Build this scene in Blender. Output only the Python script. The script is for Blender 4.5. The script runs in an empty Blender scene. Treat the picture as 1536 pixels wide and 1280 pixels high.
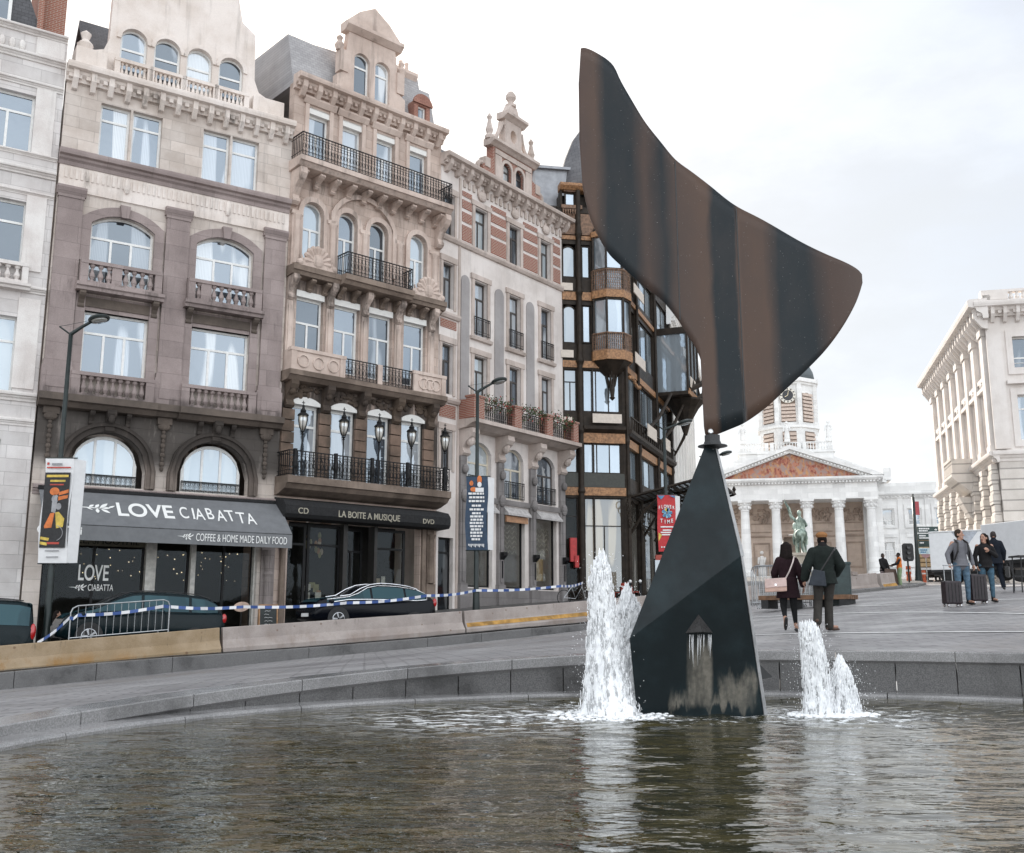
import bpy, bmesh, math, random
import numpy as np
from math import sin, cos, pi, radians, sqrt, atan2, hypot
from mathutils import Vector, Matrix, noise
from mathutils.geometry import tessellate_polygon
random.seed(7)
C = bpy.context.scene.collection
DG = bpy.context.evaluated_depsgraph_get

# ------------------------------------------------------------------ helpers
def arc(cx, cz, r, a0, a1, n=12, rz=None):
    rz = r if rz is None else rz
    return [(cx + r*cos(a0+(a1-a0)*i/n), cz + rz*sin(a0+(a1-a0)*i/n)) for i in range(n+1)]

def topfn(x0, x1, z1, rise):
    """height of an arched (or flat) top over x"""
    if rise <= 0: return lambda x: z1
    w = (x1-x0)/2; R = (w*w+rise*rise)/(2*rise); cx = (x0+x1)/2; zc = z1-R
    return lambda x: zc + sqrt(max(0, R*R-(x-cx)**2))

def archpoly(x0, x1, z0, z1, rise=0, xa=None, xb=None, ins=0, n=14):
    xa = x0 if xa is None else xa; xb = x1 if xb is None else xb
    f = topfn(x0, x1, z1, rise)
    if rise <= 0: return [(xa, z0), (xb, z0), (xb, z1-ins), (xa, z1-ins)]
    return [(xa, z0), (xb, z0)] + [(xb+(xa-xb)*i/n, f(xb+(xa-xb)*i/n)-ins) for i in range(n+1)]

class MB:
    def __init__(s): s.v = []; s.f = []; s.m = []; s.mi = 0; s.smooth = False
    def add(s, vs, fs):
        o = len(s.v); s.v += [tuple(v) for v in vs]; s.f += [tuple(i+o for i in f) for f in fs]; s.m += [s.mi]*len(fs); return s
    def box(s, x0, x1, y0, y1, z0, z1):
        return s.add([(x, y, z) for z in (z0, z1) for y in (y0, y1) for x in (x0, x1)],
              [(0,2,3,1),(4,5,7,6),(0,1,5,4),(2,6,7,3),(0,4,6,2),(1,3,7,5)])
    def slab(s, outer, holes=(), y0=0, y1=.1):
        loops = [list(outer)] + [list(h) for h in holes]
        tri = tessellate_polygon([[Vector((x, z, 0)) for x, z in l] for l in loops])
        flat = [p for l in loops for p in l]; n = len(flat)
        vs = [(x, y0, z) for x, z in flat] + [(x, y1, z) for x, z in flat]
        fs = [tuple(t) for t in tri] + [tuple(i+n for i in reversed(t)) for t in tri]
        o = 0
        for l in loops:
            k = len(l)
            fs += [(o+i, o+(i+1) % k, o+(i+1) % k+n, o+i+n) for i in range(k)]; o += k
        return s.add(vs, fs)
    def prof(s, pr, x0, x1):
        """(y,z) profile extruded along x"""
        k = len(pr)
        return s.add([(x0, y, z) for y, z in pr] + [(x1, y, z) for y, z in pr],
              [(i, (i+1) % k, (i+1) % k+k, i+k) for i in range(k)] + [tuple(range(k)), tuple(range(2*k-1, k-1, -1))])
    def lathe(s, pr, cx=0, cy=0, seg=10, a0=0, a1=2*pi, mat=None):
        full = abs(a1-a0) > 6.28; na = seg if full else seg+1; k = len(pr); vs = []; fs = []
        for j in range(na):
            a = a0+(a1-a0)*j/seg
            for r, z in pr:
                p = Vector((r*cos(a), r*sin(a), z))
                if mat: p = mat @ p
                vs.append((p.x+cx, p.y+cy, p.z))
        for j in range(seg):
            j2 = (j+1) % na
            for i in range(k-1): fs.append((j*k+i, j2*k+i, j2*k+i+1, j*k+i+1))
        if full:
            fs.append(tuple(j*k for j in reversed(range(na)))); fs.append(tuple(j*k+k-1 for j in range(na)))
        return s.add(vs, fs)
    def tube(s, pts, r, seg=5, closed=False):
        pts = [Vector(p) for p in pts]; n = len(pts)
        rs = r if isinstance(r, (list, tuple)) else [r]*n
        vs = []; fs = []; up = None
        for i, p in enumerate(pts):
            if closed: d = pts[(i+1) % n]-pts[i-1]
            else: d = pts[min(i+1, n-1)]-pts[max(i-1, 0)]
            d = d.normalized() if d.length > 1e-9 else Vector((0, 0, 1))
            if up is None: up = Vector((0, 0, 1)) if abs(d.z) < .9 else Vector((1, 0, 0))
            u = up - d*up.dot(d)
            if u.length < 1e-4: u = Vector((1, .3, 0)).cross(d)
            u.normalize(); w = d.cross(u); up = u
            for j in range(seg):
                a = 2*pi*(j+.5)/seg; vs.append(p+u*cos(a)*rs[i]+w*sin(a)*rs[i])
        m = n if closed else n-1
        for i in range(m):
            for j in range(seg):
                a, b = i*seg+j, i*seg+(j+1) % seg; c, d = ((i+1) % n)*seg+(j+1) % seg, ((i+1) % n)*seg+j
                fs.append((a, b, c, d))
        if not closed: fs += [tuple(range(seg-1, -1, -1)), tuple(range((n-1)*seg, n*seg))]
        return s.add(vs, fs)
    def sph(s, c, r, seg=12, rings=8, rot=None):
        r = (r, r, r) if not isinstance(r, (tuple, list)) else r; vs = []; fs = []
        for i in range(1, rings):
            t = pi*i/rings
            for j in range(seg):
                a = 2*pi*j/seg; p = Vector((r[0]*sin(t)*cos(a), r[1]*sin(t)*sin(a), r[2]*cos(t)))
                if rot: p = rot @ p
                vs.append(p+Vector(c))
        n = len(vs)
        for z in (1, -1):
            p = Vector((0, 0, z*r[2])); vs.append((rot @ p if rot else p)+Vector(c))
        for i in range(rings-2):
            for j in range(seg): fs.append((i*seg+j, i*seg+(j+1) % seg, (i+1)*seg+(j+1) % seg, (i+1)*seg+j))
        for j in range(seg):
            fs.append((n, (j+1) % seg, j)); o = (rings-2)*seg; fs.append((n+1, o+j, o+(j+1) % seg))
        return s.add(vs, fs)
    def cap(s, a, b, ra, rb, seg=12, fl=1.0, flat=None):
        """tapered capsule a->b; flat = axis along which the section is scaled by fl"""
        a = Vector(a); b = Vector(b); d = b-a; L = d.length; d = d/L if L > 1e-9 else Vector((0, 0, 1))
        u = Vector((0, 0, 1)) if abs(d.z) < .8 else Vector((0, 1, 0)); u = (u-d*u.dot(d)).normalized(); w = d.cross(u)
        rings = [(-cos(t)*ra, sin(t)*ra) for t in (pi/8, pi/4, 3*pi/8, pi/2)] + [(L+sin(t)*rb, cos(t)*rb) for t in (0, pi/8, pi/4, 3*pi/8)]
        vs = []; fs = []
        for h, r in rings:
            for j in range(seg):
                t = 2*pi*j/seg; o = u*cos(t)*r+w*sin(t)*r
                if flat is not None: fv = Vector(flat); o = o + fv*o.dot(fv)*(fl-1)
                vs.append(a+d*h+o)
        k = len(rings)
        vs += [a-d*ra, b+d*rb]
        for i in range(k-1):
            for j in range(seg): fs.append((i*seg+j, i*seg+(j+1) % seg, (i+1)*seg+(j+1) % seg, (i+1)*seg+j))
        for j in range(seg):
            fs.append((k*seg, (j+1) % seg, j)); fs.append((k*seg+1, (k-1)*seg+j, (k-1)*seg+(j+1) % seg))
        return s.add(vs, fs)
    def build(s, name, mat, parent=None, xf=None, smooth=False, bevel=0, remesh=0, sm=0, weld=0):
        me = bpy.data.meshes.new(name)
        vs = s.v
        if xf is not None: vs = [tuple(xf @ Vector(v)) for v in vs]
        if parent is not None and parent.get('_zb') is not None:
            zb = parent['_zb']; vs = [(x, y, z-zb) for x, y, z in vs]
        me.from_pydata(vs, [], s.f)
        for m in (mat if isinstance(mat, (list, tuple)) else [mat]): me.materials.append(m)
        me.polygons.foreach_set('material_index', s.m)
        bm = bmesh.new(); bm.from_mesh(me)
        if weld: bmesh.ops.remove_doubles(bm, verts=bm.verts, dist=weld)
        bmesh.ops.recalc_face_normals(bm, faces=bm.faces)
        if bevel: bmesh.ops.bevel(bm, geom=[e for e in bm.edges if len(e.link_faces) == 2 and e.calc_face_angle(0) > .5], offset=bevel, segments=2, affect='EDGES', profile=.6)
        bm.to_mesh(me); bm.free()
        ob = bpy.data.objects.new(name, me); C.objects.link(ob)
        if remesh:
            md = ob.modifiers.new('r', 'REMESH'); md.mode = 'VOXEL'; md.voxel_size = remesh
            if sm: q = ob.modifiers.new('s', 'SMOOTH'); q.iterations = sm; q.factor = .5
            nm = bpy.data.meshes.new_from_object(ob.evaluated_get(DG())); ob.modifiers.clear(); ob.data = nm; nm.name = name
            if not nm.materials: nm.materials.append(mat)
            smooth = True
        if smooth: ob.data.polygons.foreach_set('use_smooth', [True]*len(ob.data.polygons))
        if parent is not None: ob.parent = parent
        return ob

def tag(o, label, cat, group=None):
    o['label'] = label; o['category'] = cat
    if group: o['group'] = group
    return o
def thing(name, label, cat, loc=(0, 0, 0), rz=0, group=None, zb=None):
    o = bpy.data.objects.new(name, None); C.objects.link(o); o.empty_display_size = .2
    o.location = loc; o.rotation_euler = (0, 0, rz); tag(o, label, cat, group)
    if zb is not None: o['_zb'] = zb
    return o
def struct(o, kind='structure'): o['kind'] = kind; return o
def dup(root, loc, rz, label=None):
    r = root.copy(); C.objects.link(r); r.location = loc; r.rotation_euler = (0, 0, rz)
    if label: r['label'] = label
    for ch in list(root.children):
        c = ch.copy(); C.objects.link(c); c.parent = r
        for g in list(ch.children):
            d = g.copy(); C.objects.link(d); d.parent = c
    return r

def text(name, body, size, loc, mat, parent=None, xs=1, align='CENTER', ext=.006, off=0, xf=None, bend=None, rot=0):
    cu = bpy.data.curves.new(name, 'FONT'); cu.body = body; cu.size = size; cu.align_x = align; cu.extrude = ext; cu.offset = off
    ob = bpy.data.objects.new(name, cu); C.objects.link(ob)
    me = bpy.data.meshes.new_from_object(ob.evaluated_get(DG()))
    bpy.data.objects.remove(ob); bpy.data.curves.remove(cu)
    zb = 0 if parent is None or parent.get('_zb') is None else parent['_zb']
    if parent is not None and parent.parent is not None and parent.parent.get('_zb') is not None: zb = parent.parent['_zb']
    for v in me.vertices:
        x, y, z = v.co; x *= xs
        x, y = x*cos(rot)-y*sin(rot), x*sin(rot)+y*cos(rot)
        p = Vector((x+loc[0], -z+loc[1], y+loc[2]))
        if xf is not None: p = xf @ Vector((x, y, z))
        v.co = (p.x, p.y, p.z-zb)
    me.materials.clear(); me.materials.append(mat); me.name = name
    o = bpy.data.objects.new(name, me); C.objects.link(o); o.parent = parent
    return o

# ------------------------------------------------------------------ materials
def nt(name):
    m = bpy.data.materials.new(name); m.use_nodes = True; t = m.node_tree
    return m, t, t.nodes['Principled BSDF']
def nd(t, ty, ins=None, **kw):
    n = t.nodes.new(ty)
    for k, v in kw.items(): setattr(n, k, v)
    for k, v in (ins or {}).items():
        s = n.inputs[k]
        if isinstance(v, bpy.types.NodeSocket): t.links.new(v, s)
        else: s.default_value = v
    return n
def c4(c): return tuple(c) + (1,) if len(c) == 3 else tuple(c)
def mix(t, f, a, b, blend='MIX'):
    n = t.nodes.new('ShaderNodeMix'); n.data_type = 'RGBA'; n.blend_type = blend; n.clamp_factor = True
    for i, v in ((0, f), (6, a), (7, b)):
        if isinstance(v, bpy.types.NodeSocket): t.links.new(v, n.inputs[i])
        else: n.inputs[i].default_value = c4(v) if i else v
    return n.outputs[2]
def math_(t, op, a, b=0.0, c=0.0):
    n = t.nodes.new('ShaderNodeMath'); n.operation = op
    for i, v in enumerate((a, b, c)):
        if isinstance(v, bpy.types.NodeSocket): t.links.new(v, n.inputs[i])
        else: n.inputs[i].default_value = v
    return n.outputs[0]
def mrange(t, v, a, b, lo=0, hi=1, smooth=True):
    return nd(t, 'ShaderNodeMapRange', {'Value': v, 'From Min': a, 'From Max': b, 'To Min': lo, 'To Max': hi}, interpolation_type='SMOOTHSTEP' if smooth else 'LINEAR').outputs[0]
def tc(t, out='Object'): return nd(t, 'ShaderNodeTexCoord').outputs[out]
def mapv(t, v, sc=(1, 1, 1), rot=(0, 0, 0), loc=(0, 0, 0)):
    return nd(t, 'ShaderNodeMapping', {'Vector': v, 'Scale': sc, 'Rotation': rot, 'Location': loc}).outputs[0]
def noi(t, v, sc, det=5, ro=.6, dis=0):
    return nd(t, 'ShaderNodeTexNoise', {'Vector': v, 'Scale': sc, 'Detail': det, 'Roughness': ro, 'Distortion': dis}).outputs[0]
def bump(t, b, h, st=.3, d=.02, nrm=None):
    n = nd(t, 'ShaderNodeBump', {'Height': h, 'Strength': st, 'Distance': d})
    if nrm is not None: t.links.new(nrm, n.inputs['Normal'])
    t.links.new(n.outputs[0], b.inputs['Normal']); return n.outputs[0]
def lk(t, a, b): t.links.new(a, b)

def plain(name, col, rough=.6, metal=0, var=.25, sc=6, bmp=0, coat=0, spec=.5):
    m, t, b = nt(name); v = tc(t)
    n = noi(t, v, sc, 6)
    f = mrange(t, n, .3, .7)
    d = [x*(1-var) for x in col]; l = [min(1, x*(1+var*.5)) for x in col]
    lk(t, mix(t, f, d, l), b.inputs['Base Color'])
    lk(t, mrange(t, noi(t, v, sc*3, 3), .3, .7, max(.02, rough-.08), min(1, rough+.08)), b.inputs['Roughness'])
    b.inputs['Metallic'].default_value = metal; b.inputs['Coat Weight'].default_value = coat
    b.inputs['Specular IOR Level'].default_value = spec
    if bmp: bump(t, b, noi(t, v, sc*6, 4), .4, bmp)
    return m

def stone(name, c1, c2, course=None, soot=(), streak=.5, mortar=.55, grain=.12, rough=.85, brickc=None, bands=None, dark=(.035, .03, .027)):
    m, t, b = nt(name); v = tc(t)
    sep = nd(t, 'ShaderNodeSeparateXYZ', {'Vector': v}).outputs
    big = mrange(t, noi(t, v, .55, 6, .65), .35, .65)
    col = mix(t, big, c1, c2)
    st = noi(t, mapv(t, v, (2.6, 2.6, .22)), 1.0, 6, .7)
    col = mix(t, math_(t, 'MULTIPLY', mrange(t, st, .5, .78), streak), col, [x*.42 for x in c2])
    h = noi(t, v, 22, 4)
    if course:
        xz = nd(t, 'ShaderNodeCombineXYZ', {'X': sep[0], 'Y': sep[2], 'Z': 0.0}).outputs[0]
        br = nd(t, 'ShaderNodeTexBrick', {'Vector': xz, 'Scale': 1.0, 'Mortar Size': course[2] if len(course) > 2 else .012, 'Brick Width': course[0], 'Row Height': course[1], 'Color1': (.82, .82, .82, 1), 'Color2': (1, 1, 1, 1), 'Mortar': (mortar,)*3+(1,), 'Mortar Smooth': .3})
        if brickc: col = mix(t, br.outputs['Fac'], mix(t, noi(t, mapv(t, v, (4, 4, 13)), 1, 2), brickc[0], brickc[1]), brickc[2])
        else: col = mix(t, 1.0, col, br.outputs['Color'], 'MULTIPLY')
        h = math_(t, 'SUBTRACT', math_(t, 'MULTIPLY', h, .25), br.outputs['Fac'])
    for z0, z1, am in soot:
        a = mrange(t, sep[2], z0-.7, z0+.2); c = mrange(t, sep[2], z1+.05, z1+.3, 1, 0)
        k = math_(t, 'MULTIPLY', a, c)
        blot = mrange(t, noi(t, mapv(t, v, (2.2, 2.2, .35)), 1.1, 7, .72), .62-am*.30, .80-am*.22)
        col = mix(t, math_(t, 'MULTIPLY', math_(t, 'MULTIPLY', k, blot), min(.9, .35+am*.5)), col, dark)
    g = mrange(t, noi(t, v, 45, 3), .2, .8, 1-grain, 1+grain, False)
    gr = nd(t, 'ShaderNodeCombineColor', {'Red': g, 'Green': g, 'Blue': g}).outputs[0]
    col = mix(t, 1.0, col, gr, 'MULTIPLY')
    lk(t, col, b.inputs['Base Color']); b.inputs['Roughness'].default_value = rough; b.inputs['Specular IOR Level'].default_value = .25
    bump(t, b, h, .5, .012)
    return m

def glass(name, curt=(.5, .52, .54), room=(.10, .12, .14), refl=.34, rough=.03, lines=True, tint=(.78, .88, .98), share=.55, see=0, fk=.6):
    """window pane: curtain, dim room or painted-in reflection behind a reflecting sheet"""
    m, t, b = nt(name); v = tc(t); oi = nd(t, 'ShaderNodeObjectInfo').outputs['Random']
    sx = nd(t, 'ShaderNodeSeparateXYZ', {'Vector': v}).outputs
    w = nd(t, 'ShaderNodeTexWave', {'Vector': mapv(t, v, (1, 1, .04)), 'Scale': 5.5, 'Distortion': 3.0, 'Detail': 2}, bands_direction='X').outputs['Fac']
    cur = mix(t, w, [x*.72 for x in curt], curt)
    sel = noi(t, mapv(t, v, (1.25, 1.25, .18)), 1.0, 1)
    sel = math_(t, 'ADD', sel, math_(t, 'MULTIPLY', math_(t, 'SUBTRACT', oi, .5), .3))
    msk = mrange(t, sel, .5-.2*(share-.5)*2-.03, .5-.2*(share-.5)*2+.03)
    col = mix(t, msk, room, cur if lines else curt)
    d = nd(t, 'ShaderNodeBsdfTransparent', {'Color': (see, see, see*.97, 1)}).outputs[0] if see else nd(t, 'ShaderNodeBsdfDiffuse', {'Color': col}).outputs[0]
    wob = bump(t, b, noi(t, v, 1.6, 2), .06, .05)
    g = nd(t, 'ShaderNodeBsdfGlossy', {'Color': c4(tint), 'Roughness': rough, 'Normal': wob}).outputs[0]
    fr = nd(t, 'ShaderNodeFresnel', {'IOR': 1.5}).outputs[0]
    f = math_(t, 'ADD', math_(t, 'MULTIPLY', fr, fk), refl)
    ms = nd(t, 'ShaderNodeMixShader', {0: f, 1: d, 2: g}).outputs[0]
    lk(t, ms, t.nodes['Material Output'].inputs['Surface'])
    return m

WHITE = plain('white_paint', (.78, .78, .76), .4, var=.08)
CREAM = plain('cream_paint', (.62, .56, .45), .5, var=.12)
IRON = plain('black_iron', (.012, .012, .013), .5, .1, var=.4, spec=.25)
IRON2 = plain('green_black_iron', (.02, .026, .024), .5, .2, var=.4)
PANE = glass('pane_curtain', curt=(.48, .51, .54), room=(.07, .085, .105), refl=.23, fk=.5, share=.4)
PANEB = glass('pane_blind', curt=(.42, .45, .45), room=(.32, .36, .38), refl=.26, lines=False, fk=.5)
PANED = glass('pane_dark', curt=(.10, .10, .10), room=(.012, .012, .013), refl=.03, share=.35, fk=.35)
SHOP = glass('shop_glass', refl=.008, see=.8, fk=.12)
PANER = glass('pane_room', curt=(.30, .32, .34), room=(.03, .036, .043), refl=.16, fk=.5, share=.3)
PANEH = glass('pane_half_blind', curt=(.62, .62, .60), room=(.06, .07, .085), refl=.24, fk=.5, share=.62)
WR = random.Random(21)
DARK = plain('dark_interior', (.012, .011, .010), .9)
ZINC = plain('zinc_roof', (.30, .31, .33), .45, .4, var=.2, sc=2)
LINES = [([(6.6, 32.1), (7.07, 30.7), (10.28, 20.9), (12.3, 15)], .13), ([(3.2, 19.9), (4.46, 19.1), (8.24, 16.8), (12, 14.6)], .13), ([(10.0, 31.6), (10.5, 28.2)], .12), ([(11.7, 27.6), (13.2, 25.3)], .12)]
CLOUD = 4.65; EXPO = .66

def split_pieces(ob, gap=.05, lo=2, hi=16):
    """separate a part into its free-standing pieces, each an object of its own"""
    me = ob.data; n = len(me.vertices); pa = list(range(n))
    def fd(a):
        while pa[a] != a: pa[a] = pa[pa[a]]; a = pa[a]
        return a
    for e in me.edges:
        a, b = fd(e.vertices[0]), fd(e.vertices[1])
        if a != b: pa[a] = b
    bb = {}
    for v in me.vertices:
        r = fd(v.index); c = v.co
        if r not in bb: bb[r] = [list(c), list(c)]
        else:
            for k in range(3): bb[r][0][k] = min(bb[r][0][k], c[k]); bb[r][1][k] = max(bb[r][1][k], c[k])
    ks = list(bb)
    if len(ks) < 2 or len(ks) > 420: return
    q = {k: k for k in ks}
    def fq(a):
        while q[a] != a: q[a] = q[q[a]]; a = q[a]
        return a
    for i, a in enumerate(ks):
        A = bb[a]
        for b in ks[i+1:]:
            B_ = bb[b]
            if all(A[0][k]-gap <= B_[1][k] and B_[0][k]-gap <= A[1][k] for k in range(3)): q[fq(a)] = fq(b)
    gr = {}
    for v in range(n): gr.setdefault(fq(fd(v)), []).append(v)
    if not lo <= len(gr) <= hi: return
    own = {v: g for g, vs in gr.items() for v in vs}; pf = {g: [] for g in gr}
    for p in me.polygons: pf[own[p.vertices[0]]].append(p)
    first = True; base = ob.name.split('.')[0]
    for g, vs in gr.items():
        mp = {v: i for i, v in enumerate(vs)}; nm = bpy.data.meshes.new(base)
        nm.from_pydata([tuple(me.vertices[v].co) for v in vs], [], [tuple(mp[v] for v in p.vertices) for p in pf[g]])
        for m in me.materials: nm.materials.append(m)
        nm.polygons.foreach_set('material_index', [p.material_index for p in pf[g]]); nm.polygons.foreach_set('use_smooth', [p.use_smooth for p in pf[g]])
        if first: keep = nm; first = False
        else: o = bpy.data.objects.new(base, nm); C.objects.link(o); o.parent = ob.parent
    ob.data = keep
BACK_FILL = 2.5
# ------------------------------------------------------------------ terrain
def tps(pts, lam=.02):
    P = np.array(pts, float); n = len(P); X = P[:, :2]/20
    d = np.linalg.norm(X[:, None]-X[None], axis=2); K = np.where(d > 0, d*d*np.log(d+1e-12), 0)+lam*np.eye(n)
    Q = np.c_[np.ones(n), X]; A = np.block([[K, Q], [Q.T, np.zeros((3, 3))]])
    w = np.linalg.solve(A, np.r_[P[:, 2], 0, 0, 0])
    def f(x, y):
        q = np.array([x, y])/20; r = np.linalg.norm(X-q, axis=1); u = np.where(r > 0, r*r*np.log(r+1e-12), 0)
        return float(u @ w[:n] + w[n]+w[n+1]*q[0]+w[n+2]*q[1])
    return f
zplaza = tps([(-5, 6.5, -.93), (-4.6, 9.6, -.90), (-3.6, 11.2, -.80), (-1.4, 13.1, -.62), (.9, 14.2, -.50), (3.35, 14.4, -.42), (6.4, 13.2, -.45), (10, 10, -.40), (14, 4, -.35),
    (-13.1, 27, -1.78), (-5.4, 31.4, -1.07), (-1.4, 34.3, -.75), (2.9, 37, -.38), (5.2, 19.6, -.22), (5.74, 19.06, -.21), (11, 25.3, .35), (14.9, 31.9, .89), (20, 53.6, 1.64), (25.75, 62, 2.25),
    (29.6, 60, 2.1), (35, 128, 4.9), (60, 120, 5), (14, 120, 4.6), (45, 60, 2.6), (30, 30, 1.3), (-20, 5, -2.0), (-10, 12, -1.3), (0, -5, -.95), (-30, -20, -2.2), (25, -10, -.2), (-30, 20, -2.8), (6, 45, .55)])
zroad = tps([(-13.5, 27.7, -1.34), (-8.6, 30.8, -.92), (-1.74, 35.1, -.42), (2.2, 37.55, -.12), (4.3, 38.9, .12), (-11.3, 32.2, -.80), (-4.9, 36.6, -.27), (-14.5, 29.6, -.98), (-1.3, 38.6, .25), (-16.35, 34.57, -1.35),
    (-9.06, 39.3, -.45), (-3.3, 44.5, .42), (2.6, 52.3, .95), (6, 53, 1.15), (10, 64, 1.7), (14.5, 45, 1.0), (24, 60, 2.05), (-30, 24, -2.9), (25, 90, 3.3), (22, 120, 4.7)])
PC = Vector((2.48, 7.38)); WZ = -.98; PR = 6.4

def smat_pavers(name, c1, c2, bw, bh, rot, rough, mort, msz=.012):
    m, t, b = nt(name); v = mapv(t, tc(t), rot=(0, 0, rot))
    n1 = noi(t, v, .25, 6); n2 = noi(t, v, 3, 6); n3 = noi(t, v, 60, 3)
    col = mix(t, mrange(t, n1, .3, .7), c1, c2)
    br = nd(t, 'ShaderNodeTexBrick', {'Vector': v, 'Scale': 1.0, 'Mortar Size': msz, 'Brick Width': bw, 'Row Height': bh, 'Color1': (.72, .72, .72, 1), 'Color2': (1.05, 1.05, 1.05, 1), 'Mortar': (mort,)*3+(1,), 'Mortar Smooth': .2})
    col = mix(t, 1.0, col, br.outputs['Color'], 'MULTIPLY')
    col = mix(t, mrange(t, n2, .52, .75, 0, .5), col, [x*.55 for x in c2])
    gum = mrange(t, nd(t, 'ShaderNodeTexVoronoi', {'Vector': v, 'Scale': 2.3}).outputs['Distance'], .035, .05, 1, 0); col = mix(t, math_(t, 'MULTIPLY', gum, .55), col, (.05, .048, .046))
    g = mrange(t, n3, .2, .8, .8, 1.2, False); col = mix(t, 1.0, col, nd(t, 'ShaderNodeCombineColor', {'Red': g, 'Green': g, 'Blue': g}).outputs[0], 'MULTIPLY')
    lk(t, col, b.inputs['Base Color']); lk(t, mrange(t, noi(t, v, .5, 5, .65), .4, .6, rough-.25, rough+.12), b.inputs['Roughness'])
    b.inputs['Specular IOR Level'].default_value = .5
    bump(t, b, math_(t, 'SUBTRACT', math_(t, 'MULTIPLY', n3, .3), br.outputs['Fac']), .4, .008)
    return m
PAVE = smat_pavers('plaza_pavers', (.255, .243, .248), (.35, .34, .34), .62, .22, radians(-8), .6, .36, .018)
ASPH = smat_pavers('street_setts', (.075, .073, .072), (.11, .105, .10), .2, .12, radians(30), .6, .5)
def granite(name, c1, c2, rough, wetz=None):
    m, t, b = nt(name); v = tc(t)
    sp = noi(t, v, 70, 2, .8); n1 = noi(t, v, .9, 5)
    col = mix(t, mrange(t, sp, .35, .68), c1, c2); col = mix(t, mrange(t, n1, .45, .7, 0, .65), col, [x*.4 for x in c1])
    lk(t, col, b.inputs['Base Color']); lk(t, mrange(t, n1, .4, .65, rough, rough*.5), b.inputs['Roughness'])
    bump(t, b, noi(t, v, 50, 3), .2, .004); return m
GRAN = granite('granite', (.085, .083, .083), (.19, .185, .182), .5)
GRANL = granite('granite_coping', (.22, .215, .215), (.37, .362, .36), .2)

# plaza sheet: rings round the pool out to the horizon
g = MB(); NA = 176
rings = [6.98, 7.2, 7.6, 8.2, 9, 10, 11.2, 12.6, 14.2, 16, 18, 20.5, 23.5, 27, 31, 36, 42, 49, 57, 67, 80, 96, 116, 140, 170, 260, 500, 1200]
for r in rings:
    for j in range(NA):
        a = 2*pi*j/NA; x = PC.x+r*cos(a); y = PC.y+r*sin(a); rr = min(r, 128)
        g.v.append((x, y, zplaza(PC.x+rr*cos(a), PC.y+rr*sin(a))-(0 if r < 9 else .0)))
for i in range(len(rings)-1):
    for j in range(NA): g.f.append((i*NA+j, i*NA+(j+1) % NA, (i+1)*NA+(j+1) % NA, (i+1)*NA+j)); g.m.append(0)
struct(g.build('plaza_ground', PAVE, smooth=True))

# raised street along the left row with its kerb
def bpt(s, off=0):          # point on the barrier line (direction 58 deg), off = towards the camera
    t = radians(58); return Vector((-9.89+s*sin(t)+off*cos(t), 30+s*cos(t)-off*sin(t)))
KL = [bpt(s, .75) for s in (-60, -30, -14, -8, -4, 0, 4, 8, 12, 16, 20)] + [Vector(p) for p in ((9.2, 40.1), (12.2, 41.6), (15.6, 45.2), (19.3, 50.5), (22.6, 56.5), (25, 64), (27, 80), (28, 116))]
def offs(i, d):
    t = (KL[min(i+1, len(KL)-1)]-KL[max(i-1, 0)]).normalized(); return KL[i]+Vector((-t.y, t.x))*d
g = MB(); ds = [.3, 1.2, 2.5, 4, 6, 8, 10, 13, 17, 24]
for i in range(len(KL)):
    for d in ds:
        p = offs(i, d); z = zroad(p.x, p.y) if i > 0 else zroad(*KL[1])-2
        zk = zplaza(p.x, p.y)+.14
        g.v.append((p.x, p.y, max(z, zk)))
nd_ = len(ds)
for i in range(len(KL)-1):
    for k in range(nd_-1): g.f.append((i*nd_+k, (i+1)*nd_+k, (i+1)*nd_+k+1, i*nd_+k+1)); g.m.append(0)
struct(g.build('street_road', ASPH, smooth=True))
def kerbz(p): return max(zroad(p.x, p.y), zplaza(p.x, p.y)+.14)
kb = MB(); K2 = []
for i in range(len(KL)-1):
    n = max(1, int((KL[i+1]-KL[i]).length/2.0))
    for k in range(n): K2.append((KL[i].lerp(KL[i+1], k/n), KL[i].lerp(KL[i+1], (k+1)/n)))
for a, b in K2:
    if a.y < 10 or a.y > 100: continue
    d = (b-a); L = d.length; d.normalize(); n = Vector((-d.y, d.x)); a2 = a+d*.008; b2 = b-d*.008
    vs = []
    for p, zt in ((a2, kerbz(offs(0, 0) if 0 else a)), (b2, kerbz(b))):
        zb_ = zplaza(p.x, p.y)-.15
        for q, z in ((p, zb_), (p, zt-.02), (p+n*.02, zt+.004), (p+n*.34, zt+.004), (p+n*.34, zb_)): vs.append((q.x, q.y, z))
    kb.add(vs, [(0, 5, 6, 1), (1, 6, 7, 2), (2, 7, 8, 3), (3, 8, 9, 4), (0, 1, 2, 3, 4), (9, 8, 7, 6, 5)])
struct(kb.build('kerb', GRAN))

# painted lines on the plaza paving (thin sheets 4 mm proud)
LINE = plain('line_paint', (.80, .80, .78), .6, var=.15, sc=5)
def band(name, pts, w, mat, up=.006, n=14):
    g = MB(); P = []
    for i in range(len(pts)-1):
        for k in range(n): P.append(Vector(pts[i]).lerp(Vector(pts[i+1]), k/n))
    P.append(Vector(pts[-1]))
    for i, p in enumerate(P):
        t = (P[min(i+1, len(P)-1)]-P[max(i-1, 0)]).normalized(); nn = Vector((-t.y, t.x))*w/2
        for q in (p-nn, p+nn): g.v.append((q.x, q.y, zplaza(q.x, q.y)+up))
    for i in range(len(P)-1): g.f.append((2*i, 2*i+2, 2*i+3, 2*i+1)); g.m.append(0)
    return struct(g.build(name, mat))
for pts, w in LINES: band('painted_line', pts, w, LINE, up=.012)

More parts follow.
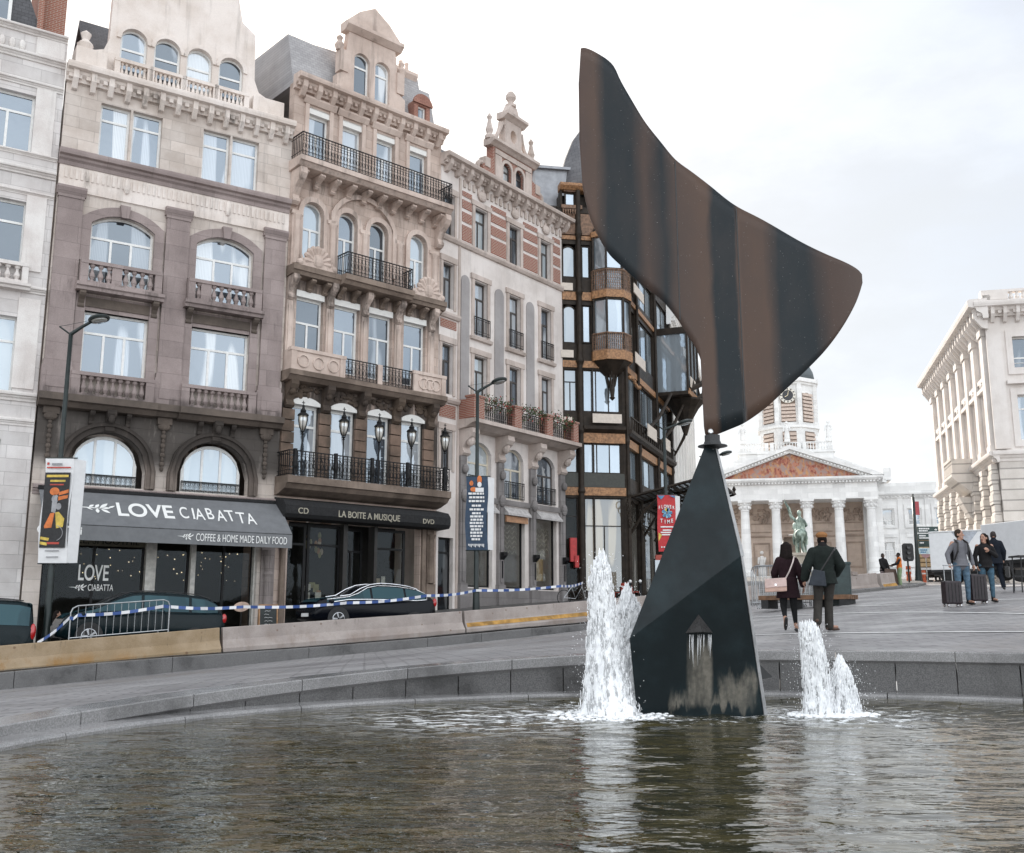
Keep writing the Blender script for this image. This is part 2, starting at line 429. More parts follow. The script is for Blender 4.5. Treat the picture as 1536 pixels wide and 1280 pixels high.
# ------------------------------------------------------------------ fountain basin
fo = thing('fountain_basin', 'round granite fountain pool with a low stepped wall', 'fountain', (PC.x, PC.y, 0))
def wallz(a):
    x = PC.x+6.95*cos(a); y = PC.y+6.95*sin(a)
    return min(zplaza(x, y)+.05, -.40)
def ringseg(mb, a0, a1, pr_fn, n=4):
    vs = []; k = None
    for i in range(n+1):
        a = a0+(a1-a0)*i/n; pr = pr_fn(a); k = len(pr)
        for r, z in pr: vs.append((r*cos(a), r*sin(a), z))
    fs = [(i*k+j, (i+1)*k+j, (i+1)*k+(j+1) % k, i*k+(j+1) % k) for i in range(n) for j in range(k)]
    fs += [tuple(range(k)), tuple(range((n+1)*k-1, n*k-1, -1))]
    mb.add(vs, fs)
LZ = WZ+.055
led = MB(); N = 26
for i in range(N):
    a0 = 2*pi*i/N+.0010; a1 = 2*pi*(i+1)/N-.0010
    ringseg(led, a0, a1, lambda a: [(PR, WZ-.4), (PR, LZ-.03), (PR+.015, LZ-.006), (PR+.05, LZ), (7.05, LZ+.01), (7.05, WZ-.4)], 6)
led.build('ledge', GRANL, fo)
wl = MB(); cp = MB(); N = 58
for i in range(N):
    a0 = 2*pi*i/N+.0012; a1 = 2*pi*(i+1)/N-.0012; am = (a0+a1)/2
    if wallz(am)-LZ < .06: continue
    ringseg(wl, a0, a1, lambda a: [(6.745, LZ-.05), (6.745, wallz(a)-.125), (6.96, wallz(a)-.125), (6.96, LZ-.3)], 3)
wl.build('wall_panels', GRAN, fo)
N = 29
for i in range(N):
    a0 = 2*pi*i/N+.0010; a1 = 2*pi*(i+1)/N-.0010; am = (a0+a1)/2
    if wallz(am)-LZ < .02: continue
    ringseg(cp, a0, a1, lambda a: [(6.70, max(LZ+.004, wallz(a)-.122)), (6.70, wallz(a)-.012), (6.71, wallz(a)), (7.10, wallz(a)), (7.10, wallz(a)-.4)], 6)
cp.build('coping', GRANL, fo)
m, t, b = nt('basin_floor'); v = tc(t)
lk(t, mix(t, mrange(t, noi(t, v, 2.2, 6), .35, .65), (.10, .085, .045), (.20, .165, .085)), b.inputs['Base Color'])
fl = MB(); fl.lathe([(6.5, WZ-.30), (.02, WZ-.30)], seg=64); fl.build('pool_floor', m, fo)

# water surface -----------------------------------------------------------
SC = Vector((2.03, 11.35))
JETS = [Vector((1.0, 11.0)), Vector((1.33, 12.0)), Vector((3.17, 11.0)), Vector((3.47, 11.1))]
m, t, b = nt('pool_water'); v = tc(t)
geo = nd(t, 'ShaderNodeNewGeometry').outputs['Position']
b1 = noi(t, mapv(t, v, (1, 2.2, 1)), 2.8, 1, .5, .4); b2 = noi(t, mapv(t, v, (1, 1.9, 1)), 7.5, 1.5, .5, .3); b3 = noi(t, mapv(t, v, (1, 1.6, 1)), 24, 1)
h = math_(t, 'ADD', math_(t, 'MULTIPLY', b1, 1.0), math_(t, 'ADD', math_(t, 'MULTIPLY', b2, .42), math_(t, 'MULTIPLY', b3, .05)))
# churn round the jets
ch = None
for j in JETS:
    d = nd(t, 'ShaderNodeVectorMath', {0: v, 1: (j.x-PC.x, j.y-PC.y, 0)}, operation='DISTANCE').outputs['Value']
    k = mrange(t, d, .2, 1.9, 1, 0, False); ch = k if ch is None else math_(t, 'MAXIMUM', ch, k)
fn = noi(t, mapv(t, v, (1.6, 2.6, 1)), 3.4, 7, .72)
foam = mrange(t, math_(t, 'ADD', fn, math_(t, 'MULTIPLY', ch, .34)), .655, .73)
# drifting foam flecks left of the tall jet
d1 = nd(t, 'ShaderNodeVectorMath', {0: v, 1: (-2.6, 3.4, 0)}, operation='DISTANCE').outputs['Value']
fl1 = math_(t, 'MULTIPLY', mrange(t, d1, .6, 2.6, 1, 0), mrange(t, noi(t, mapv(t, v, (1.2, 3.4, 1)), 3.4, 3, .6), .535, .565))
foam = math_(t, 'MAXIMUM', foam, fl1)
wc = mix(t, mrange(t, noi(t, mapv(t, v, (1, 2.4, 1)), 2.0, 5, .65), .38, .64), (.026, .024, .009), (.078, .064, .024))
lk(t, mix(t, foam, wc, (.85, .87, .88)), b.inputs['Base Color'])
lk(t, mrange(t, foam, 0, 1, .015, .6), b.inputs['Roughness']); b.inputs['IOR'].default_value = 1.9
bump(t, b, math_(t, 'ADD', h, math_(t, 'MULTIPLY', foam, .4)), 1.0, .021)
WATER = m
w = MB(); NR = 150; NW = 260
def wave(x, y):
    z = 0
    for j in JETS:
        d = hypot(x-j.x, y-j.y); z += .010*sin(d*13.0-1.3*j.x)*math.exp(-d*.33)*min(1, d*2)
    z += .0035*sin(x*3.1+y*5.7)+.0028*sin(-x*4.3+y*9.1+1.7)+.002*sin(x*1.9-y*15.3)
    return z
for i in range(NR+1):
    r = PR*1.004*i/NR
    for k in range(NW):
        a = 2*pi*k/NW; x = r*cos(a); y = r*sin(a); w.v.append((x, y, WZ+wave(x+PC.x, y+PC.y)))
for i in range(NR):
    for k in range(NW): w.f.append((i*NW+k, i*NW+(k+1) % NW, (i+1)*NW+(k+1) % NW, (i+1)*NW+k)); w.m.append(0)
wo = w.build('water', WATER, smooth=True); wo.location = (PC.x, PC.y, 0); struct(wo)

# jets ------------------------------------------------------------------
m, t, b = nt('white_water'); v = tc(t)
b.inputs['Base Color'].default_value = (.95, .96, .97, 1); b.inputs['Roughness'].default_value = .35
b.inputs['Subsurface Weight'].default_value = 0.0; b.inputs['IOR'].default_value = 1.33
b.inputs['Transmission Weight'].default_value = 0
bump(t, b, noi(t, v, 60, 4), .5, .01)
FOAM = m
FOAMC = m.copy(); FOAMC.name = 'white_water_column'; t = FOAMC.node_tree; v = tc(t)
ga = mrange(t, noi(t, mapv(t, v, (1, 1, .33)), 15, 5, .65), .40, .52, .25, 1)
lk(t, ga, t.nodes['Principled BSDF'].inputs['Alpha'])
def jet(label, loc, keys, seed, lean=0.0):
    """keys: (height, half width, centre shift)"""
    rnd = random.Random(seed); o = thing('water_jet', label, 'fountain jet', (loc.x, loc.y, WZ), 0, 'foaming water jets of the fountain')
    H = keys[-1][0]
    def at(z):
        for (z0, w0, c0), (z1, w1, c1) in zip(keys, keys[1:]):
            if z <= z1: k = (z-z0)/(z1-z0+1e-9); return w0+(w1-w0)*k, c0+(c1-c0)*k
        return keys[-1][1:]
    mb = MB(); n = 64; sg = 34
    for i in range(n+1):
        z = H*i/n; ww, cc = at(z)
        for j in range(sg):
            a = 2*pi*j/sg
            q = Vector((cos(a)*2.3, sin(a)*2.3, z*1.7+seed*7))
            k = .9+.26*noise.noise(q)+.16*noise.noise(q*2.7)+.07*noise.noise(q*6)
            mb.v.append((cc+ww*k*cos(a), ww*.8*k*sin(a), z+.03*noise.noise(q*4)-.02))
    for i in range(n):
        for j in range(sg): mb.f.append((i*sg+j, i*sg+(j+1) % sg, (i+1)*sg+(j+1) % sg, (i+1)*sg+j)); mb.m.append(0)
    mb.f.append(tuple(n*sg+j for j in range(sg))); mb.m.append(0)
    mb.build('water_column', FOAMC, o, smooth=True)
    sp = MB()
    for q in range(2000):           # ragged lumps torn off the column
        z = H*(rnd.random()**.8)*1.02; ww, cc = at(min(z, H)); a = rnd.random()*2*pi; rr = ww*rnd.uniform(.75, 1.12)
        s_ = rnd.uniform(.0025, .0095)*(1.3 if z > H*.8 else 1)
        sp.sph((cc+rr*cos(a), rr*.8*sin(a), z), (s_*.8, s_*.8, s_*rnd.uniform(1.2, 6)), 5, 4)
    sp.build('spray_lumps', FOAM, o, smooth=True)
    dr = MB()
    for q in range(650):          # loose drops
        z = H*rnd.random()**1.3*1.02; ww, cc = at(min(z, H)); a = rnd.random()*2*pi; rr = ww+abs(rnd.gauss(0, .10))
        s_ = rnd.uniform(.0014, .0044); dr.sph((cc+rr*cos(a), rr*sin(a), z), (s_, s_, s_*1.3), 4, 3)
    d = dr.build('water_drops', FOAM, o); d['kind'] = 'stuff'
    # splash ring at the foot
    fo_ = MB()
    for q in range(420):
        a = rnd.random()*2*pi; rr = keys[0][1]*rnd.uniform(.6, 1.9); s_ = rnd.uniform(.008, .028)
        fo_.sph((keys[0][2]+rr*cos(a), rr*sin(a), rnd.uniform(-.005, .02)), (s_*1.6, s_*1.6, s_*.6), 5, 4)
    f = fo_.build('splash_foam', FOAM, o, smooth=True); f['kind'] = 'stuff'
jet('tallest white water jet, left of the metal sculpture', JETS[0], [(0, .33, .02), (.2, .26, .0), (.45, .20, -.03), (.85, .165, -.04), (1.15, .14, -.05), (1.4, .115, -.06), (1.56, .085, -.05), (1.66, .03, -.04)], 3)
jet('second water jet, lower and tucked against the sculpture base', JETS[1], [(0, .26, 0), (.4, .2, .02), (.8, .17, .03), (1.1, .13, .02), (1.28, .06, 0), (1.34, .02, 0)], 11)
jet('flat topped water jet right of the sculpture', JETS[2], [(0, .17, .02), (.25, .145, .02), (.5, .13, .0), (.75, .11, -.02), (.85, .10, -.04), (.92, .08, -.05)], 23)
jet('shortest water jet, farthest right in the pool', JETS[3], [(0, .18, 0), (.2, .15, 0), (.38, .11, 0), (.5, .06, 0), (.56, .02, -.01)], 31)
# ------------------------------------------------------------------ facade kit (x along the front, y into the house, z up from camera level)
def win(P, x0, x1, z0, z1, rise=0, fm=None, pm=None, y=.2, cols=2, split=.68, topcols=1, fw=.085, label=None, xf=None, low=0, bars=0, wname='window'):
    fm = fm or WHITE; pm = pm or WR.choice((PANE, PANE, PANER, PANER, PANEH, PANEB))
    hs = []; f = topfn(x0, x1, z1, rise); zt = min(f(x0), f(x1)) if rise else z1
    zs = z0+(z1-z0)*split if split else z1+9
    W = x1-x0; cw = (W-fw*(cols+1))/cols
    for c in range(cols):
        a = x0+fw+c*(cw+fw); b_ = a+cw; top = zs-fw*.5
        if split:
            zz = [z0+fw]+([z0+fw+(top-z0-fw)*low] if low else [])
            nb = bars+1
            for k in range(nb):
                q0 = z0+fw+(top-z0-fw)*k/nb+(.015 if k else 0); q1 = z0+fw+(top-z0-fw)*(k+1)/nb-(.015 if k < nb-1 else 0)
                hs.append([(a, q0), (b_, q0), (b_, q1), (a, q1)])
        else: hs.append(archpoly(x0, x1, z0+fw, z1, rise, a, b_, fw))
    if split:
        tw = (W-fw*(topcols+1))/topcols
        for c in range(topcols):
            a = x0+fw+c*(tw+fw); hs.append(archpoly(x0, x1, zs+fw*.5, z1, rise, a, a+tw, fw))
    fr = MB(); fr.slab(archpoly(x0-.03, x1+.03, z0-.03, z1+.03, rise), hs, y, y+.07)
    wo = fr.build(wname, fm, P, xf)
    gl = MB(); gl.slab(archpoly(x0+.01, x1-.01, z0+.01, z1-.01, rise), (), y+.035, y+.05)
    po = gl.build('pane', pm, wo, xf if P.get('_zb') is None else (Matrix.Translation((0, 0, -P['_zb'])) @ (xf or Matrix())))
    if label: wo['label'] = label
    return wo

def wall(P, outer, holes, mat, y0=0, y1=.4, name='wall', xf=None):
    return MB().slab(outer, holes, y0, y1).build(name, mat, P, xf)

def cornice(P, x0, x1, z, h, p, mat, name='cornice', dent=0, xf=None, y=0.02, mb=None, modil=0):
    g = mb or MB()
    g.prof([(y, z), (-p*.25, z), (-p*.3, z+h*.25), (-p*.55, z+h*.4), (-p*.6, z+h*.55), (-p*.95, z+h*.62), (-p, z+h*.8), (-p, z+h*.94), (-p*.9, z+h), (y, z+h+.03)], x0, x1)
    if dent:
        n = int((x1-x0)/dent)
        for i in range(n):
            a = x0+(i+.25)*(x1-x0)/n; g.box(a, a+dent*.5, -p*.52, .0, z+h*.16, z+h*.42)
    if modil:
        n = int((x1-x0)/modil)
        for i in range(n):
            a = x0+(i+.35)*(x1-x0)/n; g.prof([(0, z-h*.5), (-p*.3, z-h*.42), (-p*.7, z+h*.1), (-p*.72, z+h*.58), (0, z+h*.58)], a, a+modil*.3)
    return None if mb else g.build(name, mat, P, xf)

BALP = [(.035, 0), (.075, .0), (.075, .05), (.045, .09), (.085, .30), (.075, .42), (.04, .62), (.035, .78), (.065, .84), (.075, .90), (.075, 1.0), (.035, 1.0)]
def balustrade(P, x0, x1, z0, z1, yf, mat, n=8, pier=.24, slabh=.22, xf=None, name='balustrade', slabp=.12, ret=True, blocks=()):
    g = MB(); rail = .13; base = .10
    g.box(x0, x1, yf-.03, yf+.25, z1-rail, z1); g.box(x0, x1, yf-.01, yf+.23, z0, z0+base)
    for a in (x0, x1-pier): g.box(a, a+pier, yf-.012, yf+.232, z0+base, z1-rail)
    for a, b_ in blocks: g.box(a, b_, yf+.01, yf+.22, z0+base, z1-rail)
    L = x1-x0-2*pier; s = z1-rail-z0-base
    for i in range(n):
        cx = x0+pier+L*(i+.5)/n
        if any(a-.05 < cx < b_+.05 for a, b_ in blocks): continue
        g.lathe([(r*min(1.25, L/n/.2), z0+base+z*s) for r, z in BALP], cx, yf+.11, 8)
    if ret and yf < -.1:
        for a in (x0, x1-pier): g.box(a+.003, a+pier-.003, yf+.2, .05, z0, z1-.01)
    if slabh: g.prof([(.05, z0), (yf-slabp, z0), (yf-slabp, z0-slabh*.45), (yf-slabp*.4, z0-slabh*.6), (yf-slabp*.2, z0-slabh), (.05, z0-slabh)], x0-.1, x1+.1)
    return g.build(name, mat, P, xf)

def railing(P, x0, x1, z0, z1, yf, mat=None, pitch=.13, name='railing', rings=True, ret=True, xf=None, r=.012, belly=0):
    mat = mat or IRON; g = MB(); L = x1-x0; n = max(2, int(L/pitch)); H = z1-z0
    for z, q in ((z1, .028), (z1-.13*H, .014), (z0+.04, .02), (z0+.2*H, .012)):
        g.box(x0, x1, yf-q*.7, yf+q*.7, z-q, z+q*.4)
        if ret and yf < -.15:
            for a in (x0, x1): g.box(a-q*.7, a+q*.7, yf, .02, z-q*.99, z+q*.39)
    for i in range(n+1):
        x = x0+L*i/n; g.box(x-r, x+r, yf-r, yf+r, z0, z1)
    if rings:
        for i in range(n):
            x = x0+L*(i+.5)/n; q = L/n*.42
            g.tube([(x+q*cos(a), yf, z1-.3*H+q*1.3*sin(a)) for a in [2*pi*k/8 for k in range(8)]], r*.75, 4, True)
            g.tube([(x+q*.8*cos(a), yf, z0+.42*H+q*1.6*sin(a)) for a in [2*pi*k/8 for k in range(8)]], r*.75, 4, True)
            g.tube([(x-q, yf, z0+.22*H), (x, yf, z0+.1*H), (x+q, yf, z0+.22*H)], r*.7, 4)
    if ret and yf < -.25:
        for a in (x0, x1):
            k = max(1, int(-yf/pitch))
            for j in range(k):
                y = yf*(j+1)/(k+1); g.box(a-r, a+r, y-r, y+r, z0, z1)
    return g.build(name, mat, P, xf)

def archring(g, x0, x1, zs, z1, rise, w, y0, y1, foot=True, z0=None, key=0):
    """moulded surround of an arched opening"""
    f = topfn(x0, x1, z1, rise); n = 18
    inn = [(x0+(x1-x0)*i/n, f(x0+(x1-x0)*i/n)) for i in range(n+1)]
    cx = (x0+x1)/2; wd = (x1-x0)/2
    if rise > 0: R = (wd*wd+rise*rise)/(2*rise); zc = z1-R
    out = []
    for x, z in inn:
        d = Vector((x-cx, z-zc)) if rise > 0 else Vector((0, 1)); d.normalize(); out.append((x+d.x*w, z+d.y*w))
    if z0 is not None:
        inn = [(x0, z0)]+inn+[(x1, z0)]; out = [(x0-w, z0)]+[(x0-w, out[0][1] if rise <= 0 else max(out[0][1]-w*.2, inn[1][1]))]+out+[(x1+w, max(out[-1][1]-w*.2, inn[-2][1]))]+[(x1+w, z0)]
    g.slab(inn+out[::-1], (), y0, y1)
    if key:
        zt = z1; g.slab([(cx-key*.4, zt-.05), (cx+key*.4, zt-.05), (cx+key*.62, zt+w*1.25), (cx-key*.62, zt+w*1.25)], (), y0-.1, y1)

def scroll(g, cx, cz, s, y=-.12):
    """carved cartouche: shell and leaves"""
    for a in range(9):
        t = pi*a/8; g.cap((cx, y+.06, cz), (cx+s*.55*cos(t), y, cz+s*.62*sin(t)), s*.09, s*.14, 7)
    g.sph((cx, y, cz+.06*s), (s*.3, s*.16, s*.34), 10, 7)
    for q in (-1, 1):
        g.tube([(cx+q*s*(.35+.45*k/8)*1.0, y, cz-.1*s+s*.32*cos(k*.75)) for k in range(9)], [s*.1*(1-k/14) for k in range(9)], 6)
        g.sph((cx+q*s*.82, y, cz-.12*s), (s*.15, s*.12, s*.15), 8, 6)

def console(g, cx, w, z0, z1, p, y=0.0):
    """scrolled bracket under a slab"""
    h = z1-z0
    g.prof([(y+.02, z0), (y-p*.22, z0+h*.02), (y-p*.34, z0+h*.14), (y-p*.25, z0+h*.3), (y-p*.45, z0+h*.5), (y-p*.85, z0+h*.68), (y-p, z0+h*.82), (y-p*.95, z1), (y+.02, z1)], cx-w/2, cx+w/2)
    g.tube([(cx-w/2-.01, y-p*.72, z0+h*.84), (cx+w/2+.01, y-p*.72, z0+h*.84)], h*.13, 8)
    g.tube([(cx-w/2-.01, y-p*.2, z0+h*.14), (cx+w/2+.01, y-p*.2, z0+h*.14)], h*.1, 8)

def quoin(P, *a): pass
def house(name, label, cat, origin, th, zb, group=None):
    return thing(name, label, cat, (origin[0], origin[1], zb), radians(90-th), group, zb)

# ------------------------------------------------------------------ far-left pale house (only its right end is in view)
ST1 = stone('pale_stone_blocks', (.74, .71, .69), (.60, .56, .54), (1.3, .46), streak=.25, mortar=.7)
ST1b = stone('pale_stone_trim', (.76, .73, .70), (.62, .57, .54), streak=.3)
GREYST = stone('warm_grey_stone', (.33, .29, .275), (.25, .215, .205), (1.2, .5), streak=.3, mortar=.7)
SLATE = stone('slates', (.13, .13, .14), (.085, .085, .09), (.24, .13, .008), streak=.2, mortar=.5, rough=.6)
BRICKR = stone('red_brick_plain', (.3, .12, .08), (.3, .12, .08), (.23, .075, .01), brickc=((.33, .13, .085), (.24, .095, .065), (.40, .34, .29)), streak=.2)
A = house('townhouse', 'pale stone townhouse cut off at the left edge, with a slate roof', 'building', (-16.35-8*.8387, 34.57-8*.5446), 57, -2.0, 'row of townhouses on the left')
E_ = 7.94
hol = []
for x0, x1 in ((4.55, 6.95), (.9, 3.3)):
    hol += [archpoly(x0+.0, x1+.1, 16.4, 18.55), archpoly(x0, x1+.15, 12.1, 14.5), archpoly(x0, x1+.2, 7.6, 10.3)]
sh = [archpoly(1.0, 3.4, -.8, 6.0), archpoly(4.2, 6.95, -.8, 6.0)]
wall(A, [(0, -2), (E_, -2), (E_, 20.9), (0, 20.9)], hol+sh, ST1)
for x0, x1 in ((4.55, 6.95), (.9, 3.3)):
    win(A, x0, x1+.1, 16.4, 18.55, cols=3); win(A, x0, x1+.15, 12.1, 14.5, cols=3); win(A, x0, x1+.2, 7.6, 10.3, cols=3)
    balustrade(A, x0-.3, x1+.35, 11.45, 12.2, -.22, ST1b, 9, .2); balustrade(A, x0-.3, x1+.35, 7.5, 7.68, -.05, ST1b, 1, .2, slabh=.2) if False else None
win(A, 1.0, 3.4, -.8, 6.0, pm=SHOP, fm=IRON, cols=2, split=.75); win(A, 4.2, 6.95, -.8, 6.0, pm=SHOP, fm=IRON, cols=2, split=.75)
g = MB()
for z, h, p in ((19.85, .25, .22), (18.85, .22, .16), (15.5, .25, .22), (14.75, .15, .1), (11.2, .22, .2), (7.35, .3, .2), (6.5, .25, .12), (16.2, .14, .14), (20.85, .22, .25)): cornice(A, 0, E_-.02, z, h, p, None, mb=g)
g.box(7.05, 7.7, -.07, .02, 12.0, 14.75); g.box(7.05, 7.7, -.06, .02, 16.3, 18.85)
for x in (.3, 3.7, 7.1): g.box(x, x+.7, -.05, .02, 7.8, 11.0)
for i in range(9):
    x = 3.8+i*.33; g.sph((x, -.05, 20.35), (.11, .1, .2), 8, 6)
g.box(6.9, 7.85, -.12, .02, 20.15, 20.8)
g.build('stone_trim', ST1b, A)
r = MB(); r.slab([(0, 21), (7.2, 21), (6.2, 23.6), (5.9, 24.5), (0, 24.5)], (), .5, .6); r.build('roof', SLATE, A)
r = MB(); r.box(6.55, 6.75, .3, 4, 21.0, 21.3); r.prof([(.35, 21), (.62, 24.6), (.75, 24.6), (.5, 21)], 6.9, 7.1); r.box(7.0, 7.9, .8, 4, 20.8, 25.5); r.build('party_wall', BRICKR, A)
win(A, 5.2, 6.0, 21.3, 22.3, cols=1, split=0, y=.42)
wall(A, [(0, -2), (8, -2), (8, 20.8), (0, 20.8)], [], ST1, 7.6, 8.0, 'rear_wall')

# ------------------------------------------------------------------ beige house above the cafe
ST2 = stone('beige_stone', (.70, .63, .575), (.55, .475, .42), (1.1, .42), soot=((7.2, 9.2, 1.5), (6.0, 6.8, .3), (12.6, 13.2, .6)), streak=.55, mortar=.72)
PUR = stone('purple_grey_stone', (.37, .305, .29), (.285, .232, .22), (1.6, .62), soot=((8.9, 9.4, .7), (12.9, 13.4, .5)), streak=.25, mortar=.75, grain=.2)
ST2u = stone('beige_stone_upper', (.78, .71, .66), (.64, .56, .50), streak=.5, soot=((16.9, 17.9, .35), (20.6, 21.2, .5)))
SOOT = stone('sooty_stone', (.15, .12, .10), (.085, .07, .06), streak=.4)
B = house('townhouse', 'beige stone townhouse with two great arches and a grey cafe awning', 'building', (-16.35, 34.57), 57, -1.6, 'row of townhouses on the left')
WB = 8.69; BX = (2.36, 6.17)
hol = []
for c in BX:
    hol += [archpoly(c-1.12, c+1.12, 8.5, 10.9), archpoly(c-1.12, c+1.12, 12.0, 14.62, .42), archpoly(c-1.1, c-.03, 16.8, 18.95), archpoly(c+.05, c+1.14, 16.8, 18.95), archpoly(c-1.35, c+1.35, 4.62, 6.55, 1.3)]
hol += [archpoly(.55, 3.95, -1.0, 4.0), archpoly(4.3, 7.95, -1.0, 4.0)]
wall(B, [(.012, -1.6), (WB-.004, -1.6), (WB-.004, 20.1), (.012, 20.1)], hol, ST2)
for c in BX:
    win(B, c-1.12, c+1.12, 8.5, 10.9, cols=3); win(B, c-1.12, c+1.12, 12.0, 14.62, .42, cols=3, split=.66)
    win(B, c-1.1, c-.03, 16.8, 18.95, cols=1, split=.72); win(B, c+.05, c+1.14, 16.8, 18.95, cols=1, split=.72)
    win(B, c-1.08, c+1.08, 4.66, 6.42, 1.0, cols=3, split=0, y=.3, pm=PANEB)
    railing(B, c-1.1, c+1.1, 4.66, 5.05, .2, pitch=.16, ret=False, r=.008, name='window_railing')
# attic with four round windows
AT = [(1.82, 2.82), (3.08, 4.1), (4.34, 5.36), (5.62, 6.62)]
wall(B, [(.9, 20.1), (.9, 21.15), (1.25, 21.3), (1.42, 21.8), (1.45, 24.0), (2.1, 24.3), (2.4, 25.6), (6.2, 25.6), (6.5, 24.2), (7.05, 23.8), (7.1, 21.8), (7.3, 21.3), (7.75, 21.1), (7.75, 20.1)],
     [archpoly(a, b_, 20.45, 22.45, .5) for a, b_ in AT], ST2u, .35, .75, 'attic_gable')
for a, b_ in AT: win(B, a, b_, 20.45, 22.45, .5, cols=1, split=.58, y=.5)
g = MB()
for a, b_ in AT: archring(g, a, b_, 21.95, 22.45, .5, .16, .28, .37)
g.build('attic_surround', ST2u, B)
for (a, b_) in AT: balustrade(B, a-.2, b_+.2, 20.15, 20.95, .02, ST2u, 6, .2, 0, ret=False, name='attic_balustrade')
g = MB(); g.box(.25, 1.35, .05, .9, 20.12, 21.0); g.box(7.0, 8.3, .05, .9, 20.12, 21.0); g.lathe([(.02, 21), (.22, 21), (.3, 21.3), (.12, 21.5), (.2, 21.75), (.02, 21.9)], .6, .45, 10); g.build('attic_pier', ST2u, B)
cornice(B, -.04, WB-.02, 19.45, .65, .5, ST2u, 'eaves_cornice', dent=.3, modil=.62)
cornice(B, -.04, WB-.02, 16.2, .55, .34, PUR, 'string_cornice')
g = MB(); g.box(0.02, WB-.01, -.05, .02, 15.25, 16.2)
for i in range(46): x = .2+i*.182; g.box(x, x+.09, -.085, -.05, 15.72, 16.1)
for c in (2.36, 6.17): g.sph((c, -.1, 15.85), (.12, .1, .32), 8, 6)
g.build('frieze', ST2u, B)
g = MB()     # pilasters of the two main floors
for a, b_ in ((.06, .9), (3.88, 4.74), (7.72, 8.56)):
    g.box(a, b_, -.14, .02, 8.9, 14.95); g.box(a-.03, b_+.03, -.17, .02, 14.95, 15.05); g.prof([(.02, 15.05), (-.15, 15.05), (-.27, 15.28), (-.27, 15.36), (.02, 15.4)], a-.08, b_+.08)
    g.box(a-.08, b_+.08, -.24, .02, 7.68, 8.72); g.box(a-.04, b_+.04, -.2, .02, 8.72, 8.92); g.box(a+.08, b_-.08, -.262, -.24, 7.95, 8.5)
g.build('pilaster', PUR, B)
g = MB()
for c in BX:
    archring(g, c-1.12, c+1.12, 14.2, 14.62, .42, .34, -.1, .02, z0=12.72, key=.3)
    for q in (-1, 1): g.box(c+q*1.28-.16, c+q*1.28+.16, -.09, .02, 8.65, 11.5)
    g.box(c-1.12, c+1.12, -.012, .3, 10.9, 11.5)
g.build('window_surround', PUR, B)
g = MB()
for c in BX:
    for q in (-1.27, 1.27): console(g, c+q, .2, 10.95, 11.55, .42)
    g.box(c-1.12, c+1.12, -.06, .02, 11.05, 11.4)
g.build('balcony_bracket', SOOT, B)
for c in BX:
    balustrade(B, c-1.42, c+1.42, 11.8, 12.66, -.42, PUR, 8, .26, .26, blocks=((c-.95, c-.55),) if c > 5 else ((c-.35, c+.0),))
    balustrade(B, c-1.42, c+1.42, 7.72, 8.6, -.3, PUR, 9, .3, 0, slabp=.1)
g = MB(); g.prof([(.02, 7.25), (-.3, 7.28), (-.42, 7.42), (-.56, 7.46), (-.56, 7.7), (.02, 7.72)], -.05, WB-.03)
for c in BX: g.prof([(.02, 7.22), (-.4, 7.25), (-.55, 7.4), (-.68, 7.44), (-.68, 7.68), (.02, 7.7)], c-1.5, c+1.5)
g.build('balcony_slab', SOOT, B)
g = MB()
for c in BX:
    archring(g, c-1.35, c+1.35, 5.3, 6.55, 1.3, .34, -.16, .02, z0=4.62)
    archring(g, c-1.52, c+1.52, 5.3, 6.75, 1.45, .1, -.24, .0, z0=4.62)
    console(g, c, .3, 6.5, 7.3, .4, -.1); console(g, c-.62, .16, 6.75, 7.25, .3, -.05); console(g, c+.62, .16, 6.75, 7.25, .3, -.05)
    g.sph((c, -.42, 6.98), (.12, .12, .17), 10, 8)
g.build('arch_surround', stone('arch_stone', (.25, .205, .175), (.13, .105, .09), (.5, 3), soot=((7.3, 9.2, 1.5),), streak=.5, mortar=.6), B)
g = MB()
for x in (.42, 4.27, 8.12):
    for k in range(9): g.sph((x, -.06, 6.75-.17*k), (.07+.03*(k % 2), .07, .1), 7, 5)
    g.sph((x, -.08, 6.95), (.24, .12, .16), 9, 6); g.box(x-.26, x+.26, -.16, .02, 7.02, 7.26)
g.build('carved_swag', SOOT, B)
cornice(B, .05, WB-.1, 4.22, .34, .16, PUR, 'sign_band')
wall(B, [(0, -1.6), (8.6, -1.6), (8.6, 20), (0, 20)], [], ST2, 8.6, 9.0, 'rear_wall')
r = MB(); r.prof([(.75, 20), (.95, 20), (4.5, 24.6), (8.8, 20), (8.6, 20), (4.5, 24.3)], .9, 7.7); r.build('roof', SLATE, B)
# shopfront
g = MB(); g.box(.5, 8.0, 1.6, 1.7, -1.5, 4.1); g.build('shop_interior', DARK, B)
for x0, x1, n in ((.55, 3.95, 2), (4.3, 5.55, 1), (5.7, 7.95, 2)):
    win(B, x0, x1, -.9, 2.9, cols=n, split=0, pm=SHOP, fm=IRON, y=.25, wname='shop_window')
g = MB(); g.box(3.95, 4.3, -.05, .35, -1.2, 3.6); g.box(5.55, 5.72, .0, .35, -1.2, 3.4); g.box(7.9, 8.02, .0, .35, -1.2, 3.4); g.build('shop_post', plain('shop_post_paint', (.52, .50, .46), .5), B)
g = MB(); g.lathe([(.2, -1.4), (.26, -1.3), (.2, -.9), (.16, -.6), (.15, 1.6), (.19, 1.7), (.14, 1.8), (.2, 2.4), (.24, 2.6)], 8.42, -.15, 12); g.box(8.15, 8.67, -.1, .02, -1.5, 4.1); g.build('shop_column', GREYST, B)
g = MB(); g.box(.55, 3.95, .2, .28, 2.55, 2.95); g.build('shop_fascia', plain('olive_fascia', (.10, .09, .06), .6), B)
